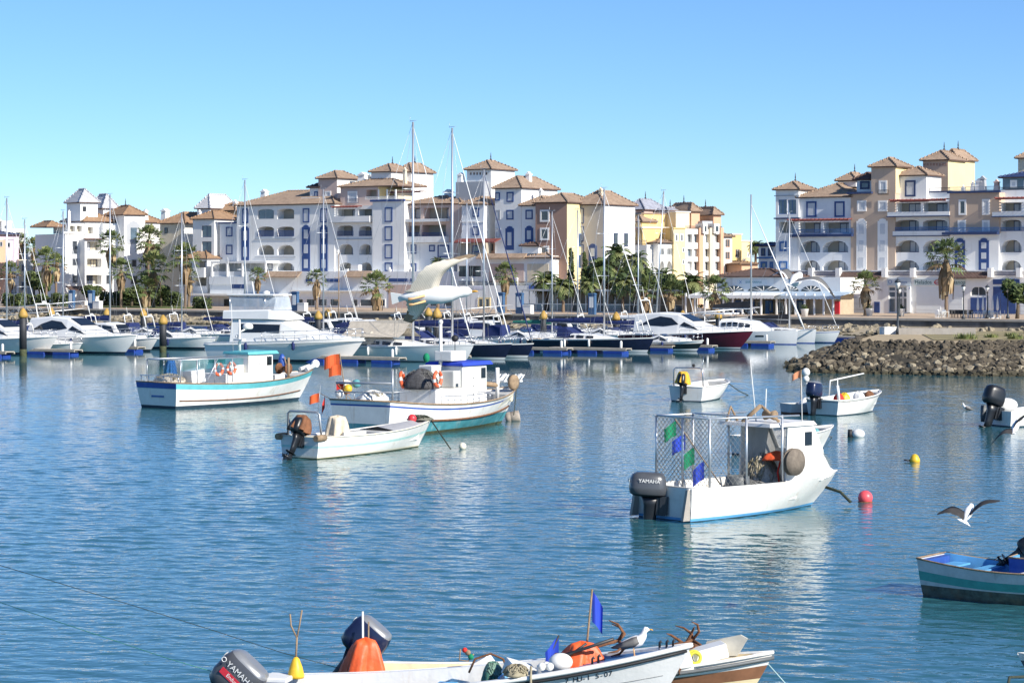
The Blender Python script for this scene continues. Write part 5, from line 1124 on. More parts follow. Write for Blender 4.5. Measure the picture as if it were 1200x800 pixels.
for u, v, L, lb, nf in ((12, 419, 9, 'finger pontoon at the left edge beside the first pile', 3), (92, 416.5, 9, 'finger pontoon behind the white stern at the left', 3), (166, 413, 8, 'short finger pontoon ahead of the second motor yacht', 3), (472, 426.5, 10, 'long finger pontoon with wide blue floats beside the big motor yacht', 3), (548, 424, 9, 'finger pontoon under the white sailing boat', 3), (668, 414.5, 9, 'finger pontoon between the navy hulls', 3), (737, 415, 8, 'finger pontoon at the bow of the long navy sailing boat', 3), (791, 411.5, 8, 'finger pontoon beside the black striped motor boat', 3), (838, 411, 8, 'finger pontoon beside the burgundy hull', 3), (906, 406, 7, 'finger pontoon beside the catamaran', 3)):
    pontoon(u, v, L, lb, nf=nf)
t = thing('walkway', 'long floating walkway running behind all the moored boats', 'walkway', q(-190, -30, 0), -YAW); mb = MB(grey_deck); mb.box(0, 200, -1.2, 1.2, .5, .62); mb.build('deck', t)
mb = MB(bluep)
for i in range(40): mb.box(i * 5 + .5, i * 5 + 4, -1.3, 1.3, -.2, .495)
tag(mb.build('floats', t), kind='stuff')
# piles
pile_m = mk('dark_pile', (.028, .03, .035), .6, var=.3, scale=2, stain=(.3, .3, .25, (1, 1, 1), .62, .4))
capy = mk('yellow_pile_cap', (.44, .27, .06), .6, var=.2, scale=3)
def pile(u, vt, vb, label, r=.33):
    p = wl(u, vb); t = thing('mooring_pile', label, 'mooring pile', (p.x, p.y, 0), 0, 'mooring piles with yellow caps'); z = H - (vt - V0) / F * p.y
    mb = MB(pile_m, algae); mb.lathe([(r, -1), (r, .35), (r * 1.01, .6)], n=12, mats=[1, 1]); mb.lathe([(r, .602), (r, z - .85), (r * .95, z - .84)], n=12, mats=[0, 0]); mb.build('post', t)
    mb = MB(capy); mb.lathe([(r * 1.2, z - .84), (r * 1.32, z - .6), (r * 1.1, z - .38), (r * .3, z), (.02, z + .02)], n=12); mb.build('cap', t)
for u, vt, vb, lb in ((27, 361, 417, 'thick pile with a yellow cap in front of the leftmost motor boat'), (60, 360.5, 398, 'far pile behind the first gangway'), (125, 361.5, 398, 'pile between the second motor yacht and the quay'), (168, 362, 397, 'pile in front of the left lawn'), (191, 369, 413, 'tall dark pile behind the net boat'), (373, 364, 407, 'pile above the bow of the big motor yacht'), (384, 362, 398, 'pile with an orange yellow cap behind the bow of the big motor yacht'), (502, 360.5, 404, 'left of the twin piles under the big gull'), (512, 361, 418, 'right of the twin piles under the big gull'), (637, 364, 404, 'pile by the green awning'), (722, 365.5, 402, 'pile behind the long navy sailing boat'), (800, 363.5, 398, 'pile behind the burgundy motor yacht'), (842, 364.5, 397, 'pile left of the right gangway')):
    pile(u, vt, vb, lb)
# gangways: truss ramps from the quay to the walkway
def gangway(u0, label, L=16, dirn=1):
    p = place(u0, 0.3); t = thing('gangway', label, 'gangway', p, -YAW - R(90) + dirn * R(55)); mb = MB(alu)
    def P3(s_, y, up): return Vector((s_ * L, y, .05 - 1.35 * s_ + up))
    for y in (-.75, .75):
        mb.tube([P3(0, y, 0), P3(1, y, 0)], .06, 5); mb.tube([P3(0, y, 1.15), P3(1, y, 1.15)], .06, 5); n = 10
        for i in range(n): mb.tube([P3(i / n, y, 0), P3((i + .5) / n, y, 1.15), P3((i + 1) / n, y, 0)], .04, 4)
    mb.build('truss', t); mb = MB(grey_deck); mb.hexa([P3(0, -.7, .02), P3(1, -.7, .02), P3(1, .7, .02), P3(0, .7, .02), P3(0, -.7, .1), P3(1, -.7, .1), P3(1, .7, .1), P3(0, .7, .1)]); mb.build('deck', t)
gangway(100, 'left white truss gangway below the bright white block', 16, -1); gangway(600, 'middle white truss gangway behind the navy hulls', 16, -1); gangway(890, 'right white truss gangway behind the catamaran', 16, -1)
# moored boats
# left group
cruiser(50, 415.5, 12.5, 'white motor yacht cut by the left edge with a long pale flank', style='sport')
cruiser(86, 414.5, 7.5, 'small rounded white boat with a lifebuoy on its rail', style='open')
cruiser(142, 414.5, 13, 'white motor yacht with curved dark windows left of the tall dark pile', style='sport')
cruiser(172, 411.5, 9.5, 'white hatchback motor boat with blue tinted windows', style='hatch')
cruiser(236, 409, 9, 'low white motor boat behind the tall dark pile', style='open'); cruiser(262, 404, 9, 'motor boat with a navy canopy behind the big motor yacht stern', style='open', canopy=navyc)
def mast_at(u, vt, vb_bow, L, label, **kw):
    """mast foot u fixed: work back to the bow"""
    mt = kw.pop('mast_t', .55); rake = L * .085; d = F * H / (vb_bow - V0); dirx, diry = math.cos(MAR), math.sin(MAR); dm = d - diry * (L - rake) * (1 - mt) if 0 else d + abs(diry) * L * (1 - mt)
    x = (u - U0) / F * dm; bow = Vector((x + dirx * L * (1 - mt), dm + diry * L * (1 - mt), 0)); stern = bow - Vector((dirx, diry, 0)) * L
    top = H - (vt - V0) / F * dm; return sailboat(0, 0, L, top, label, loc=stern, mast_t=mt, **kw)
mast_at(8, 232, 409, 11, 'sailing boat with the tallest mast at the left edge', cover=greenc, fr=.42); mast_at(29, 257, 404, 9.5, 'sailing boat with a short mast close behind the leftmost motor yacht', fr=.42); mast_at(74, 247, 403, 10, 'sailing boat with its mast in front of the bright white block', cover=greenc, fr=.42); mast_at(129, 228, 404, 11.5, 'sailing boat with a tall mast in front of the pyramid towers', fr=.42)
mast_at(213, 250, 407, 9.5, 'white sailing boat with a navy cover behind the tall dark pile', fr=.42); mast_at(287, 211, 405, 11.5, 'sailing boat whose mast rises behind the flybridge of the big motor yacht', fr=.42); mast_at(379, 222, 404, 11, 'sailing boat whose mast stands over the bow of the big motor yacht', fr=.42); mast_at(397, 297, 399, 7, 'small sailing boat with a short wooden mast', mastm=wood, fr=.42)
cruiser(470, 404, 9, 'motor boat with a white hardtop and navy side screens', style='hatch', canopy=navyc); cruiser(420, 403, 9, 'motor boat with a white top behind the bow of the big motor yacht', style='hatch', canopy=navyc)
# big flybridge motor yacht
L = 14; h = Hull(L, 4.3, 1.55, 2.05, .5, .92, 2.2, .3, 2.5, .95, .16, 0, 1.3); t = thing('motor_yacht', 'big white flybridge motor yacht with a sloping bright foredeck', 'motor yacht', bowplace(400, 424.5, L, R(-26), 2.2), R(-26))
h.build(t, [('z', .08, anti), ('z', .2, navyh), ('s', -.3, gel), ('s', -.2, gel), ('f', 1, gel)], gel, gel, gel, tops(.02, .25, 6), .1, 24, fz=1.0, dk=.01); h.strake(t, gel, None, -.22, .05)
cb = Cab([(2.2, 1.6, 3.5, 1.9, 1.55), (5.6, 1.6, 3.5, 1.9, 1.55), (7.0, 1.65, 3.42, 1.85, 1.5), (9.6, 1.75, 2.35, 1.6, 1.35), (12.4, 1.95, 2.12, .8, .6)]); mb = MB(gel); cb.mesh(mb, .2); c_ = mb.build('cabin', t)
mb = MB(tint)
for sd_ in (1, -1): cb.patch(mb, [(3.0, .42), (3.0, .80), (6.9, .80), (6.9, .42)], sd_)
mb.build('cabin_window', c_)
fb = Cab([(1.4, 3.52, 4.2, 1.7, 1.65), (5.8, 3.52, 4.3, 1.7, 1.6), (7.4, 3.45, 3.7, 1.5, 1.3)]); mb = MB(gel); fb.mesh(mb, .1); f_ = mb.build('flybridge', t)
en = Cab([(1.9, 4.2, 5.35, 1.5, 1.35), (5.2, 4.25, 5.4, 1.5, 1.3), (6.2, 4.25, 5.35, 1.45, 1.05)]); mb = MB(clear); en.mesh(mb, .08); mb.build('clear_screens', f_)
mb = MB(gel); mb.box(1.6, 6.2, -1.45, 1.45, 5.42, 5.55); bevel(mb.build('hardtop', f_), .05)
mb = MB(steel)
for x, y in ((1.9, 1.4), (1.9, -1.4), (5.3, 1.35), (5.3, -1.35)): mb.tube([(x, y, 4.2), (x, y, 5.42)], .04, 5)
pulpit(mb, h, .4, .985, .75, 8, .025); mb.build('guard_rail', t)
mb = MB(whitep); mb.lathe([(.3, 5.553), (.28, 5.75), (.05, 5.85)], (4.6, 0, 0), 10); mb.build('radar', t)
for p0, p1, r_ in (((2, 1.2, 5.553), (1.7, 1.25, 8.4), .02), ((2, -1.2, 5.553), (1.6, -1.25, 8.6), .02), ((3.4, 0, 5.553), (3.2, 0, 6.6), .05)): mb = MB(whitep); mb.tube([p0, p1], r_, 5); mb.build('antenna', t)
fenders(h, t, (.3, .62), -1, navyc, .14)
# the tall masted trio
mast_at(484, 143, 425, 13.5, 'long white sailing boat with the tallest mast and a beige boom tent', cover=beigec, hood=beigec, tent=beigec, mast_t=.56, stripe=greywall)
mast_at(530, 150, 422, 13, 'navy hulled sailing boat with a white furled sail and the second tallest mast', hullm=navyh, cover=navyc, mast_t=.54)
mast_at(567, 199, 419.5, 11.5, 'navy hulled sailing boat with a navy furled sail', hullm=navyh, furl=navyc, mast_t=.56)
cruiser(650, 409, 9, 'white motor boat with a navy canopy behind the navy hulls', style='open', canopy=navyc); cruiser(612, 405, 9, 'motor boat with a tall navy canopy by the middle gangway', style='hatch', canopy=navyc)
mast_at(547, 238, 404, 10, 'sailing boat half hidden behind the tall masted trio', fr=.42); mast_at(647, 248, 405, 10, 'sailing boat with a green cover left of the long navy sailing boat', cover=greenc, fr=.42); mast_at(677, 246, 403, 10, 'white sailing boat behind the long navy sailing boat', cover=whitec, fr=.42)
mast_at(708, 221, 413, 12.5, 'long navy sailing boat with a white deck right of the piles', hullm=navyh, mast_t=.58); mast_at(748, 252, 404, 9.5, 'sailing boat with crossing stays behind the stern of the burgundy yacht', fr=.42); mast_at(768, 224, 402, 11.5, 'sailing boat with a mast leaning to the right', lean=1.0, cover=whitec, fr=.42)
# black striped motor boat, burgundy yacht
cruiser(812, 411.5, 7.8, 'white motor boat with a black flash along its side', style='open', band=(.45, .8, tint)); 
cruiser(862, 409, 13.5, 'burgundy hulled motor yacht with a white hard top', hullm=burg, style='sport')
for u, v, L, st, cv, lb in ((204, 403, 8.5, 'open', navyc, 'motor boat with a navy canopy behind the tall dark pile'), (330, 401.5, 9, 'hatch', None, 'white motor boat half hidden by the big motor yacht foredeck'), (448, 400.5, 9, 'hatch', navyc, 'white motor boat behind the beige boom tent'), (522, 400, 8.5, 'open', navyc, 'navy canopied motor boat behind the twin masts'), (585, 401, 9, 'hatch', beigec, 'motor boat with a beige canopy by the middle gangway'), (700, 401.5, 9, 'hatch', navyc, 'motor boat with a navy canopy behind the long navy sailing boat'), (742, 403.5, 8.5, 'open', None, 'low white motor boat behind the stern of the burgundy yacht'), (795, 400.5, 9, 'hatch', None, 'white hatchback motor boat behind the burgundy yacht'), (118, 402, 8.5, 'open', greenc, 'motor boat with a green canopy behind the second motor yacht'), (30, 402.5, 9, 'hatch', navyc, 'motor boat with a navy canopy at the left edge')):
    cruiser(u, v, L, lb, style=st, canopy=cv)
# catamaran
L = 11.5; rz = R(-30); t = thing('catamaran', 'white twin hulled catamaran nearest the rock spit', 'catamaran', bowplace(945, 403.5, L, rz, .3) + Vector((0, 1.5, 0)), rz)
for i, y in enumerate((-2.4, 2.4)):
    h = Hull(L, 1.7, 1.2, 1.45, .4, .7, .25, .2, 2.2, .35, .3, 0); o = h.build(t, [('z', .08, royal), ('s', -.1, gel), ('f', 1, gel)], gel, gel, gel, tops(None, 0), .04, 18); o.location = (0, y, 0)
    mb = MB(tint)
    for a, c in ((.38, .48), (.62, .70)):
        for sd_ in (-1, 1): mb.rings([[h.pt(k, f, sd_) + Vector((0, sd_ * .01, 0)) for k, f in ((a, .66), (c, .66), (c, .76), (a, .76))], [h.pt(k, f, sd_) - Vector((0, sd_ * .02, 0)) for k, f in ((a, .66), (c, .66), (c, .76), (a, .76))]])
    mb.build('hull_window', o)
mb = MB(gel); mb.box(.8, 6.6, -2.0, 2.0, 1.0, 1.3); mb.build('bridge_deck', t)
cb = Cab([(2.4, 1.3, 2.35, 2.1, 1.9), (4.0, 1.3, 2.5, 2.1, 1.8), (5.6, 1.3, 2.3, 1.9, 1.5), (7.2, 1.3, 1.5, 1.4, 1.1)]); mb = MB(gel); cb.mesh(mb, .2); c_ = mb.build('cabin', t); mb = MB(tint)
for sd_ in (1, -1):
    for k in range(5): cb.patch(mb, [(2.7 + .65 * k, .4), (3.2 + .65 * k, .4), (3.2 + .65 * k, .78), (2.7 + .65 * k, .78)], sd_)
mb.build('cabin_window', c_)
mb = MB(gel); mb.box(.6, 3.0, -1.9, 1.9, 3.0, 3.12); mb.tube([(.7, -1.8, 1.3), (.7, -1.8, 3)], .05, 5); mb.tube([(.7, 1.8, 1.3), (.7, 1.8, 3)], .05, 5); mb.build('bimini', t)
mb = MB(alu); mb.tube([(5.2, 0, 2.2), (5.2, 0, 15.5)], [.11, .08], 8); mb.tube([(5.1, -1, 9), (5.2, 0, 9), (5.1, 1, 9)], .03, 5); mb.build('mast', t); mb = MB(alu); mb.tube([(5.2, 0, 3.6), (.8, 0, 3.6)], .09, 6); bo = mb.build('boom', t)
mb = MB(rubber); mb.rings([[Vector((x, -.15, 3.68)), Vector((x, -.05, 3.68 + hh)), Vector((x, .05, 3.68 + hh)), Vector((x, .15, 3.68))] for x, hh in ((5.1, .75), (3.5, .6), (.9, .3))]); mb.build('sail_cover', bo)
mb = MB(whitec); a, c = Vector((L - .3, 0, 1.5)), Vector((5.2, 0, 14.5)); mb.tube([a, a.lerp(c, .1), c], [.05, .11, .03], 6); mb.build('furled_sail', t)
mb = MB(alu); mb.tube([(L - .3, -2.4, 1.45), (L - .3, 2.4, 1.45)], .08, 6); mb.build('crossbeam', t)
mast_at(925, 249, 402, 11.5, 'sailing boat with a black cover close behind the catamaran', cover=rubber, mast_t=.5, fr=.42)
# quayside kiosks, lamps, tables
pyl = mk('blue_pylon', (.05, .12, .24), .5)
def pylon(u, k, label, box=True):
    p = place(u, k); t = thing('service_pylon', label, 'pylon', p, -YAW, 'blue service pylons on the quay'); mb = MB(pyl); mb.box(-.5, .5, -.25, .25, 0, 2.6); mb.prism([(-.6, 2.603), (.6, 2.603), (.4, 2.8), (-.4, 2.8)], 'y', -.3, .3); mb.build('body', t); mb = MB(signwhite); mb.box(-.3, .3, -.28, -.253, .9, 2.3); mb.build('board', t)
    if box: mb = MB(whitep); mb.box(.7, 2.0, -.4, .4, 0, 1.1); mb.prism([(.65, 1.103), (2.05, 1.103), (1.9, 1.2), (.8, 1.2)], 'y', -.45, .45); mb.build('cabinet', t)
pylon(84, 3, 'blue pylon left of the green shrub tree', False); pylon(107, 2, 'blue pylon with a white cabinet at the left gangway'); pylon(346, 2, 'blue pylon with a white cabinet above the big motor yacht'); pylon(587, 5, 'slim blue pylon by the middle gangway', False); pylon(609, 2, 'blue pylon with a white cabinet at the middle gangway'); pylon(694, 3, 'blue pylon in front of the glass terrace', False)
lampm = mk('lamp_post_iron', (.05, .06, .07), .5, .3); lampw = mk('lamp_glass', (.8, .8, .76), .3)
def lamp(u, k, vt, label, loc=None):
    p = loc or place(u, k); z = H - (vt - V0) / F * p.y - p.z; t = thing('street_lamp', label, 'street lamp', p, 0, 'lamp posts by the right shops'); mb = MB(lampm)
    mb.lathe([(.22, 0), (.22, .25), (.1, .5), (.075, 1.6), (.055, z - 1.0), (.14, z - .9), (.05, z - .8)], n=8); mb.build('post', t); mb = MB(lampw); mb.lathe([(.1, z - .8), (.24, z - .35), (.2, z - .28)], n=8); mb.build('lantern', t); mb = MB(lampm); mb.lathe([(.3, z - .27), (.2, z - .1), (.06, z - .02), (.02, z + .1)], n=8); mb.build('cap', t)
pl = wl(1037, 400); 
lamp(1037, 0, 327, 'lamp post standing on the rock edge in front of the shop entrance', Vector((33.0, 146 * SY, 2.1))); lamp(1129, 0, 333, 'lamp post in front of the white shutters', place(1129, 1)); lamp(1157, 6, 334, 'lamp post right of the arched blue door'); lamp(1181, 6, 335, 'lamp post in front of the blue shop front'); lamp(1195, 0, 339, 'double lamp nearest the right edge', Vector((44, 146 * SY, 2.1))); lamp(1054, 10, 336, 'lamp post in front of the shop entrance')
mb = MB(concrete); t0 = Vector((32.8, 145.5 * SY, 2.05)); mb.obox(t0 + Vector((3.2, -1.2, .28)), (6.4, 1.4, .62), Matrix.Rotation(R(-8), 3, 'Z')); tag(mb.build('concrete_block'), 'long low concrete block on the tip of the grassy spit', 'concrete block')
mb = MB(whitep); mb.obox(t0 + Vector((-.8, -.2, .25)), (1.1, .9, .7), Matrix.Rotation(R(20), 3, 'Z')); mb.obox(t0 + Vector((-.8, -.2, .64)), (1.2, 1.0, .06), Matrix.Rotation(R(20), 3, 'Z')); tag(mb.build('utility_box'), 'white utility box at the foot of the lamp on the rock edge', 'box')
mb = MB(whitep); mb.ball((39.5, 149 * SY, 2.25), .5, 12, 6, (2.0, .7, .5)); o = mb.build('upturned_dinghy'); tag(o, 'small white upturned dinghy lying on the spit grass', 'dinghy')
# cafe furniture
def cafe_table(p, label):
    t = thing('cafe_table', label, 'table', p, rnd.uniform(0, 3), 'white cafe tables on the right quay'); mb = MB(whitep); mb.box(-.45, .45, -.45, .45, .70, .74); mb.build('tabletop', t)
    for x in (-.38, .38):
        for y in (-.38, .38): mb = MB(whitep); mb.box(x - .03, x + .03, y - .03, y + .03, 0, .698); mb.build('leg', t)
def chair(p, rz, label, m=None):
    t = thing('cafe_chair', label, 'chair', p, rz, 'cafe chairs on the right quay'); m = m or whitep; mb = MB(m); mb.box(-.24, .24, -.24, .24, .42, .46); mb.build('seat', t); mb = MB(m); mb.box(-.24, .24, .20, .24, .463, .95); mb.build('backrest', t)
    for x in (-.21, .21):
        for y in (-.21, .21): mb = MB(m); mb.box(x - .02, x + .02, y - .02, y + .02, 0, .418); mb.build('leg', t)
for i, u in enumerate((1102, 1107, 1144, 1150, 1156, 1162, 1167)):
    p = place(u, 7 + (i % 2)); cafe_table(p, 'white cafe table on the quay among white chairs in front of the blue doors')
    for j in range(2): a = rnd.uniform(0, 6.28); chair(p + Vector((math.cos(a) * .8, math.sin(a) * .8, 0)), a - R(90), 'white cafe chair beside a white table in front of the blue doors')
for i in range(8): chair(place(1114 + 3.4 * i, 8.4), rnd.uniform(-.5, .5), 'dark cafe chair in the row between the white tables', rubber)
for i, u in enumerate((1146, 1152, 1158, 1163, 1169)): 
    p = place(u, 6.2); t = thing('folded_parasol', 'white folded parasol standing among the white cafe tables', 'parasol', p, 0, 'folded parasols on the right quay'); mb = MB(whitep); mb.lathe([(.3, 0), (.3, .1), (.03, .12), (.03, 2.6)], n=8); mb.build('pole', t); mb = MB(whitec); mb.lathe([(.12, 1.0), (.16, 1.3), (.1, 2.2), (.02, 2.7)], n=8); mb.build('canopy', t)
for u, lb in ((1019, 'white planter at the foot of the palm with the round skirt'), (1056, 'white planter by the shop entrance'), (943, 'white planter at the right end of the awning'), (821, 'white planter under the left end of the awning')):
    p = place(u, 12 if u > 1000 else 5); t = thing('planter', lb, 'planter', p, 0, 'planters on the promenade'); mb = MB(whitep); mb.lathe([(.35, 0), (.5, .9), (.54, .95)], n=10); mb.build('pot', t); mb = MB(*tl); leaf_cloud(mb, (0, 0, 1.15), .45, .45, .35, 90, rnd, .14); mb.build('foliage', t)
# glass terrace in the middle
t = thing('glass_terrace', 'long white framed glass terrace under the palms in the middle', 'terrace', place(612, 15), -YAW); mb = MB(alu); Lg = (place(800, 15) - place(612, 15)).length; nb = 22
for i in range(nb + 1): x = Lg * i / nb; mb.box(x - .06, x + .06, -.06, .06, 0, 3.0)
for z in (.0, 1.05, 2.9): mb.box(0, Lg, -.065, .065, z + .004, z + .1)
for i in range(nb):
    if i % 4 != 3:
        gl = MB(paneblue); gl.box(Lg * i / nb + .07, Lg * (i + 1) / nb - .07, -.02, .02, .11, 1.04); gl.build('glass_pane', t)
mb.build('frame', t); mb = MB(shutter); mb.box(-.2, Lg + .2, -.2, 4, 3.01, 3.12); mb.build('roof', t); mb = MB(roomdark); mb.box(0, Lg, 3.9, 4, 0, 3.0); mb.build('back_wall', t)
# ------------------------------------------------------------------ fishing boats out on their moorings
def W(t, x, y, z):
    a = t.rotation_euler.z; return t.location + Vector((x * math.cos(a) - y * math.sin(a), x * math.sin(a) + y * math.cos(a), z))
def corner(u, v, a, B):
    """stern centre on the water from the photo position of the starboard stern corner"""
    p = wl(u, v); return p + Vector((-math.sin(R(a)), math.cos(R(a)), 0)) * B / 2
cowl = mk('cowling_grey', (.085, .09, .10), .28, .15, var=.1); cowlt = mk('cowling_silver', (.30, .31, .32), .3, .4, var=.08); cowlb = mk('cowling_black', (.012, .014, .018), .35, var=.2); cowln = mk('cowling_navy', (.012, .02, .06), .25, var=.15)
lettw = mk('white_lettering', (.78, .78, .76), .4, var=.03); lettb = mk('black_lettering', (.02, .02, .025), .5, var=.1)
def outboard(parent, loc, tilt=0, sc=1.0, body=None, top=None, turn=0, words=None, cover=None):
    body = body or cowl; top = top or body
    mb = MB(cowlb)          # leg: mid section, plate, gearcase, skeg
    def ring(z, xc, ax, ay, n=12, e=2.6): return [Vector((xc + ax * abs(math.cos(a)) ** (2 / e) * (1 if math.cos(a) > 0 else -1), ay * abs(math.sin(a)) ** (2 / e) * (1 if math.sin(a) > 0 else -1), z)) for a in (6.28318 * k / n for k in range(n))]
    mb.smooth = True
    mb.rings([ring(.14, -.32, .24, .16), ring(-.1, -.30, .17, .11), ring(-.45, -.30, .15, .085), ring(-.72, -.31, .14, .06)])
    mb.rings([ring(-.70, -.36, .30, .12), ring(-.735, -.36, .30, .12)]); mb.rings([ring(-.73, -.31, .13, .05), ring(-.95, -.33, .11, .045), ring(-1.2, -.36, .06, .02)])
    mb.ball((-.38, 0, -.95), .09, 10, 8, (2.6, 1, 1))
    mb.smooth = False; mb.box(-.18, .06, -.13, .13, -.32, .1); mb.box(-.1, .1, -.17, -.12, -.3, .14); mb.box(-.1, .1, .12, .17, -.3, .14)
    o = mb.build('outboard_motor', parent, loc, rot=(0, 0, 0)); o.rotation_euler = (0, tilt, turn); o.scale = (sc,) * 3
    mb = MB(body, top, cowlb); mb.smooth = True
    R_ = [ring(.14, -.34, .32, .20, 20, 3), ring(.20, -.35, .385, .245, 20, 3.2), ring(.36, -.355, .405, .265, 20, 3.4), ring(.40, -.355, .40, .262, 20, 3.4), ring(.62, -.36, .385, .25, 20, 3.4), ring(.74, -.355, .345, .225, 20, 3.2), ring(.80, -.33, .29, .18, 20, 3), ring(.82, -.31, .2, .12, 20, 2.6)]
    mb.rings(R_, mats=[2, 0, 0, 0, 0, 1, 1]); c = mb.build('cowling', o)
    mb = MB(top); mb.smooth = True; mb.rings([ring(.375, -.355, .411, .271, 20, 3.4), ring(.395, -.355, .411, .271, 20, 3.4)]); mb.build('trim_band', c) if 0 else None
    pr = MB(cowlb); 
    for k in range(3):
        a = k * 2.094; d_ = Vector((0, math.cos(a), math.sin(a))); e_ = Vector((0, -math.sin(a), math.cos(a))); b_ = Vector((-.60, 0, -.95)); pr.rings([[b_ + d_ * .04 - e_ * .03, b_ + d_ * .04 + e_ * .03, b_ + d_ * .17 + e_ * .09 + Vector((-.05, 0, 0)), b_ + d_ * .18 - e_ * .06 + Vector((.03, 0, 0))], [p + Vector((-.012, 0, 0)) for p in (b_ + d_ * .04 - e_ * .03, b_ + d_ * .04 + e_ * .03, b_ + d_ * .17 + e_ * .09 + Vector((-.05, 0, 0)), b_ + d_ * .18 - e_ * .06 + Vector((.03, 0, 0)))]])
    pr.lathe([(.05, -.07), (.05, .05)], (-.60, 0, -.95), 8, rot=Matrix.Rotation(R(90), 3, 'Y')); pr.build('propeller', o)
    for wd, size, pos, rot, m in (words or []): text(wd, size, m, o, pos, rot, ext=.002)
    return o
def cloth(name, rings, mat, parent=None, seed=0, amp=.03):
    r = random.Random(seed); mb = MB(mat); mb.smooth = True
    mb.rings([[Vector(p) + Vector((r.uniform(-amp, amp), r.uniform(-amp, amp), r.uniform(-amp, amp))) for p in rg] for rg in rings]); return mb.build(name, parent)
def drape(name, c, rx, ry, h, mat, parent=None, seed=1, folds=7, n=40, top=.35, loc=None, lean=(0, 0)):
    """a cloth hung over a lump: folds deepen towards the hem"""
    r = random.Random(seed); ph = r.uniform(0, 6); rg = []
    for j in range(9):
        k = j / 8; ring = []
        for i in range(n):
            a = 6.28318 * i / n; f = 1 + .27 * k ** .7 * math.sin(folds * a + ph) + .13 * k ** .7 * math.sin(2.7 * folds * a + 2 * ph + 3 * k) + r.uniform(-.015, .015)
            w_ = lerp(top, 1, k ** .55) if j else .02; ring.append(Vector((c[0] + rx * w_ * f * math.cos(a) + lean[0] * (1 - k), c[1] + ry * w_ * f * math.sin(a) + lean[1] * (1 - k), c[2] + h * (1 - k ** 1.3) + .03 * math.sin(3 * a + ph) * (1 - k))))
        rg.append(ring)
    mb = MB(mat); mb.smooth = True; mb.rings(rg, True, True, False); return mb.build(name, parent, loc)
def heap(name, mat, r_, h, loc, seed=0, amp=.25, n=22, parent=None, sx=1, sy=1, strands=0, smat=None, rot=0):
    r = random.Random(seed); mb = MB(mat); mb.smooth = True; rg = []; ph = [r.uniform(0, 6) for _ in range(6)]
    for j in range(8):
        k = j / 7; el = k * math.pi / 2; ring = []
        for i in range(n):
            a = 6.28318 * i / n; f = 1 + amp * (.5 * math.sin(2 * a + ph[0]) + .3 * math.sin(5 * a + ph[1] + 4 * k) + .25 * math.sin(9 * a + ph[2] - 6 * k)) + r.uniform(-.04, .04)
            ring.append(Vector((sx * r_ * math.cos(el) * f * math.cos(a) + .01 * math.cos(a), sy * r_ * math.cos(el) * f * math.sin(a) + .01 * math.sin(a), h * math.sin(el) * (1 + amp * .5 * math.sin(3 * a + ph[3])))))
        rg.append(ring)
    mb.rings(rg)
    if strands:
        mb.use(smat or mat)
        for i in range(strands):
            a, b_ = r.uniform(0, 6.28), r.uniform(.3, 2.2); pts = []
            for k in range(7):
                aa = a + b_ * k / 6; rr_ = r.uniform(.3, 1.0); el = math.acos(min(1, rr_)); pts.append((sx * r_ * 1.04 * rr_ * math.cos(aa), sy * r_ * 1.04 * rr_ * math.sin(aa), h * math.sin(el) * 1.05 + .02))
            mb.tube(pts, .014, 4)
    o = mb.build(name, parent, loc); o.rotation_euler = (0, 0, rot); return o
def rope_thing(pts, label, r=.015, mat=None, name='mooring_rope', sag=.0):
    mb = MB(mat or ropem); P_ = [Vector(p) for p in pts]
    if len(P_) == 2 and sag: P_ = [P_[0].lerp(P_[1], k / 8) - Vector((0, 0, sag * 4 * (k / 8) * (1 - k / 8))) for k in range(9)]
    o = P_[0].copy(); mb.tube([p - o for p in P_], r, 5); return tag(mb.build(name, loc=o), label, 'rope')
def lifebuoy(loc, rot, label, R_=.30):
    mb = MB(orangep, whitep); mats = [1 if (i % 4 == 0) else 0 for i in range(16)]
    mb.torus((0, 0, 0), R_, .085, n=16, m=8, mats=mats); o = mb.build('lifebuoy', loc=loc); o.rotation_euler = rot; return tag(o, label, 'lifebuoy', 'lifebuoys on the fishing boats')
def flag(t, p, w_, h_, mat, dirv, seed=0, name='flag', droop=.25):
    """cloth hanging from pole point p (top of hoist), flying along dirv"""
    r = random.Random(seed); d_ = Vector(dirv).normalized(); nn = d_.cross(Vector((0, 0, 1))).normalized(); mb = MB(mat); mb.smooth = True; a = []
    for i in range(9):
        k = i / 8; off = nn * (.09 * w_ * math.sin(k * 7 + r.uniform(0, 1) * .4)) * k; q_ = p + d_ * w_ * k * .95 + off - Vector((0, 0, droop * w_ * k * k))
        a.append((q_, q_ - Vector((0, 0, h_ * (1 - .12 * k))) + nn * .05 * math.sin(k * 5)))
    for i in range(8): mb.poly([a[i][0], a[i + 1][0], a[i + 1][1], a[i][1]]); mb.poly([q_ + nn * .004 for q_ in (a[i][1], a[i + 1][1], a[i + 1][0], a[i][0])])
    return mb.build(name, t)
bluef = mk('blue_flag_cloth', (.02, .06, .50), .8, var=.15); greenf = mk('green_flag_cloth', (.0, .22, .10), .8, var=.15); orf = mk('orange_flag_cloth', (.75, .12, .03), .8, var=.15); redf = mk('red_flag_cloth', (.65, .03, .02), .8, var=.15)
def flagpole(base, top_, label, flags, cat='marker flag', r=.016, name='flag_pole', mat=None):
    t = thing(name, label, cat, base); top_ = Vector(top_) - Vector(base); mb = MB(mat or wood); mb.tube([(0, 0, 0), tuple(top_)], [r * 1.2, r], 6); mb.build('pole', t)
    for i, (k, w_, h_, m, dv) in enumerate(flags): flag(t, top_ * k, w_, h_, m, dv, i)
    return t
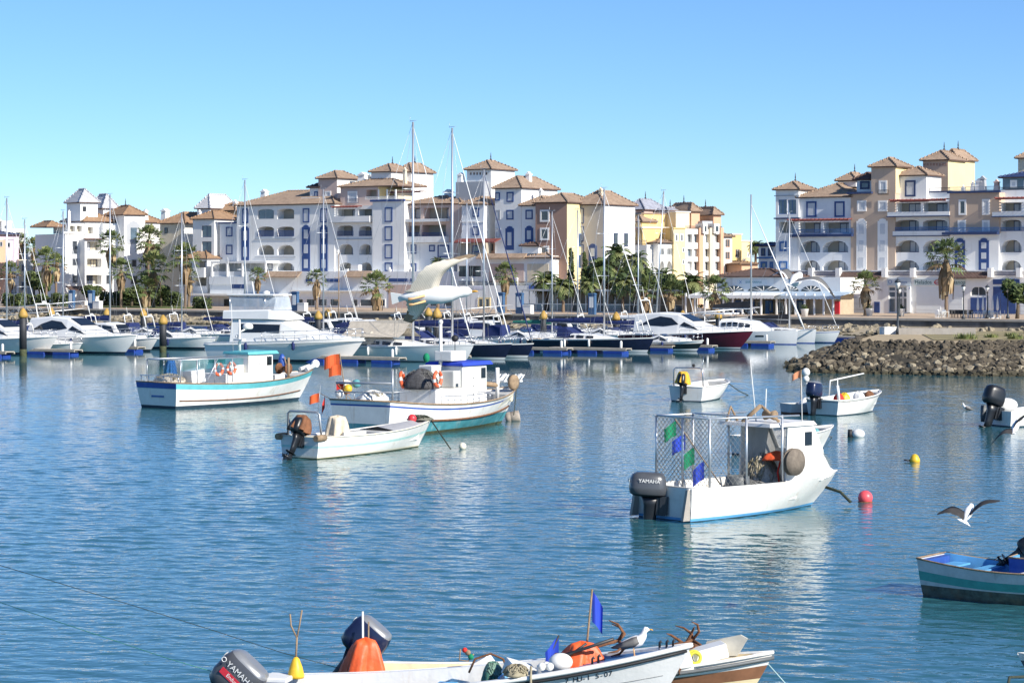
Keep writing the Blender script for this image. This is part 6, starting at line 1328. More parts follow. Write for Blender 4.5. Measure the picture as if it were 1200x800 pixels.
def winch(t, x, y, z, r=.3, w_=.35, name='winch_reel', m=None):
    mb = MB(m or rust, wood); rt = Matrix.Rotation(R(90), 3, 'X'); mb.lathe([(.05, -w_ / 2 - .06), (r, -w_ / 2 - .04), (r, -w_ / 2), (r * .45, -w_ / 2 + .02), (r * .45, w_ / 2 - .02), (r, w_ / 2), (r, w_ / 2 + .04), (.05, w_ / 2 + .06)], (x, y, z), 16, rot=rt); return mb.build(name, t)
# ============ trawler with the turquoise band
a = 50; B = 3.6; t = thing('fishing_boat', 'white fishing boat with a turquoise band and lifebuoys, moored farthest left', 'fishing boat', corner(210, 479.5, a, B * .88), R(a))
h = Hull(11.7, B, 1.42, 1.72, .6, .9, 1.7, .25, 2.5, .95, .14, .22, 2.0)
h.build(t, [('z', .16, anti), ('s', -.34, wpaint), ('s', -.06, turq), ('f', 1, wpaint)], wpaint, wpaint, deckm, tops(.012, .80, 12), .1, 26, fz=.85)
h.strake(t, rust, .52, 0, .035, .02, .95); h.strake(t, wood, None, .0, .035, trans=True)
mb = MB(royal); mb.hexa([h.pt(0, .84, 1) + Vector((-.02, 0, 0)), h.pt(0, .84, -1) + Vector((-.02, 0, 0)), h.pt(0, .84, -1) + Vector((-.004, 0, 0)), h.pt(0, .84, 1) + Vector((-.004, 0, 0)), h.pt(0, .98, 1) + Vector((-.02, 0, 0)), h.pt(0, .98, -1) + Vector((-.02, 0, 0)), h.pt(0, .98, -1) + Vector((-.004, 0, 0)), h.pt(0, .98, 1) + Vector((-.004, 0, 0))]); mb.build('transom_band', t)
mb = MB(bluemid); pz = h.pt(0, .62, 0); mb.box(pz.x - .03, pz.x - .012, -.55, .45, pz.z - .05, pz.z + .05); mb.build('nameplate', t)
def wheelhouse(t, x0, x1, w_, z0, z1, roofm, rake=.25):
    mb = MB(wpaint, roomdark); n_ = 'wheelhouse'
    mb.hexa([(x0, -w_, z0), (x1, -w_, z0), (x1, w_, z0), (x0, w_, z0), (x0, -w_, z1), (x1 - .02, -w_, z1), (x1 - .02, w_, z1), (x0, w_, z1)]); wh = bevel(mb.build(n_, t), .04)
    mb = MB(tint)
    for s_ in (-1, 1): mb.box(x1 - .50, x1 - .12, s_ * (w_ + .002) - .01, s_ * (w_ + .002) + .01, z1 - .62, z1 - .12)
    mb.box(x1 - .012, x1 + .012, -w_ + .12, -.06, z1 - .6, z1 - .12); mb.box(x1 - .012, x1 + .012, .06, w_ - .12, z1 - .6, z1 - .12); mb.build('window', wh)
    mb = MB(greyp)
    for k in range(3): mb.lathe([(.035, -.012), (.035, .012)], ((x0 + x1) / 2 - .15, -w_ - .012, z0 + (z1 - z0) * (.35 + .18 * k)), 8, rot=Matrix.Rotation(R(90), 3, 'X'))
    mb.build('vent', wh)
    mb = MB(roofm); mb.hexa([(x0 - .12, -w_ - .12, z1 + .003), (x1 + .35, -w_ - .15, z1 + .02), (x1 + .35, w_ + .15, z1 + .02), (x0 - .12, w_ + .12, z1 + .003), (x0 - .1, -w_ - .05, z1 + .16), (x1 + .25, -w_ - .05, z1 + .2), (x1 + .25, w_ + .05, z1 + .2), (x0 - .1, w_ + .05, z1 + .16)]); bevel(mb.build('wheelhouse_roof', t), .03); return wh
wheelhouse(t, 5.7, 7.6, .95, .86, 2.75, turq)
mb = MB(wpaint); mb.box(4.0, 5.69, -.95, .95, .86, 1.75); mb.box(4.6, 5.69, -.6, .3, 1.753, 2.2); bevel(mb.build('engine_casing', t), .04)
mb = MB(wpaint); mb.box(8.2, 9.0, -.5, .5, .86, 1.55); bevel(mb.build('fore_hatch', t), .04)
mb = MB(wpaint); mb.tube([(5.9, 0, 2.95), (5.9, 0, 4.7)], [.09, .05], 8); mb.tube([(5.9, 0, 4.0), (6.4, -.1, 4.2)], .05, 5); mb.lathe([(.25, 4.15), (.3, 4.25), (.28, 4.4), (.1, 4.5)], (6.45, -.1, 0), 10); mb.box(5.75, 6.05, -.35, .35, 3.5, 3.62); mb.tube([(5.7, .3, 2.9), (5.6, .35, 5.6)], .015, 4); m_ = mb.build('mast', t)
mb = MB(whitep); mb.ball((5.9, .2, 3.75), .11, 8, 6); mb.build('mast_light', m_)
mb = MB(alu); rz_ = 2.62
for x in (.3, 1.5, 2.8, 4.1):
    for y in (-1.35, 1.35): mb.tube([(x, y, 1.3), (x, y, rz_)], .03, 5)
for y in (-1.35, 1.35): mb.tube([(.1, y, rz_), (5.6, y * .75, rz_)], .035, 5)
mb.tube([(.3, -1.35, rz_), (.3, 1.35, rz_)], .035, 5); mb.tube([(2.2, -1.35, 1.35), (3.0, -1.35, rz_)], .025, 5); mb.build('gantry', t)
mb = MB(steel)
for i in range(6): y = -1.5 + .6 * i; mb.tube([(.02, y, 1.4), (.02, y, 1.75)], .025, 5)
mb.tube([(.02, -1.6, 1.75), (.02, 1.6, 1.75)], .03, 5); mb.build('stern_rail', t)
def netting(name, parent, c00, c10, c01, c11, mat, step=.16, r=.008):
    """diamond net stretched over a quad"""
    c00, c10, c01, c11 = map(Vector, (c00, c10, c01, c11)); Wd = (c10 - c00).length; Hh = (c01 - c00).length; mb = MB(mat)
    def q_(x, y): k, l = x / Wd, y / Hh; return c00.lerp(c10, k).lerp(c01.lerp(c11, k), l)
    n = int((Wd + Hh) / step)
    for i in range(1, n):
        s_ = i * step
        for f in (0, 1):
            x0, y0 = (s_, 0) if s_ < Wd else (Wd, s_ - Wd); x1, y1 = (0, s_) if s_ < Hh else (s_ - Hh, Hh)
            if f: x0, x1 = Wd - x0, Wd - x1
            pts = [q_(lerp(x0, x1, k / 4), lerp(y0, y1, k / 4)) for k in range(5)]; mb.tube(pts, r, 3, False)
    return mb.build(name, parent)
netb = mk('blue_net_twine', (.02, .12, .30), .9, var=.3); netg = mk('grey_net_twine', (.20, .20, .19), .9, var=.3); nett = mk('teal_net_twine', (.05, .30, .33), .9, var=.3)
netting('rail_net', t, (.3, -1.35, 2.0), (5.2, -1.05, 2.2), (.3, -1.35, rz_), (5.2, -1.05, rz_), nett, .14, .010); netting('stern_net', t, (.3, -1.35, 1.8), (.3, 1.35, 1.8), (.3, -1.35, rz_), (.3, 1.35, rz_), nett, .2, .010)
winch(t, 9.35, 0, 1.85, .32, .7, m=rust)
mb = MB(wood); mb.tube([(9.0, -.75, 1.3), (9.0, -.75, 2.5)], .07, 7); mb.tube([(9.9, .2, 1.5), (9.6, .2, 2.5)], .04, 6); mb.build('bow_post', t)
mb = MB(royal); mb.ball((9.7, .5, 2.15), .22, 10, 8, (1, 1, 2.4)); mb.build('bow_fender', t)
mb = MB(whitep, wood); mb.tube([(10.9, -.25, 1.75), (12.0, -.1, 2.05)], .13, 7); mb.tube([(10.9, .25, 1.75), (12.0, .15, 2.0)], .13, 7); mb.lathe([(.2, -.15), (.26, 0), (.2, .15)], (11.8, -.1, 2.05), 10, rot=Matrix.Rotation(R(90), 3, 'X')); mb.build('bow_roller', t)
T1 = t
lifebuoy(W(t, 4.35, -1.0, 2.05), (R(90), 0, R(a)), 'orange lifebuoy right of the pair on the turquoise banded boat'); lifebuoy(W(t, 3.4, -1.0, 2.02), (R(90), 0, R(a)), 'orange lifebuoy left of the pair on the turquoise banded boat')
mb = MB(whitep); mb.box(-.5, .5, -.35, .35, 0, .75); o = bevel(mb.build('fish_box', loc=W(t, 2.2, -.4, 1.3), rot=(0, R(-8), R(a))), .03); tag(o, 'tall white box on the aft deck of the turquoise banded boat', 'box')
o = heap('net_heap', beigec, .6, .45, W(t, 1.0, .3, 1.35), 3, sx=1.0, sy=1.9, strands=16, smat=ropem, rot=R(a)); tag(o, 'pale net heap along the stern of the turquoise banded boat', 'fishing net')
o = drape('net_bundle', (0, 0, 0), .35, .45, 1.2, mk('deep_blue_net', (.02, .10, .30), .9, var=.5, scale=9), None, 4, 9, loc=W(t, 1.6, .9, 1.35)); tag(o, 'dark blue net bundle hanging under the gantry of the turquoise banded boat', 'fishing net')
# ============ trawler with the blue canopy
a = 56; B = 3.7; t = thing('fishing_boat', 'white fishing boat with a royal blue wheelhouse canopy and teal bottom paint', 'fishing boat', corner(459, 513, a, B * .9), R(a))
h = Hull(12.4, B, 1.62, 1.75, .6, .92, 1.9, .15, 2.5, .95, .14, .38, 2.2)
h.build(t, [('z', .12, algae), ('z', .58, antiteal), ('s', -.26, wpaint), ('s', -.18, royal), ('f', 1, wpaint)], wpaint, wpaint, deckm, tops(.012, .82, 12), .1, 26, fz=.9)
h.strake(t, rust, .62, 0, .05, .25, .97); h.strake(t, wood, None, 0, .04, trans=True)
wheelhouse(t, 6.4, 8.4, 1.0, .92, 2.95, bluef)
mb = MB(wpaint); mb.box(4.2, 6.39, -1.05, 1.05, .92, 1.95); mb.box(5.2, 5.95, -.1, .7, 1.953, 3.0); mb.box(6.2, 7.4, -.5, .5, 3.17, 3.65); bevel(mb.build('engine_casing', t), .05)
mb = MB(mk('tank_grey', (.55, .55, .52), .5, var=.12)); mb.box(5.75, 6.35, -.95, -.2, 1.96, 2.75); bevel(mb.build('tank', t), .06); mb = MB(pane); mb.box(5.9, 6.1, -.965, -.952, 2.0, 2.15); mb.build('tank_port', t)
mb = MB(wpaint); mb.tube([(6.3, .2, 2.9), (6.3, .2, 5.0)], [.1, .07], 8); mb.ball((6.3, .2, 5.0), .12, 8, 6); mb.build('mast', t); mb = MB(rubber); mb.tube([(7.6, .3, 3.6), (7.6, .3, 4.3)], .02, 5); mb.ball((7.6, .3, 4.2), .17, 8, 6); mb.build('signal_ball', t)
mb = MB(greenf, wpaint); mb.ball((5.3, .3, 3.35), .16, 8, 6, (1, 1, 1.4)); mb.build('deck_lamp', t)
mb = MB(steel); pulpit(mb, h, .30, .62, .38, 8, .018, .04); mb.build('side_rail', t)
mb = MB(metal); mb.tube([(.15, -1.6, 1.55), (.15, -1.6, 2.95)], .05, 6); mb.tube([(.2, 1.6, 2.35), (.15, -1.6, 2.4)], .06, 6); mb.tube([(.1, 1.6, 1.95), (.1, -1.6, 2.0)], .03, 6)
for y in (1.4, .5, -.5): mb.tube([(.1, y, 1.6), (.1, y, 1.98)], .025, 5)
mb.tube([(.15, -1.6, 2.0), (1.4, -1.65, 2.0)], .03, 5); mb.build('stern_rail', t)
mb = MB(wpaint, wood); mb.tube([(10.0, -.5, 1.2), (10.0, -.5, 2.75)], .10, 8); mb.use(wood); mb.tube([(10.0, -.5, 1.9), (8.6, .7, 2.15)], .12, 7); mb.tube([(9.2, .5, 1.2), (9.2, .5, 2.3)], .09, 6); mb.build('bow_post', t)
mb = MB(rust, dark, wood); mb.mi = 2; mb.lathe([(.05, -.12), (.36, -.10), (.38, 0), (.36, .10), (.2, .12), (.05, .14)], (11.1, -.7, 2.0), 18, rot=Matrix.Rotation(R(90), 3, 'X')); mb.build('winch_reel', t)
for y, x in ((-.15, 11.6), (.5, 11.2)):
    mb = MB(whitep, wood); mb.tube([(x, y, 1.8), (x + 1.0, y, 2.3)], .10, 6)
    for k in range(4): mb.tube([(x + .5, y + .18 * (k - 1.5), 2.02), (x + .9, y + .16 * (k - 1.5), 2.32)], .04, 5)
    mb.box(x + .35, x + .6, y - .35, y + .35, 1.98, 2.06); mb.build('bow_fairlead', t)
mb = MB(gelc); p0 = [h.pt(k, f, -1) + Vector((0, -.03, 0)) for k, f in ((.76, .72), (.86, .74), (.91, .82), (.90, .95), (.84, .93), (.76, .88))]; mb.rings([p0, [p + Vector((.01, .025, 0)) for p in p0]]); mb.build('hull_patch', t)
mb = MB(cream); mb.rings([[h.pt(.90, .85, -1) + Vector((.14 * math.cos(k), -.035, .2 * math.sin(k))) for k in (6.283 * i / 12 for i in range(12))], [h.pt(.90, .85, -1) + Vector((.14 * math.cos(k), .02, .2 * math.sin(k))) for k in (6.283 * i / 12 for i in range(12))]]); mb.build('hull_emblem', t)
T2 = t
lifebuoy(W(t, 4.15, -1.18, 2.45), (R(90), R(0), R(a + 8)), 'orange lifebuoy on the casing of the blue canopied boat', .34); lifebuoy(W(t, 4.1, .8, 2.35), (R(80), R(20), R(a + 20)), 'orange lifebuoy half behind dark nets on the blue canopied boat', .34)
o = heap('net_heap', mk('dark_net', (.06, .06, .065), .95, var=.5, scale=9), .8, .85, W(t, 4.6, .1, 1.95), 8, sx=1, sy=1.1, strands=26, smat=netg, rot=R(a)); tag(o, 'dark net heap on the casing of the blue canopied boat', 'fishing net')
o = heap('float_heap', whitep, .5, .5, W(t, .8, .0, 1.5), 9, sx=1.5, sy=1.2, strands=8, smat=ropem, rot=R(a)); tag(o, 'pale sack at the stern rail of the blue canopied boat', 'sack')
for i, (u, v, m, lb) in enumerate(((383, 462, whitep, 'white float at the port stern corner of the blue canopied boat'), (391, 452, yellowp, 'yellow float above the white float on the blue canopied boat'), (378, 455, teal, 'teal float at the port stern corner of the blue canopied boat'))):
    p = W(t, .35 + .3 * i, 1.55 - .25 * i, 1.85 + .22 * i); mb = MB(m); mb.ball((0, 0, 0), .2, 10, 8); tag(mb.build('float', loc=p), lb, 'float', 'floats at the stern of the blue canopied boat')
b0 = W(t, .7, 1.35, 1.2); flagpole(b0, P(398, 414, b0.y), 'tall pole with two orange flags at the stern of the blue canopied boat', [(.99, .75, .62, orf, (-1, .1, 0)), (.80, .6, .5, orf, (-1, .1, 0)), (.52, .45, .4, whitec, (.5, .3, 0))], r=.022)
b0 = W(t, .5, 1.2, 1.2); flagpole(b0, P(374, 460, b0.y + .3), 'low leaning pole with orange and red flags over the water behind the blue canopied boat', [(.98, .5, .42, orf, (-1, .1, -.1)), (.8, .5, .45, redf, (-.3, .1, -.9))])
b0 = W(t, .9, 1.0, 1.3); flagpole(b0, P(393, 447, b0.y + .2), 'short pole with a bunched red flag beside the yellow float', [(.95, .55, .45, redf, (1, .2, .1)), (.8, .5, .4, orf, (1, .1, .3))])
# ============ open white boat with the arch in front of it
a = 54; B = 2.15; t = thing('open_boat', 'open white boat with a faint turquoise stripe and a metal stern arch', 'boat', corner(374, 538.5, a, B * .92), R(a))
h = Hull(8.4, B, .90, 1.16, .35, .93, 1.25, .04, 2.4, .9, .10, .10, 1.9)
h.build(t, [('z', .05, algae), ('z', .12, gelc), ('f', .62, wpaint), ('f', .70, mk('faded_turquoise', (.42, .66, .62), .5, var=.15, scale=3)), ('f', 1, wpaint)], wpaint, wpaint, deckm, tops(.02, .50, 10) if 0 else [(0, 'rim'), (.012, 'rim'), (.0125, 'open'), (.12, 'open'), (.1205, 'deck'), (.2, 'deck'), (.2005, 'open'), (.3, 'open'), (.4, 'open'), (.5, 'open'), (.5005, 'deck'), (.56, 'deck'), (.5605, 'open'), (.65, 'open'), (.75, 'open'), (.85, 'open'), (.8505, 'deck'), (.92, 'deck'), (1, 'deck')], .10, 24, fz=.35)
h.strake(t, gelc, None, -.02, .028, trans=True)
mb = MB(mk('faded_grey_cover', (.42, .42, .43), .8, var=.1, scale=3, bump=.3, bscale=4)); pts = []
for k in (.57, .66, .75, .84): pts.append([h.sheer(k, 1, .12, -.02), h.sheer(k, .0, .0, .08) * 1, h.sheer(k, -1, .12, -.02)])
for i in range(len(pts)): pts[i][1] = Vector((pts[i][0].x, 0, pts[i][0].z + .14))
mb.smooth = True; mb.rings(pts, False, False, False); mb.build('foredeck_cover', t)
mb = MB(metal); ar = [(.25, .85, .85), (.2, .82, 1.75), (.2, .7, 1.84), (.2, -.7, 1.84), (.2, -.82, 1.75), (.28, -.88, .85)]; mb.tube(ar, .045, 7); mb.tube([(.45, .8, .85), (.25, .8, 1.5)], .03, 5); mb.tube([(.2, -.75, 1.8), (.3, -.8, 2.9)], .014, 4); mb.build('stern_arch', t)
for y in (1.0, -1.0): mb = MB(wood, gelc); mb.lathe([(.13, -.28), (.14, 0), (.13, .28)], (.05, y, .84), 10, rot=Matrix.Rotation(R(90), 3, 'Y')); mb.build('stern_fender', t)
mo = outboard(t, (-.05, -.1, .72), R(28), .95, cowlb, cowlb)
drape('motor_cover', (-.30, 0, .25), .42, .40, .72, mk('brown_cloth', (.20, .085, .04), .9, var=.3, scale=5, bump=.4, bscale=6), mo, 7, 6, top=.55)
T3 = t
o = drape('folded_sail', (0, 0, 0), .42, .34, .78, mk('ivory_canvas', (.68, .58, .44), .9, var=.18, scale=5, bump=.3), None, 5, 5, top=.62, loc=W(t, 1.75, -.45, .84)); tag(o, 'ivory canvas bundle standing on the open boat with the stern arch', 'canvas bundle')
mb = MB(deckm); mb.box(-.7, .7, -.28, .28, 0, .06); mb.box(-.7, .7, -.28, -.2, .063, .16); o = mb.build('wooden_board', loc=W(t, 2.3, -.62, .82), rot=(0, 0, R(a))); tag(o, 'grey board lying on the gunwale beside the ivory canvas bundle', 'board')
mb = MB(redp, rubber); mb.ball((0, 0, .16), .185, 14, 10); o = mb.build('buoy', loc=W(t, 7.15, .05, 1.05)); tag(o, 'red ball buoy lying on the bow of the open boat with the stern arch', 'buoy')
o = heap('chain_heap', mk('grey_rope', (.16, .16, .13), .95, var=.5, scale=9), .3, .2, W(t, 7.65, .05, 1.12), 4, strands=18, smat=ropedk, sx=1.6); tag(o, 'tangle of dark rope on the bow beside the red ball buoy', 'rope')
rope_thing([W(t, 8.35, 0, 1.1), P(528, 526, 94)], 'dark mooring rope running down from the bow of the open boat with the stern arch', .03, ropedk)
rope_thing([W(T2, 12.4, 0, 1.7), P(602, 486, 110)], 'mooring rope from the bow of the blue canopied boat to a grey drum', .025, ropedk, sag=.1)
p = wl(601, 493); mb = MB(mk('rusted_drum', (.35, .30, .25), .7, var=.35, scale=3), greyp); mb.lathe([(.05, -.38), (.28, -.36), (.30, -.12), (.28, -.1), (.30, -.08), (.30, .3), (.28, .34), (.05, .36)], (0, 0, .18), 14, rot=Matrix.Rotation(R(80), 3, 'Y')); o = mb.build('drum_buoy', loc=p); tag(o, 'grey and rust drum floating off the bow of the blue canopied boat', 'buoy')
# ============ white boat with the net cage
a = 40; B = 2.55; t = thing('open_boat', 'white boat with a net cage, cabin and big grey outboard in open water', 'boat', corner(812, 612, a, B * .94), R(a))
h = Hull(7.6, B, .98, 1.06, .35, .95, 1.75, .05, 2.8, .85, .07, .02, 3)
h.build(t, [('z', .02, anti), ('z', .10, skyb), ('f', 1, wpaint)], wpaint, wpaint, deckm, [(0, .62), (.055, .62), (.0555, .95), (.075, .95), (.0755, 'open')] + [(k / 12, 'open') for k in range(2, 8)] + [(.62, 'open'), (.6205, 'deck'), (.75, 'deck'), (.85, 'deck'), (.93, 'deck'), (1, 'deck')], .08, 26, fz=.38, inw=.93)
mb = MB(wpaint); mb.prism([(-.03, .3), (-.10, .985), (.10, .985), (.10, .3)], 'y', -1.13, -1.02); mb.prism([(-.03, .3), (-.10, .985), (.10, .985), (.10, .3)], 'y', 1.02, 1.13); mb.build('stern_post', t)
mb = MB(concrete); mb.prism([(-.35, .05), (-.16, .95), (-.07, .95), (-.07, .05)], 'y', -1.15, -1.05); mb.build('stern_fin', t); mb = MB(concrete); mb.prism([(-.35, .05), (-.16, .95), (-.07, .95), (-.07, .05)], 'y', 1.05, 1.15); mb.build('stern_fin', t)
# cabin: open to the stern, raked front falling to the bow deck
mb = MB(wpaint, wpaint); zt = 2.62; cw = 1.06
for s_ in (-1, 1):
    o_ = [Vector((x, s_ * 1.0, z)) for x, z in ((4.15, .9), (4.25, zt), (5.40, zt), (5.85, 1.82), (5.85, .9))]; mb.rings([o_, [q_ - Vector((0, s_ * .06, 0)) for q_ in o_]])
mb.hexa([(3.35, -cw - .05, zt + .003), (5.5, -cw, zt + .003), (5.5, cw, zt + .003), (3.35, cw + .05, zt + .003), (3.4, -cw, zt + .10), (5.45, -cw + .1, zt + .12), (5.45, cw - .1, zt + .12), (3.4, cw, zt + .10)])
for y0, y1 in ((-.93, -.82), (-.06, .06), (.82, .93)): mb.hexa([(5.78, y0, 1.80), (5.85, y0, 1.80), (5.85, y1, 1.80), (5.78, y1, 1.80), (5.33, y0, zt), (5.40, y0, zt), (5.40, y1, zt), (5.33, y1, zt)])
mb.hexa([(5.76, -.935, .9), (5.845, -.935, .9), (5.845, .935, .9), (5.76, .935, .9), (5.76, -.935, 1.80), (5.845, -.935, 1.80), (5.845, .935, 1.80), (5.76, .935, 1.80)])
Cab([(5.86, .92, 1.80, .97, .9), (6.25, .95, 1.62, .84, .72), (6.85, 1.0, 1.22, .52, .4), (7.3, 1.04, 1.09, .22, .16)]).mesh(mb, .08)
cabn = mb.build('cabin', t)
mb = MB(clear)
for y0, y1 in ((-.82, -.06), (.06, .82)): mb.hexa([(5.80, y0, 1.805), (5.815, y0, 1.805), (5.815, y1, 1.805), (5.80, y1, 1.805), (5.36, y0, 2.60), (5.375, y0, 2.60), (5.375, y1, 2.60), (5.36, y1, 2.60)])
mb.build('windscreen', cabn)
mb = MB(tint); mb.box(5.0, 5.32, -1.012, -1.002, 2.0, 2.42); mb.build('side_window', cabn)
mb = MB(bluemid, dark); mb.box(5.52, 5.7, -.75, -.45, 1.5, 1.72); mb.build('plotter_screen', cabn)
# cage
mb = MB(alu); zc = 3.0; yc = 1.14
posts = [(.75, yc), (.75, .0), (.75, -yc), (2.3, -yc), (3.85, -yc), (2.3, yc), (3.85, yc)]
for x, y in posts: mb.tube([(x, y, .6 if y == 0 else .98), (x, y, zc)], .038, 6)
for y in (-yc, yc): mb.tube([(.65, y, zc), (4.6, y, zc - .05)], .032, 6)
mb.tube([(.75, -yc, zc), (.75, yc, zc)], .032, 6); mb.tube([(.75, -yc, zc), (2.3, yc, zc)], .02, 5); mb.tube([(2.3, -yc, zc), (2.3, yc, zc)], .025, 5); cg = mb.build('cage_frame', t)
netting('stern_net', cg, (.75, -yc, .98), (.75, yc, .98), (.75, -yc, zc), (.75, yc, zc), netg, .17, .0075); netting('side_net', cg, (.75, yc, .98), (4.1, yc, .98), (.75, yc, zc), (4.1, yc, zc), netg, .17, .0075)
netting('side_net', cg, (.75, -yc, 1.0), (2.3, -yc, 1.0), (.75, -yc, zc), (2.3, -yc, zc), netg, .2, .006)
mo = outboard(t, (-.05, .0, .52), R(4), 1.24, cowl, cowl, turn=R(-38), words=[('YAMAHA', .125, (-.40, -.318, .49), (R(90), 0, 0), lettw), ('YAMAHA', .105, (-.86, .0, .45), (R(90), 0, R(-90)), lettw)])
for o in kids(mo):
    if o.name.startswith('cowling'): o.scale = (1.12, 1.18, .84)
winch(t, 4.3, -1.2, 1.55, .42, .10, 'line_reel', mk('reel_brown', (.17, .14, .11), .8, var=.3, scale=6))
mb = MB(wood, redw := redwood); mb.tube([(3.6, .3, zt + .1), (3.9, -.2, zt + .62)], .07, 6); mb.tube([(3.9, -.2, zt + .62), (4.3, -.6, zt + .12)], .05, 6); mb.lathe([(.1, -.25), (.16, -.2), (.1, 0), (.16, .2), (.1, .25)], (4.2, -.3, zt + .32), 10, rot=Matrix.Rotation(R(90), 3, 'X')); mb.tube([(3.4, .8, zt + .1), (3.6, .8, zt + .55), (3.9, .8, zt + .1)], .04, 6); mb.build('roof_roller', t)
mb = MB(whitep); mb.tube([(4.1, .2, zt + .1), (3.95, .3, zt + 2.0)], [.022, .008], 5); mb.tube([(4.4, .1, zt + .1), (4.45, .1, zt + 1.1)], .015, 5); mb.tube([(5.1, -.8, zt + .1), (5.05, -.8, zt + 1.7)], [.018, .01], 5); an = mb.build('antenna', t)
T4 = t
flagpole(W(t, 5.05, -.8, zt + .8), W(t, 5.05, -.8, zt + 1.7), 'small faded orange pennant on the whip antenna of the net cage boat', [(.99, .3, .22, mk('faded_orange', (.6, .25, .13), .8), (-1, .2, -.3))], 'pennant', .012)
c0, c1 = W(t, 2.25, -.1, .9), W(t, 1.15, .75, 2.9)
flagpole(c0, c1, 'leaning pole with two green and two blue flags inside the net cage', [(.97, .42, .46, greenf, (-.9, -.1, -.42)), (.77, .44, .48, bluef, (-.95, .05, -.3)), (.57, .48, .52, greenf, (-.9, -.1, -.45)), (.36, .42, .56, bluef, (-.85, 0, -.5))], r=.02)
mb = MB(greyp); mb.lathe([(.30, 0), (.33, .3), (.31, .52), (.27, .54), (.26, .5)], n=18); o = mb.build('tub', loc=W(t, 2.35, -.72, .62)); o.scale = (1.15, 1.15, 1.1); tag(o, 'dark grey plastic tub behind the side of the net cage boat', 'tub')
o = heap('net_heap', mk('pale_net', (.42, .39, .34), .95, var=.35, scale=9, bump=.6, bscale=16), .62, 1.25, W(t, 4.25, .1, .4), 12, .18, sx=1.0, sy=.95, strands=40, smat=ropem); tag(o, 'tall pale net heap in the cabin opening of the net cage boat', 'fishing net')
o = heap('net_heap', mk('dark_net', (.06, .06, .065)), .6, .45, W(t, 3.1, -.4, .55), 13, .2, sx=1.3, strands=30, smat=netg); tag(o, 'low dark net tangle beside the grey tub', 'fishing net')
o = heap('life_vest', mk('orange_vest', (.70, .10, .03), .85, var=.25, scale=6), .26, .26, W(t, 4.35, -.45, 1.55), 3, .3, sx=1.4, sy=.9); tag(o, 'orange life vest lying on the pale net heap', 'life vest')
rope_thing([W(t, 4.4, -.55, 1.55), W(t, 4.2, -.62, 1.2), W(t, 4.3, -.6, .8)], 'red rope dangling over the pale net heap', .03, redf, 'rope')
pp = W(t, 7.0, 0, .55); rope_thing([pp, P(985, 576, pp.y - .3), P(997, 588, pp.y - .6)], 'weedy dark mooring rope hanging from the bow of the net cage boat', .05, ropedk)
r = random.Random(3)
# ============ boat whose bow shows behind the cabin
a = 40; t = thing('open_boat', 'white boat whose flared bow shows behind the net cage cabin', 'boat', Vector((9.35, 92.3, 0)), R(a)); h = Hull(5.2, 1.9, .75, 1.0, .3, .9, 1.0, .05, 2.6, .9, .12, .03)
h.build(t, [('z', .06, anti), ('f', 1, wpaint)], wpaint, wpaint, deckm, tops(.012, .86, 12), .10, 22, fz=.5); h.strake(t, wpaint, None, 0, .03, trans=True)
for i, (m, x, y) in enumerate(((yellowp, 2.6, -.3), (whitep, 3.0, -.1), (whitep, 2.8, .2), (teal, 3.6, -.5), (whitep, 3.4, .1))): mb = MB(m); mb.ball((0, 0, .1), .15, 8, 6); tag(mb.build('float', loc=W(t, x, y, .72)), 'small float heaped in the boat behind the net cage cabin', 'float', 'floats in the boat behind the cabin')
p = W(t, 5.2, 0, .9); rope_thing([p, P(955, 508, p.y), wl(975, 512)], 'thin mooring rope from the flared bow to the pale lumpy buoy', .02, ropem)
# ============ small boat with the yellow motor cover
a = 62; B = 2.2; t = thing('open_boat', 'small white boat with a yellow cloth over its outboard and a stern arch', 'boat', corner(824, 471, a, B * .95), R(a)); h = Hull(5.7, B, .86, 1.05, .3, .95, 1.0, .04, 2.6, .85, .10, .03)
h.build(t, [('z', .06, anti), ('f', 1, wpaint)], wpaint, wpaint, deckm, tops(.02, .8, 10), .09, 22, fz=.45); h.strake(t, wpaint, None, 0, .03, trans=True)
mb = MB(steel); mb.tube([(.3, .9, .85), (.25, .88, 1.8), (.25, .75, 1.9), (.25, -.75, 1.9), (.25, -.88, 1.8), (.3, -.92, .85)], .045, 6); mb.tube([(.25, -.85, 1.75), (.35, -.95, 2.6)], .015, 4); mb.build('stern_arch', t)
mb = MB(rubber, whitep); mb.ball((.25, -.35, 2.05), .1, 8, 6); mb.build('compass_light', t); mo = outboard(t, (-.04, .1, .74), R(14), .95, cowlb); drape('motor_cover', (-.30, 0, .22), .42, .36, .75, mk('yellow_cloth', (.75, .42, .04), .85, var=.2, scale=5), mo, 3, 6, top=.6)
rope_thing([W(t, 5.7, 0, .95), P(866, 458, 138), wl(877, 463)], 'dark mooring rope off the bow of the boat with the yellow cloth', .03, ropedk)
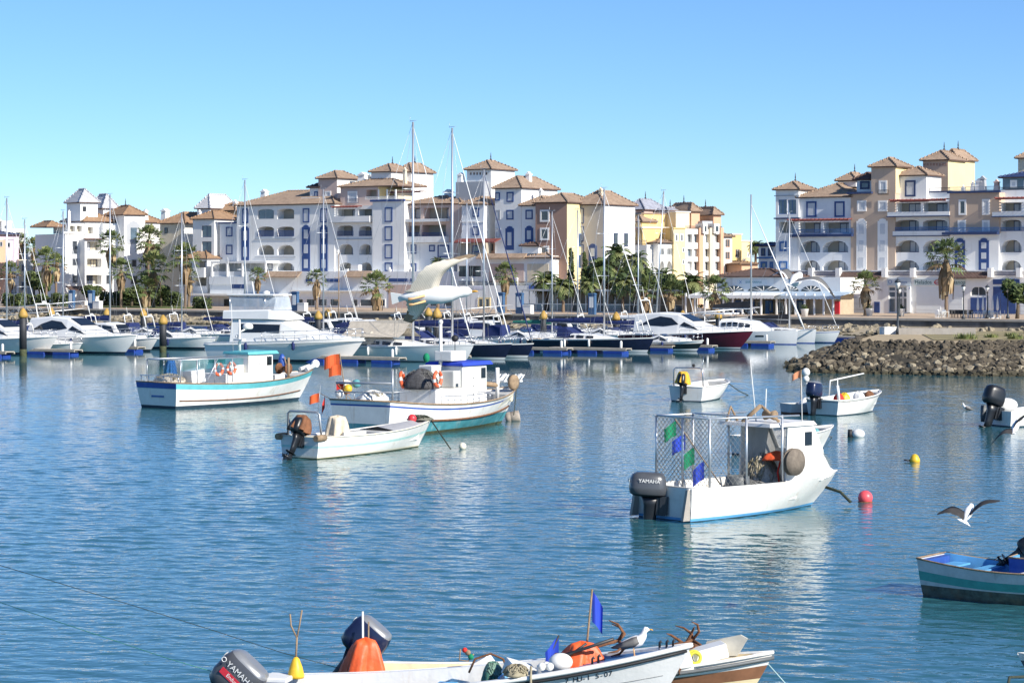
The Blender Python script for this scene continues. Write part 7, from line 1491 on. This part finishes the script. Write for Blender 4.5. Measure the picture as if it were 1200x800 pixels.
# ============ boat with the blue silver outboard and its dinghy
a = 48; B = 2.1; t = thing('open_boat', 'small white boat with a large navy and silver outboard near the rock spit', 'boat', corner(983, 487.5, a, B * .94), R(a)); h = Hull(5.3, B, .80, 1.12, .3, .94, .95, .04, 2.6, .9, .10, .02)
h.build(t, [('z', .05, anti), ('s', -.12, wpaint), ('s', -.08, greyp), ('f', 1, wpaint)], wpaint, wpaint, deckm, tops(.02, .84, 10), .09, 22, fz=.4); h.strake(t, wpaint, None, 0, .03, trans=True)
outboard(t, (-.05, .25, .72), R(8), 1.2, cowln, cowlt)
mb = MB(whitep); mb.tube([(.2, -.85, .8), (.15, -.8, 1.55)], .09, 6); mb.tube([(1.6, .7, .9), (1.7, .7, 1.7), (4.4, .4, 2.0)], .04, 5); mb.tube([(.9, -.3, .6), (.9, -.3, 1.9)], .03, 5); mb.build('side_rail', t); mb = MB(whitep); mb.ball((-.2, .9, 2.2), .22, 10, 8); mb.ball((-.2, .9, 1.85), .18, 10, 8); mb.tube([(-.1, .9, .7), (-.15, .9, 2.3)], .03, 5); mb.build('stern_light', t)
for sh, lb, m, x, y in ((.28, 'red cloth heap in the boat with the navy and silver outboard', redf, 1.0, -.3), (.3, 'yellow crate heap in the boat with the navy and silver outboard', yellowp, 1.4, -.4), (.3, 'white sack in the boat with the navy and silver outboard', whitec, 3.0, -.2), (.28, 'brown heap in the bow of the boat with the navy and silver outboard', rust, 4.3, 0)): tag(heap('cargo_heap', m, sh, sh * 1.3, W(t, x, y, .72), int(x * 10), .2), lb, 'cargo')
a = 25; t = thing('dinghy', 'small grey dinghy tied beside the boat with the navy and silver outboard', 'dinghy', P(921, 487, 119.5).xy.to_3d(), R(a)); t.location.z = 0; h = Hull(2.7, 1.25, .55, .72, .2, .9, .4, .02, 2.4, .6, .14, .04)
h.build(t, [('z', .10, rust), ('f', 1, mk('grey_paint', (.48, .50, .50), .6, var=.15, scale=3))], wpaint, deckm, deckm, tops(.03, .9, 8), .06, 16, fz=.2); o = heap('net_heap', whitec, .42, .5, W(t, 1.2, 0, .3), 6, .15); tag(o, 'pale cloth heap in the small grey dinghy', 'cloth')
# ============ boat with the black outboard, cut by the right edge
a = 24; t = thing('open_boat', 'white boat with a big black outboard cut by the right edge', 'boat', P(1170, 500, 110).xy.to_3d(), R(a)); t.location.z = 0; h = Hull(6.0, 2.3, .75, 1.1, .3, .94, 1.0, .05, 2.6, .9, .10, .02)
h.build(t, [('z', .06, anti), ('f', 1, wpaint)], wpaint, wpaint, deckm, tops(.02, .8, 10), .09, 22, fz=.4); outboard(t, (-.05, -.1, .72), R(18), 1.35, cowlb, cowlb); mb = MB(whitep); mb.ball((.9, .6, .95), .5, 12, 8, (1.2, .8, .7)); mb.build('console', t); mb = MB(greyp); mb.lathe([(.14, -.4), (.16, 0), (.14, .4)], (-.1, 1.05, .55), 8); mb.build('stern_fender', t)
mb = MB(steel); mb.tube([(2, -.9, .85), (2.4, -.9, 1.6), (5, -.4, 1.9)], .03, 5); mb.build('side_rail', t)
# ============ blue boat with the turquoise stripe, right edge
a = -38; t = thing('rowing_boat', 'grey and turquoise striped wooden boat with a blue inside at the right edge', 'boat', Vector((9.68, 52.6, 0)), R(a)); h = Hull(4.6, 1.75, .86, .92, .3, .80, .5, .12, 2.3, .7, .16, .16, 1.6)
hg = mk('pale_grey_paint', (.56, .58, .57), .6, var=.14, scale=3, bump=.15, bscale=12, stain=(.2, .15, .09, (3, 3, 1), .58, .6))
h.build(t, [('z', .26, mk('weedy_bottom', (.10, .12, .10), .85, var=.6, scale=5, stain=(.22, .13, .06, (3, 3, 2), .5, .7))), ('f', .58, hg), ('f', .76, mk('sea_green_stripe', (.07, .36, .32), .55, var=.15, scale=4)), ('f', 1, hg)], skyb, skyb, royal, tops(.03, .9, 10), .07, 22, fz=.32, inw=.9)
h.strake(t, wood, None, .0, .022, trans=True); mb = MB(skyb, whitep); mb.box(1.0, 1.35, -.72, .72, .62, .66); mb.use(whitep); mb.box(2.2, 2.6, -.74, .74, .62, .66); mb.build('thwart', t); mb = MB(skyb); mb.box(.13, .55, -.62, .62, .64, .68); mb.build('stern_seat', t)
TI = t
a = -30; t = thing('rowing_boat', 'blue wooden boat with a black outboard moored behind the turquoise striped one', 'boat', Vector((11.5, 52.1, 0)), R(a)); h = Hull(4.6, 1.6, .95, 1.2, .3, .85, .6, .06, 2.4, .8, .14, .02)
h.build(t, [('z', .1, algae), ('f', 1, royal)], wpaint, skyb, skyb, tops(.02, .86, 10), .07, 20, fz=.45); h.strake(t, wood, None, .0, .02, trans=True); outboard(t, (.05, .05, .86), R(55), .52, cowlb, cowlb)
# ============ white bow in the lower right corner
t = thing('open_boat', 'white boat of which only the bow shows in the lower right corner', 'boat', Vector((13.8, 38.6, 0)), R(183)); h = Hull(5.4, 1.9, .75, 1.0, .3, .9, .8, .05, 2.4, .85, .12, .02)
h.build(t, [('z', .06, anti), ('f', .82, gel), ('f', .9, greyp), ('f', 1, wpaint)], wpaint, wpaint, deckm, tops(.02, .8, 10), .09, 22, fz=.4); rope_thing([W(t, 5.1, 0, .6), P(1183, 793, 37.6), P(1176, 830, 37)], 'dark mooring rope below the white bow in the corner', .025, ropedk)
# ============ the two boats at the bottom of the picture
a = -12; t = thing('open_boat', 'long white boat lettered 7 HU-1 S-07 in the foreground with a tilted grey outboard', 'boat', Vector((-4.28, 37.55, 0)), R(a))
h = Hull(7.25, 1.95, .65, 1.52, .3, .82, 1.15, .03, 2.3, .95, .16, .0, 1.85)
bwhite = mk('chalky_white_paint', (.66, .66, .65), .5, var=.06, scale=3, bump=.1, bscale=18, stain=(.36, .32, .26, (1.2, 1.2, 4), .60, .5))
h.build(t, [('z', .08, algae), ('f', .88, bwhite), ('f', 1, bwhite)], gel, wpaint, mk('boat_blue_floor', (.03, .13, .33), .5, var=.2, scale=4, stain=(.3, .32, .35, (3, 3, 3), .6, .6)), tops(.015, .76, 16), .13, 30, fz=.28, inw=.9)
h.strake(t, rubber, None, -.10, .026, .0, .99); h.strake(t, gel, None, -.03, .04, .0, 1.0)
# planking lines and registration on the starboard bow
mb = MB(greyp)
for f in (.60, .74): mb.tube([h.pt(k, f, -1) + Vector((0, -.003, 0)) for k in (.5, .6, .7, .8, .9, .97)], .004, 4)
mb.build('seam', t)
s_ = '7 HU-1 S-07'; k0, k1 = .75, .85
for i, ch in enumerate(s_):
    if ch == ' ': continue
    k = lerp(k0, k1, (i + .5) / len(s_)); p = h.pt(k, .868, -1); p2 = h.pt(k + .01, .868, -1); up = (h.pt(k, .86, -1) - h.pt(k, .74, -1)).normalized(); fx = (p2 - p).normalized(); nz = fx.cross(up).normalized(); up = nz.cross(fx)
    M3 = Matrix((fx, up, nz)).transposed(); text(ch, .125, lettb, t, p + nz * .006, M3, ext=.001)
mb = MB(whitep); mb.box(.16, .6, .1, .66, .62, .70); mb.box(.9, 1.2, -.80, .80, .50, .56); bevel(mb.build('stern_seat', t), .02)
mb = MB(skyb); mb.box(3.0, 3.3, -.86, .86, .58, .63); mb.box(4.3, 4.34, -.72, .72, .3, 1.0); mb.build('thwart', t)
for x, y in ((6.72, .16), (6.84, .10), (6.95, .05), (5.75, -.45), (5.82, -.3)):
    mb = MB(dark); z_ = h.zs(x / 7.25); mb.tube([(x, y, z_ - .03), (x, y, z_ + .08), (x + .03, y, z_ + .10)], [.02, .02, .03], 6); mb.build('cleat', t)
outboard(t, (-.24, .05, .08), R(42), 1.06, cowl, cowlt, words=[('YAMAHA', .13, (-.34, -.268, .60), (R(90), 0, 0), lettw), ('40', .16, (-.75, -.02, .58), (R(90), 0, R(-90)), lettw)])
mo = [o for o in kids(t) if o.name.startswith('outboard')][0]
mb = MB(signred); mb.box(-.62, -.12, -.274, -.266, .41, .51); sg = mb.build('emblem_plate', mo); text('Enduro', .085, lettw, mo, (-.37, -.277, .46), (R(90), 0, 0), ext=.001)
mb = MB(lettw); mb.torus((-.685, -.262, .60), .036, .007, Matrix.Rotation(R(90), 3, 'X'), 14, 5); mb.build('emblem', mo)
TB = t
# things lying in it
tt = thing('float_marker', 'yellow cone float with a forked stick standing on the white lettered boat', 'marker float', W(t, .62, .55, .64)); mb = MB(yellowp); mb.lathe([(.16, 0), (.17, .06), (.13, .22), (.07, .38), (.03, .42)], n=16); mb.build('cone', tt); mb = MB(wood); mb.tube([(0, 0, .4), (.02, 0, .82)], .022, 6); mb.tube([(.02, 0, .80), (-.10, 0, 1.05), (-.12, .02, 1.28)], .018, 6); mb.tube([(.02, 0, .80), (.07, 0, 1.05), (.12, 0, 1.36)], .018, 6); mb.build('forked_stick', tt); tt.scale = (.82, .82, .82)
b0 = W(t, 5.5, .25, 1.0); flagpole(b0, P(694, 690, b0.y + .1), 'tall leaning pole with a blue flag on the white lettered boat', [(.985, .28, .50, bluef, (.5, .1, -.6))], r=.017)
b0 = W(t, 4.75, .1, .75); flagpole(b0, P(655, 744, b0.y), 'short leaning dark pole with a blue flag on the white lettered boat', [(.99, .30, .34, bluef, (-.7, -.3, -.6))], r=.016, mat=rubber)
o = drape('oilskin_heap', (0, 0, 0), .36, .26, .44, mk('orange_oilskin', (.78, .12, .03), .5, var=.2, scale=4, bump=.3, bscale=6), None, 11, 4, top=.30, loc=W(t, 5.48, .08, 1.02)); tag(o, 'bright orange oilskin heap in front of the tall blue flag', 'oilskin')
mb = MB(whitep); mb.ball((0, 0, .12), .16, 14, 10, (1.2, 1, .9)); tag(mb.build('float', loc=W(t, 5.22, -.30, 1.08)), 'white ribbed float in front of the orange oilskin heap', 'float')
mb = MB(whitep); mb.lathe([(.05, -.16), (.13, -.14), (.14, .14), (.05, .17)], n=12, rot=Matrix.Rotation(R(80), 3, 'Y')); tag(mb.build('canister', loc=W(t, 4.98, -.18, 1.02)), 'off white canister beside the white ribbed float', 'canister')
mb = MB(whitep, deckm); mb.box(-.22, .22, -.16, .16, 0, .26); mb.use(deckm); mb.box(-.15, .15, -.165, -.161, .08, .2); o = bevel(mb.build('plastic_box', loc=W(t, 4.42, .1, .84), rot=(R(10), R(18), R(20))), .03); tag(o, 'tipped white plastic box left of the short blue flag', 'box')
o = heap('green_net', mk('green_net_twine', (.05, .17, .13), .9, var=.4, scale=9), .2, .42, W(t, 4.0, .3, .62), 21, .2, strands=46, smat=mk('pale_green_twine', (.22, .36, .28), .9, var=.3), sx=.9); tag(o, 'green net bundle hung in the white lettered boat', 'fishing net')
mb = MB(rust); mb.tube([(-.35, 0, .2), (-.25, 0, .42), (0, .02, .5), (.2, 0, .42), (.32, 0, .12)], .02, 6); tag(mb.build('hoop', loc=W(t, 3.95, .35, .68)), 'thin rusty hoop over the green net bundle', 'hoop')
def anchor(p, rz, label, sc=1.0, seed=0):
    mb = MB(rust); mb.tube([(-.6, 0, .0), (.35, 0, .28)], .03, 6)
    for k in range(4):
        ang = R(90 * k + 30); d_ = Vector((0, math.cos(ang), math.sin(ang))); b_ = Vector((.35, 0, .28)); mb.tube([b_, b_ + d_ * .16 + Vector((.08, 0, 0)), b_ + d_ * .30 + Vector((.0, 0, .02)), b_ + d_ * .36 + Vector((-.14, 0, .03))], [.028, .026, .02, .008], 6)
    mb.torus((-.63, 0, -.01), .06, .015, Matrix.Rotation(R(90), 3, 'X'), 10, 5); o = mb.build('grapnel_anchor', loc=p, rot=(0, 0, rz)); o.scale = (sc,) * 3; return tag(o, label, 'anchor', 'rusty anchors in the front boats')
anchor(W(t, 5.72, .12, 1.22), R(a + 4), 'rusty grapnel anchor on the white lettered boat left of the standing gull', 1.0)
mb = MB(dark); mb.tube([(-.55, 0, -.06), (.45, 0, .30)], .028, 6); mb.tube([(-.3, .05, -.02), (.0, .1, .2)], .02, 6); tag(mb.build('oar', loc=W(t, 5.6, -.22, 1.28), rot=(0, 0, R(a))), 'dark oar lying across the orange oilskin heap', 'oar')
o = heap('rope_coil', ropem, .2, .14, W(t, 4.6, -.74, 1.05), 6, .15, strands=30, smat=ropem); tag(o, 'pale rope coil on the gunwale under the short blue flag', 'rope'); rope_thing([W(t, 4.85, -.80, 1.2), W(t, 4.87, -.93, 1.08), W(t, 4.87, -.90, .3)], 'pale rope hanging down the side of the white lettered boat', .022, ropem, 'rope')
for i, (x, y) in enumerate(((5.05, -.6), (5.12, -.68), (5.0, -.72))): mb = MB(whitep); mb.ball((0, 0, .06), .065, 8, 6); tag(mb.build('float', loc=W(t, x, y, 1.13)), 'little white float by the pale rope coil', 'float', 'little floats by the rope coil')
# the second boat behind it
a = -10; t = thing('open_boat', 'cream and brown boat behind the white lettered one, its outboard wrapped in orange cloth', 'boat', Vector((-2.55, 39.5, 0)), R(a))
h = Hull(7.0, 1.75, .52, 1.02, .3, .85, .8, .03, 2.3, .95, .14, .02, 2.0); brn = mk('brown_band', (.22, .10, .05), .6, var=.25, scale=4)
h.build(t, [('z', .08, algae), ('f', .66, mk('cream_paint', (.74, .62, .38), .6, var=.1, scale=3)), ('f', .83, brn), ('f', 1, wpaint)], wpaint, mk('cream_inside', (.72, .60, .40), .6, var=.12, scale=4), gelc, tops(.015, .86, 14), .10, 26, fz=.22); h.strake(t, greyp, None, -.10, .035); h.strake(t, wpaint, None, -.01, .03)
mb = MB(gelc); mb.box(1.2, 1.5, -.78, .78, .40, .45); mb.box(3.2, 3.5, -.8, .8, .42, .47); mb.build('thwart', t)
mb = MB(wpaint); mb.ball((6.72, 0, .92), .08, 8, 6, (1.3, 1, .8)); mb.build('stem_head', t)
mo = outboard(t, (.0, .15, .46), R(40), .95, cowln, cowlt, words=[('40', .16, (-.75, .0, .58), (R(90), 0, R(-90)), lettw)])
TC = t
orr = mk('orange_oilskin', (.78, .12, .03)); o = drape('orange_cloth', (0, 0, 0), .35, .24, .66, orr, None, 17, 4, top=.24, loc=W(t, .10, -.42, .45), lean=(.04, 0)); tag(o, 'orange cloth draped in a cone in front of the tilted navy outboard', 'cloth')
rope_ = [(W(t, .12, -.5, .5), P(425, 716, 39.2), .02, 'white stick standing behind the orange cloth', whitep), (W(t, .22, -.55, .5), P(432, 728, 39.2), .014, 'thin brown stick standing behind the orange cloth', wood)]
for p0, p1, r_, lb, m in rope_: tag(rope_thing([p0, p1], lb, r_, m, 'stick'), lb, 'stick')
mb = MB(whitec); mb.prism([(-.35, 0), (.3, 0), (.1, .26)], 'y', -.2, .2); tag(mb.build('white_tarp', loc=W(t, 2.0, .35, .50), rot=(0, 0, R(a))), 'small white tarp tent inside the cream boat', 'tarp')
mb = MB(wood, redf, greenf); mb.ball((0, 0, .12), .05, 8, 6); mb.use(greenf); mb.ball((.05, .0, .05), .05, 8, 6); mb.use(redf); mb.ball((-.05, 0, .16), .045, 8, 6); mb.use(wood); mb.tube([(-.12, 0, .18), (-.14, 0, 0), (0, 0, -.02), (.1, 0, .1)], .012, 5); tag(mb.build('float_string', loc=W(TB, 3.45, .88, .98)), 'small red and green floats tied on the far gunwale', 'float')
# bow clutter of the cream boat
t = TC
mb = MB(whitep); mb.lathe([(.05, -.2), (.2, -.19), (.21, .18), (.05, .2)], n=16, rot=Matrix.Rotation(R(75), 3, 'Y')); tag(mb.build('canister', loc=W(t, 5.5, -.40, .84)), 'white drum lying in the bow of the cream and brown boat', 'drum')
mb = MB(whitep); mb.box(-.3, .3, -.2, .2, 0, .24); tag(bevel(mb.build('plastic_box', loc=W(t, 5.95, -.10, .86), rot=(0, R(-14), R(8))), .02), 'white plastic box tilted in the bow of the cream and brown boat', 'box')
mb = MB(mk('bleached_board', (.50, .48, .42), .85, var=.15, scale=5)); mb.prism([(-.35, 0), (.25, .05), (.42, .34), (.30, .40), (-.28, .26)], 'y', -.03, .03); tag(mb.build('board', loc=W(t, 6.15, .2, .86), rot=(0, 0, R(a - 8))), 'bleached board standing behind the tilted white box', 'board')
anchor(W(t, 5.35, .12, .84), R(30), 'rusty grapnel anchor in the bow of the cream and brown boat', 1.0); anchor(W(t, 5.5, -.05, .78), R(80), 'rusty anchor tipped over the white drum', .95)
o = heap('chain_heap', rust, .32, .28, W(t, 5.5, .1, .80), 14, .3, strands=30, smat=rust, sx=1.2); tag(o, 'rusty chain heap beside the white drum', 'chain')
o = heap('net_heap', mk('dark_net', (.06, .06, .065)), .4, .22, W(t, 5.1, -.3, .66), 15, .2, strands=26, smat=netg, sx=1.3); tag(o, 'dark net tangle behind the bow of the white lettered boat', 'fishing net')
mb = MB(mk('yellow_rope', (.62, .58, .06), .9, var=.2)); mb.torus((0, 0, .06), .11, .03, Matrix.Rotation(R(60), 3, 'X'), 16, 6); mb.torus((.02, 0, .05), .09, .028, Matrix.Rotation(R(75), 3, 'X'), 14, 6); tag(mb.build('rope_coil', loc=W(t, 5.72, -.46, .90)), 'yellow rope coil beside the white drum', 'rope')
rope_thing([W(t, 6.8, 0, .93), P(920, 800, 38.5), P(935, 822, 38.4)], 'pale mooring line running off the bow of the cream and brown boat', .012, mk('pale_line', (.35, .5, .52), .9), sag=0)
# long mooring lines on the left
rope_thing([P(-10, 659, 42), P(120, 698, 41), P(240, 735, 40.2), P(330, 764, 39.7), P(396, 782, 39.4)], 'upper dark mooring line crossing the water at the left', .006, ropedk); rope_thing([P(-10, 702, 40), P(110, 742, 39), P(200, 772, 38.2), P(262, 790, 37.6)], 'lower green mooring line crossing the water at the left', .006, mk('green_line', (.05, .25, .16), .9))
# ============ buoys
def ball(u, v, r_, m, label, sink=.3, name='buoy', sc=(1, 1, 1)):
    p = wl(u, v); mb = MB(m); mb.ball((0, 0, r_ * (1 - sink)), r_, 16, 10, sc); tag(mb.build(name, loc=p), label, 'buoy'); return p
p = wl(1014, 588); tt = thing('mooring_buoy', 'red ball buoy floating off the bow of the net cage boat', 'buoy', p); mb = MB(mk('pink_red_buoy', (.80, .10, .12), .4, var=.12, scale=4)); mb.ball((0, 0, .14), .235, 18, 12); mb.build('ball', tt); mb = MB(rust); mb.torus((0, 0, .0), .215, .03, None, 18, 6); mb.build('weed_ring', tt)
p = wl(1072, 541); tt = thing('mooring_buoy', 'yellow conical buoy floating alone right of the red ball buoy', 'buoy', p); mb = MB(yellowp); mb.lathe([(.1, -.1), (.2, .0), (.2, .1), (.13, .24), (.06, .3), (.02, .31)], n=16); mb.build('cone', tt); mb = MB(dark); mb.tube([(-.18, 0, .05), (-.42, 0, .08)], .03, 5); mb.build('handle', tt)
p = wl(1003, 512); tt = thing('mooring_buoy', 'pale lumpy buoy with a dark end behind the net cage boat', 'buoy', p); mb = MB(whitep); mb.ball((.1, 0, .14), .25, 12, 8, (1.2, 1, .9)); mb.build('ball', tt); mb = MB(rubber); mb.lathe([(.05, -.05), (.12, 0), (.1, .34)], (-.26, 0, 0), 10); mb.build('dark_end', tt)
ball(542, 526, .16, gelc, 'small cream float in front of the teal bottom paint'); ball(370, 472, .12, whitep, 'tiny white float hung near the orange flags') if 0 else None
# ============ gulls
gw = mk('gull_white', (.80, .80, .79), .8, var=.04); gg = mk('gull_grey', (.17, .165, .16), .85, var=.18, scale=14); gd = mk('gull_dark', (.035, .033, .033), .85, var=.3, scale=14); gu = mk('gull_underwing', (.72, .66, .56), .85, var=.12, scale=9); gub = mk('gull_underwing_tip', (.30, .22, .14), .85, var=.3, scale=9)
def barred(m, sc, k):      # feather shafts: fine bars along the wing
    n = m.node_tree; b = n.nodes['Principled BSDF']; src = b.inputs['Base Color'].links[0].from_socket; tc = n.nodes.new('ShaderNodeTexCoord'); wv = n.nodes.new('ShaderNodeTexWave'); wv.inputs['Scale'].default_value = sc; wv.inputs['Distortion'].default_value = 1.5; wv.inputs['Detail'].default_value = 2; wv.bands_direction = 'DIAGONAL'
    n.links.new(tc.outputs['Object'], wv.inputs['Vector']); mr = n.nodes.new('ShaderNodeMapRange'); mr.inputs[3].default_value = k; mr.inputs[4].default_value = 1.0; n.links.new(wv.outputs['Fac'], mr.inputs[0]); mx = n.nodes.new('ShaderNodeMix'); mx.data_type = 'RGBA'; mx.blend_type = 'MULTIPLY'; mx.inputs[0].default_value = 1; n.links.new(src, mx.inputs[6]); n.links.new(mr.outputs[0], mx.inputs[7]); n.links.new(mx.outputs[2], b.inputs['Base Color'])
barred(gu, 34, .84); barred(gub, 34, .7); barred(gg, 30, .8); gbk = mk('gull_bill', (.75, .38, .04), .5); gleg = mk('gull_leg', (.70, .42, .20), .6)
def gull(label, nose, tail, wings, up, top=None, under=None, tip=None, chord=.2, legs=False, size=1.0, tailw=.09, trail=True, taper=0):
    nose, tail = Vector(nose), Vector(tail); c = (nose + tail) / 2; ax = (nose - tail); L = ax.length; x = ax.normalized(); upv = Vector(up); upv = (upv - x * upv.dot(x)).normalized(); sv = upv.cross(x)
    mb = MB(gw, top or gg, under or gu, tip or gd, gub, gbk, gleg); mb.smooth = True
    prof = [(-.34, .02, .012, .01), (-.24, .04, .045, .005), (-.12, .07, .072, -.005), (.02, .092, .092, -.01), (.14, .10, .10, -.01), (.26, .082, .08, 0), (.335, .058, .058, .012), (.385, .058, .055, .02), (.43, .05, .048, .02), (.455, .026, .026, .012), (.47, .014, .014, .006)]
    rg = []; k = L / .80
    for px_, ry, rz_, off in prof: o_ = x * (px_ - .05) * k + upv * off * k; rg.append([o_ + (sv * math.cos(q_) * ry + upv * math.sin(q_) * rz_) * k for q_ in (6.28318 * i / 12 for i in range(12))])
    mb.rings(rg); mb.mi = 5; b0 = x * .41 * k + upv * .006 * k; mb.tube([b0, b0 + x * .05 * k, b0 + x * .075 * k - upv * .012 * k], [.014 * k, .012 * k, .003 * k], 6)
    mb.mi = 3
    for s_ in (-1, 1): mb.ball(x * .345 * k + upv * .035 * k + sv * s_ * .046 * k, .009 * k, 6, 5)
    mb.mi = 0; mb.smooth = False     # tail fan
    t0 = -x * .30 * k; 
    for i in range(6): s0 = (i - 3) / 3; s1 = (i - 2) / 3; mb.rings([[t0 + sv * s0 * .03 * k, t0 + sv * s1 * .03 * k, t0 - x * .15 * k + sv * s1 * tailw * k + upv * .004 * (i % 2), t0 - x * .15 * k + sv * s0 * tailw * k + upv * .004 * (i % 2)], [p - upv * .006 * k for p in (t0 + sv * s0 * .03 * k, t0 + sv * s1 * .03 * k, t0 - x * .15 * k + sv * s1 * tailw * k, t0 - x * .15 * k + sv * s0 * tailw * k)]])
    for pts in wings:
        W_ = [Vector(p) - c for p in pts]; n = 14; path = []
        for i in range(n + 1):
            f = i / n * (len(W_) - 1); j = min(int(f), len(W_) - 2); p0, p1, p2, p3 = W_[max(j - 1, 0)], W_[j], W_[j + 1], W_[min(j + 2, len(W_) - 1)]; u_ = f - j
            path.append(.5 * ((2 * p1) + (p2 - p0) * u_ + (2 * p0 - 5 * p1 + 4 * p2 - p3) * u_ ** 2 + (3 * p1 - p0 - 3 * p2 + p3) * u_ ** 3))
        secs = []
        for i, p in enumerate(path):
            f = i / n; d_ = (path[min(i + 1, n)] - path[max(i - 1, 0)]).normalized(); cv = (-x - d_ * (-x).dot(d_) * .55).normalized(); ch = chord * k * (1 - .25 * f - .55 * max(0, f - .55) ** 1.0 / .45 * 1.0) ; ch = chord * k * (1 - taper * f ** .8) if taper else ch; ch = max(ch, .03 * k)
            nn = d_.cross(cv).normalized(); nn = nn if nn.dot(upv) > 0 else -nn
            sc_ = .92 if i % 2 else 1.0; secs.append([p + cv * -.22 * ch, p + nn * .020 * k * (1 - f * .7) + cv * .12 * ch, p + cv * .62 * ch + nn * .006 * k, p + cv * .80 * ch * sc_, p + cv * .60 * ch - nn * .002 * k, p - nn * .010 * k * (1 - f * .7) + cv * .1 * ch])
        for i in range(n):
            f = (i + .5) / n; A_, B_ = secs[i], secs[i + 1]
            tm = 3 if f > .78 else 1
            for j, m in ((0, tm), (1, tm), (2, 0 if trail and f < .85 else tm), (3, 2 if f < .7 else 4), (4, 2 if f < .8 else 4), (5, 2 if f < .85 else 4)):
                mb.mi = m; j2 = (j + 1) % 6; mb.smooth = j in (0, 1, 4, 5); mb.poly([A_[j], B_[j], B_[j2], A_[j2]])
    if legs:
        mb.mi = 6; mb.smooth = True
        for s_ in (-.035, .03): l0 = -x * .08 * k - upv * .085 * k + sv * s_ * k; l1 = l0 - x * .12 * k - upv * .06 * k; mb.tube([l0, l1, l1 - x * .05 * k - upv * .01 * k], [.014 * k, .010 * k, .022 * k], 5)
    o = mb.build('gull', loc=c); tag(o, label, 'gull', 'gulls over the harbour'); return fixn(o)
d0 = 19.0
gull('big white gull gliding with raised wings in front of the tall masts', P(551, 342, d0), P(464, 349, d0 + .05), [[P(505, 344, d0 - .0), P(513, 322, d0 - .08), P(530, 309, d0 - .10), P(557, 299, d0 - .08)], [P(503, 344, d0 + .03), P(496, 356, d0 + .12), P(491, 366, d0 + .18), P(480, 378, d0 + .20)]], (-.15, .9, .35), chord=.34, legs=True, taper=.72, tailw=.07)
d0 = 27
gull('grey backed gull with drooping wings over the catamaran', P(937, 323, d0 + .42), P(926, 334, d0 - .14), [[P(931, 328, d0 + .15), P(925, 319, d0 + .3), P(918, 316, d0 + .42), P(902, 324, d0 + .55)], [P(937, 327, d0), P(955, 325, d0 - .15), P(967, 332, d0 - .25), P(979, 349, d0 - .35)]], (0, -.85, .55), under=gg, chord=.36)
d0 = 40
gull('dark winged gull flying low over the open water', P(1138, 592, d0 + .45), P(1130, 611, d0 - .12), [[P(1131, 602, d0 + .1), P(1121, 596, d0 + .1), P(1111, 596, d0), P(1098, 602, d0 - .05)], [P(1137, 602, d0 + .1), P(1143, 594, d0 + .15), P(1154, 587, d0 + .1), P(1172, 586, d0)]], (.1, -.9, .5), top=gd, under=gub, chord=.36, tailw=.16, trail=False)
d0 = 46
gull('dark winged gull banking at the right edge beside the black outboard', P(1192, 494, d0 + .38), P(1187, 507, d0 - .14), [[P(1186, 503, d0), P(1178, 504, d0 - .1), P(1171, 509, d0 - .15), P(1162, 520, d0 - .2)], [P(1188, 500, d0 + .1), P(1192, 493, d0 + .2), P(1198, 488, d0 + .25), P(1207, 482, d0 + .3)]], (-.3, -.85, .45), top=gd, under=gd, chord=.34, trail=False)
def standing(loc, rz, label, s=1.0, swim=False):
    mb = MB(gw, gg, gd, gbk, gleg); mb.smooth = True; rg = []
    for px_, pz, rx in ((-.25, .13, .012), (-.20, .145, .035), (-.10, .175, .075), (.0, .20, .095), (.08, .235, .09), (.13, .29, .062), (.15, .335, .048), (.165, .375, .05), (.185, .40, .045), (.215, .405, .03), (.235, .40, .014)):
        tn = Vector((.8, 0, .6)) if px_ < .1 else Vector((.35, 0, .94)) if px_ < .16 else Vector((.9, 0, .4)); s2 = Vector((0, 1, 0)); u2 = tn.cross(s2) * -1; rg.append([Vector((px_, 0, pz)) + (s2 * math.cos(k) + u2.normalized() * math.sin(k)) * rx for k in (6.28318 * i / 12 for i in range(12))])
    mb.rings(rg)
    for s_ in (-1, 1):
        mb.mi = 1; w_ = [Vector((.07, s_ * .088, .25)), Vector((.0, s_ * .105, .215)), Vector((-.14, s_ * .075, .16)), Vector((-.33, s_ * .02, .105))]; hs = (.05, .07, .055, .008)
        mb.rings([[p + Vector((0, s_ * .012, 0)), p + Vector((-.02, -s_ * .03, h_)), p + Vector((0, -s_ * .02, 0)), p + Vector((.02, -s_ * .004, -h_))] for p, h_ in zip(w_, hs)])
        mb.mi = 2; mb.ball((.19, s_ * .043, .41), .008, 6, 5)
        if not swim: mb.mi = 4; mb.tube([(.0, s_ * .035, .12), (.01, s_ * .035, 0)], .008, 5); mb.box(.0, .05, s_ * .035 - .022, s_ * .035 + .022, -.004, .006)
    mb.mi = 3; mb.tube([(.23, 0, .40), (.275, 0, .395), (.29, 0, .382)], [.013, .010, .003], 6)
    o = fixn(mb.build('gull', loc=loc, rot=(0, 0, rz))); o.scale = (s,) * 3; return tag(o, label, 'gull', 'gulls over the harbour')
standing(W(TB, 6.33, .02, h_z := (Hull(7.25, 1.95, .65, 1.52, .3, .82, 1.15, .03, 2.3, .95, .16, .0, 1.85).zs(6.33 / 7.25) - .04)), R(-8), 'white gull standing on the foredeck of the white lettered boat', 1.05)
standing(wl(1133, 480) - Vector((0, 0, .12)), R(170), 'tiny white gull floating left of the boat with the black outboard', 1.1, True)
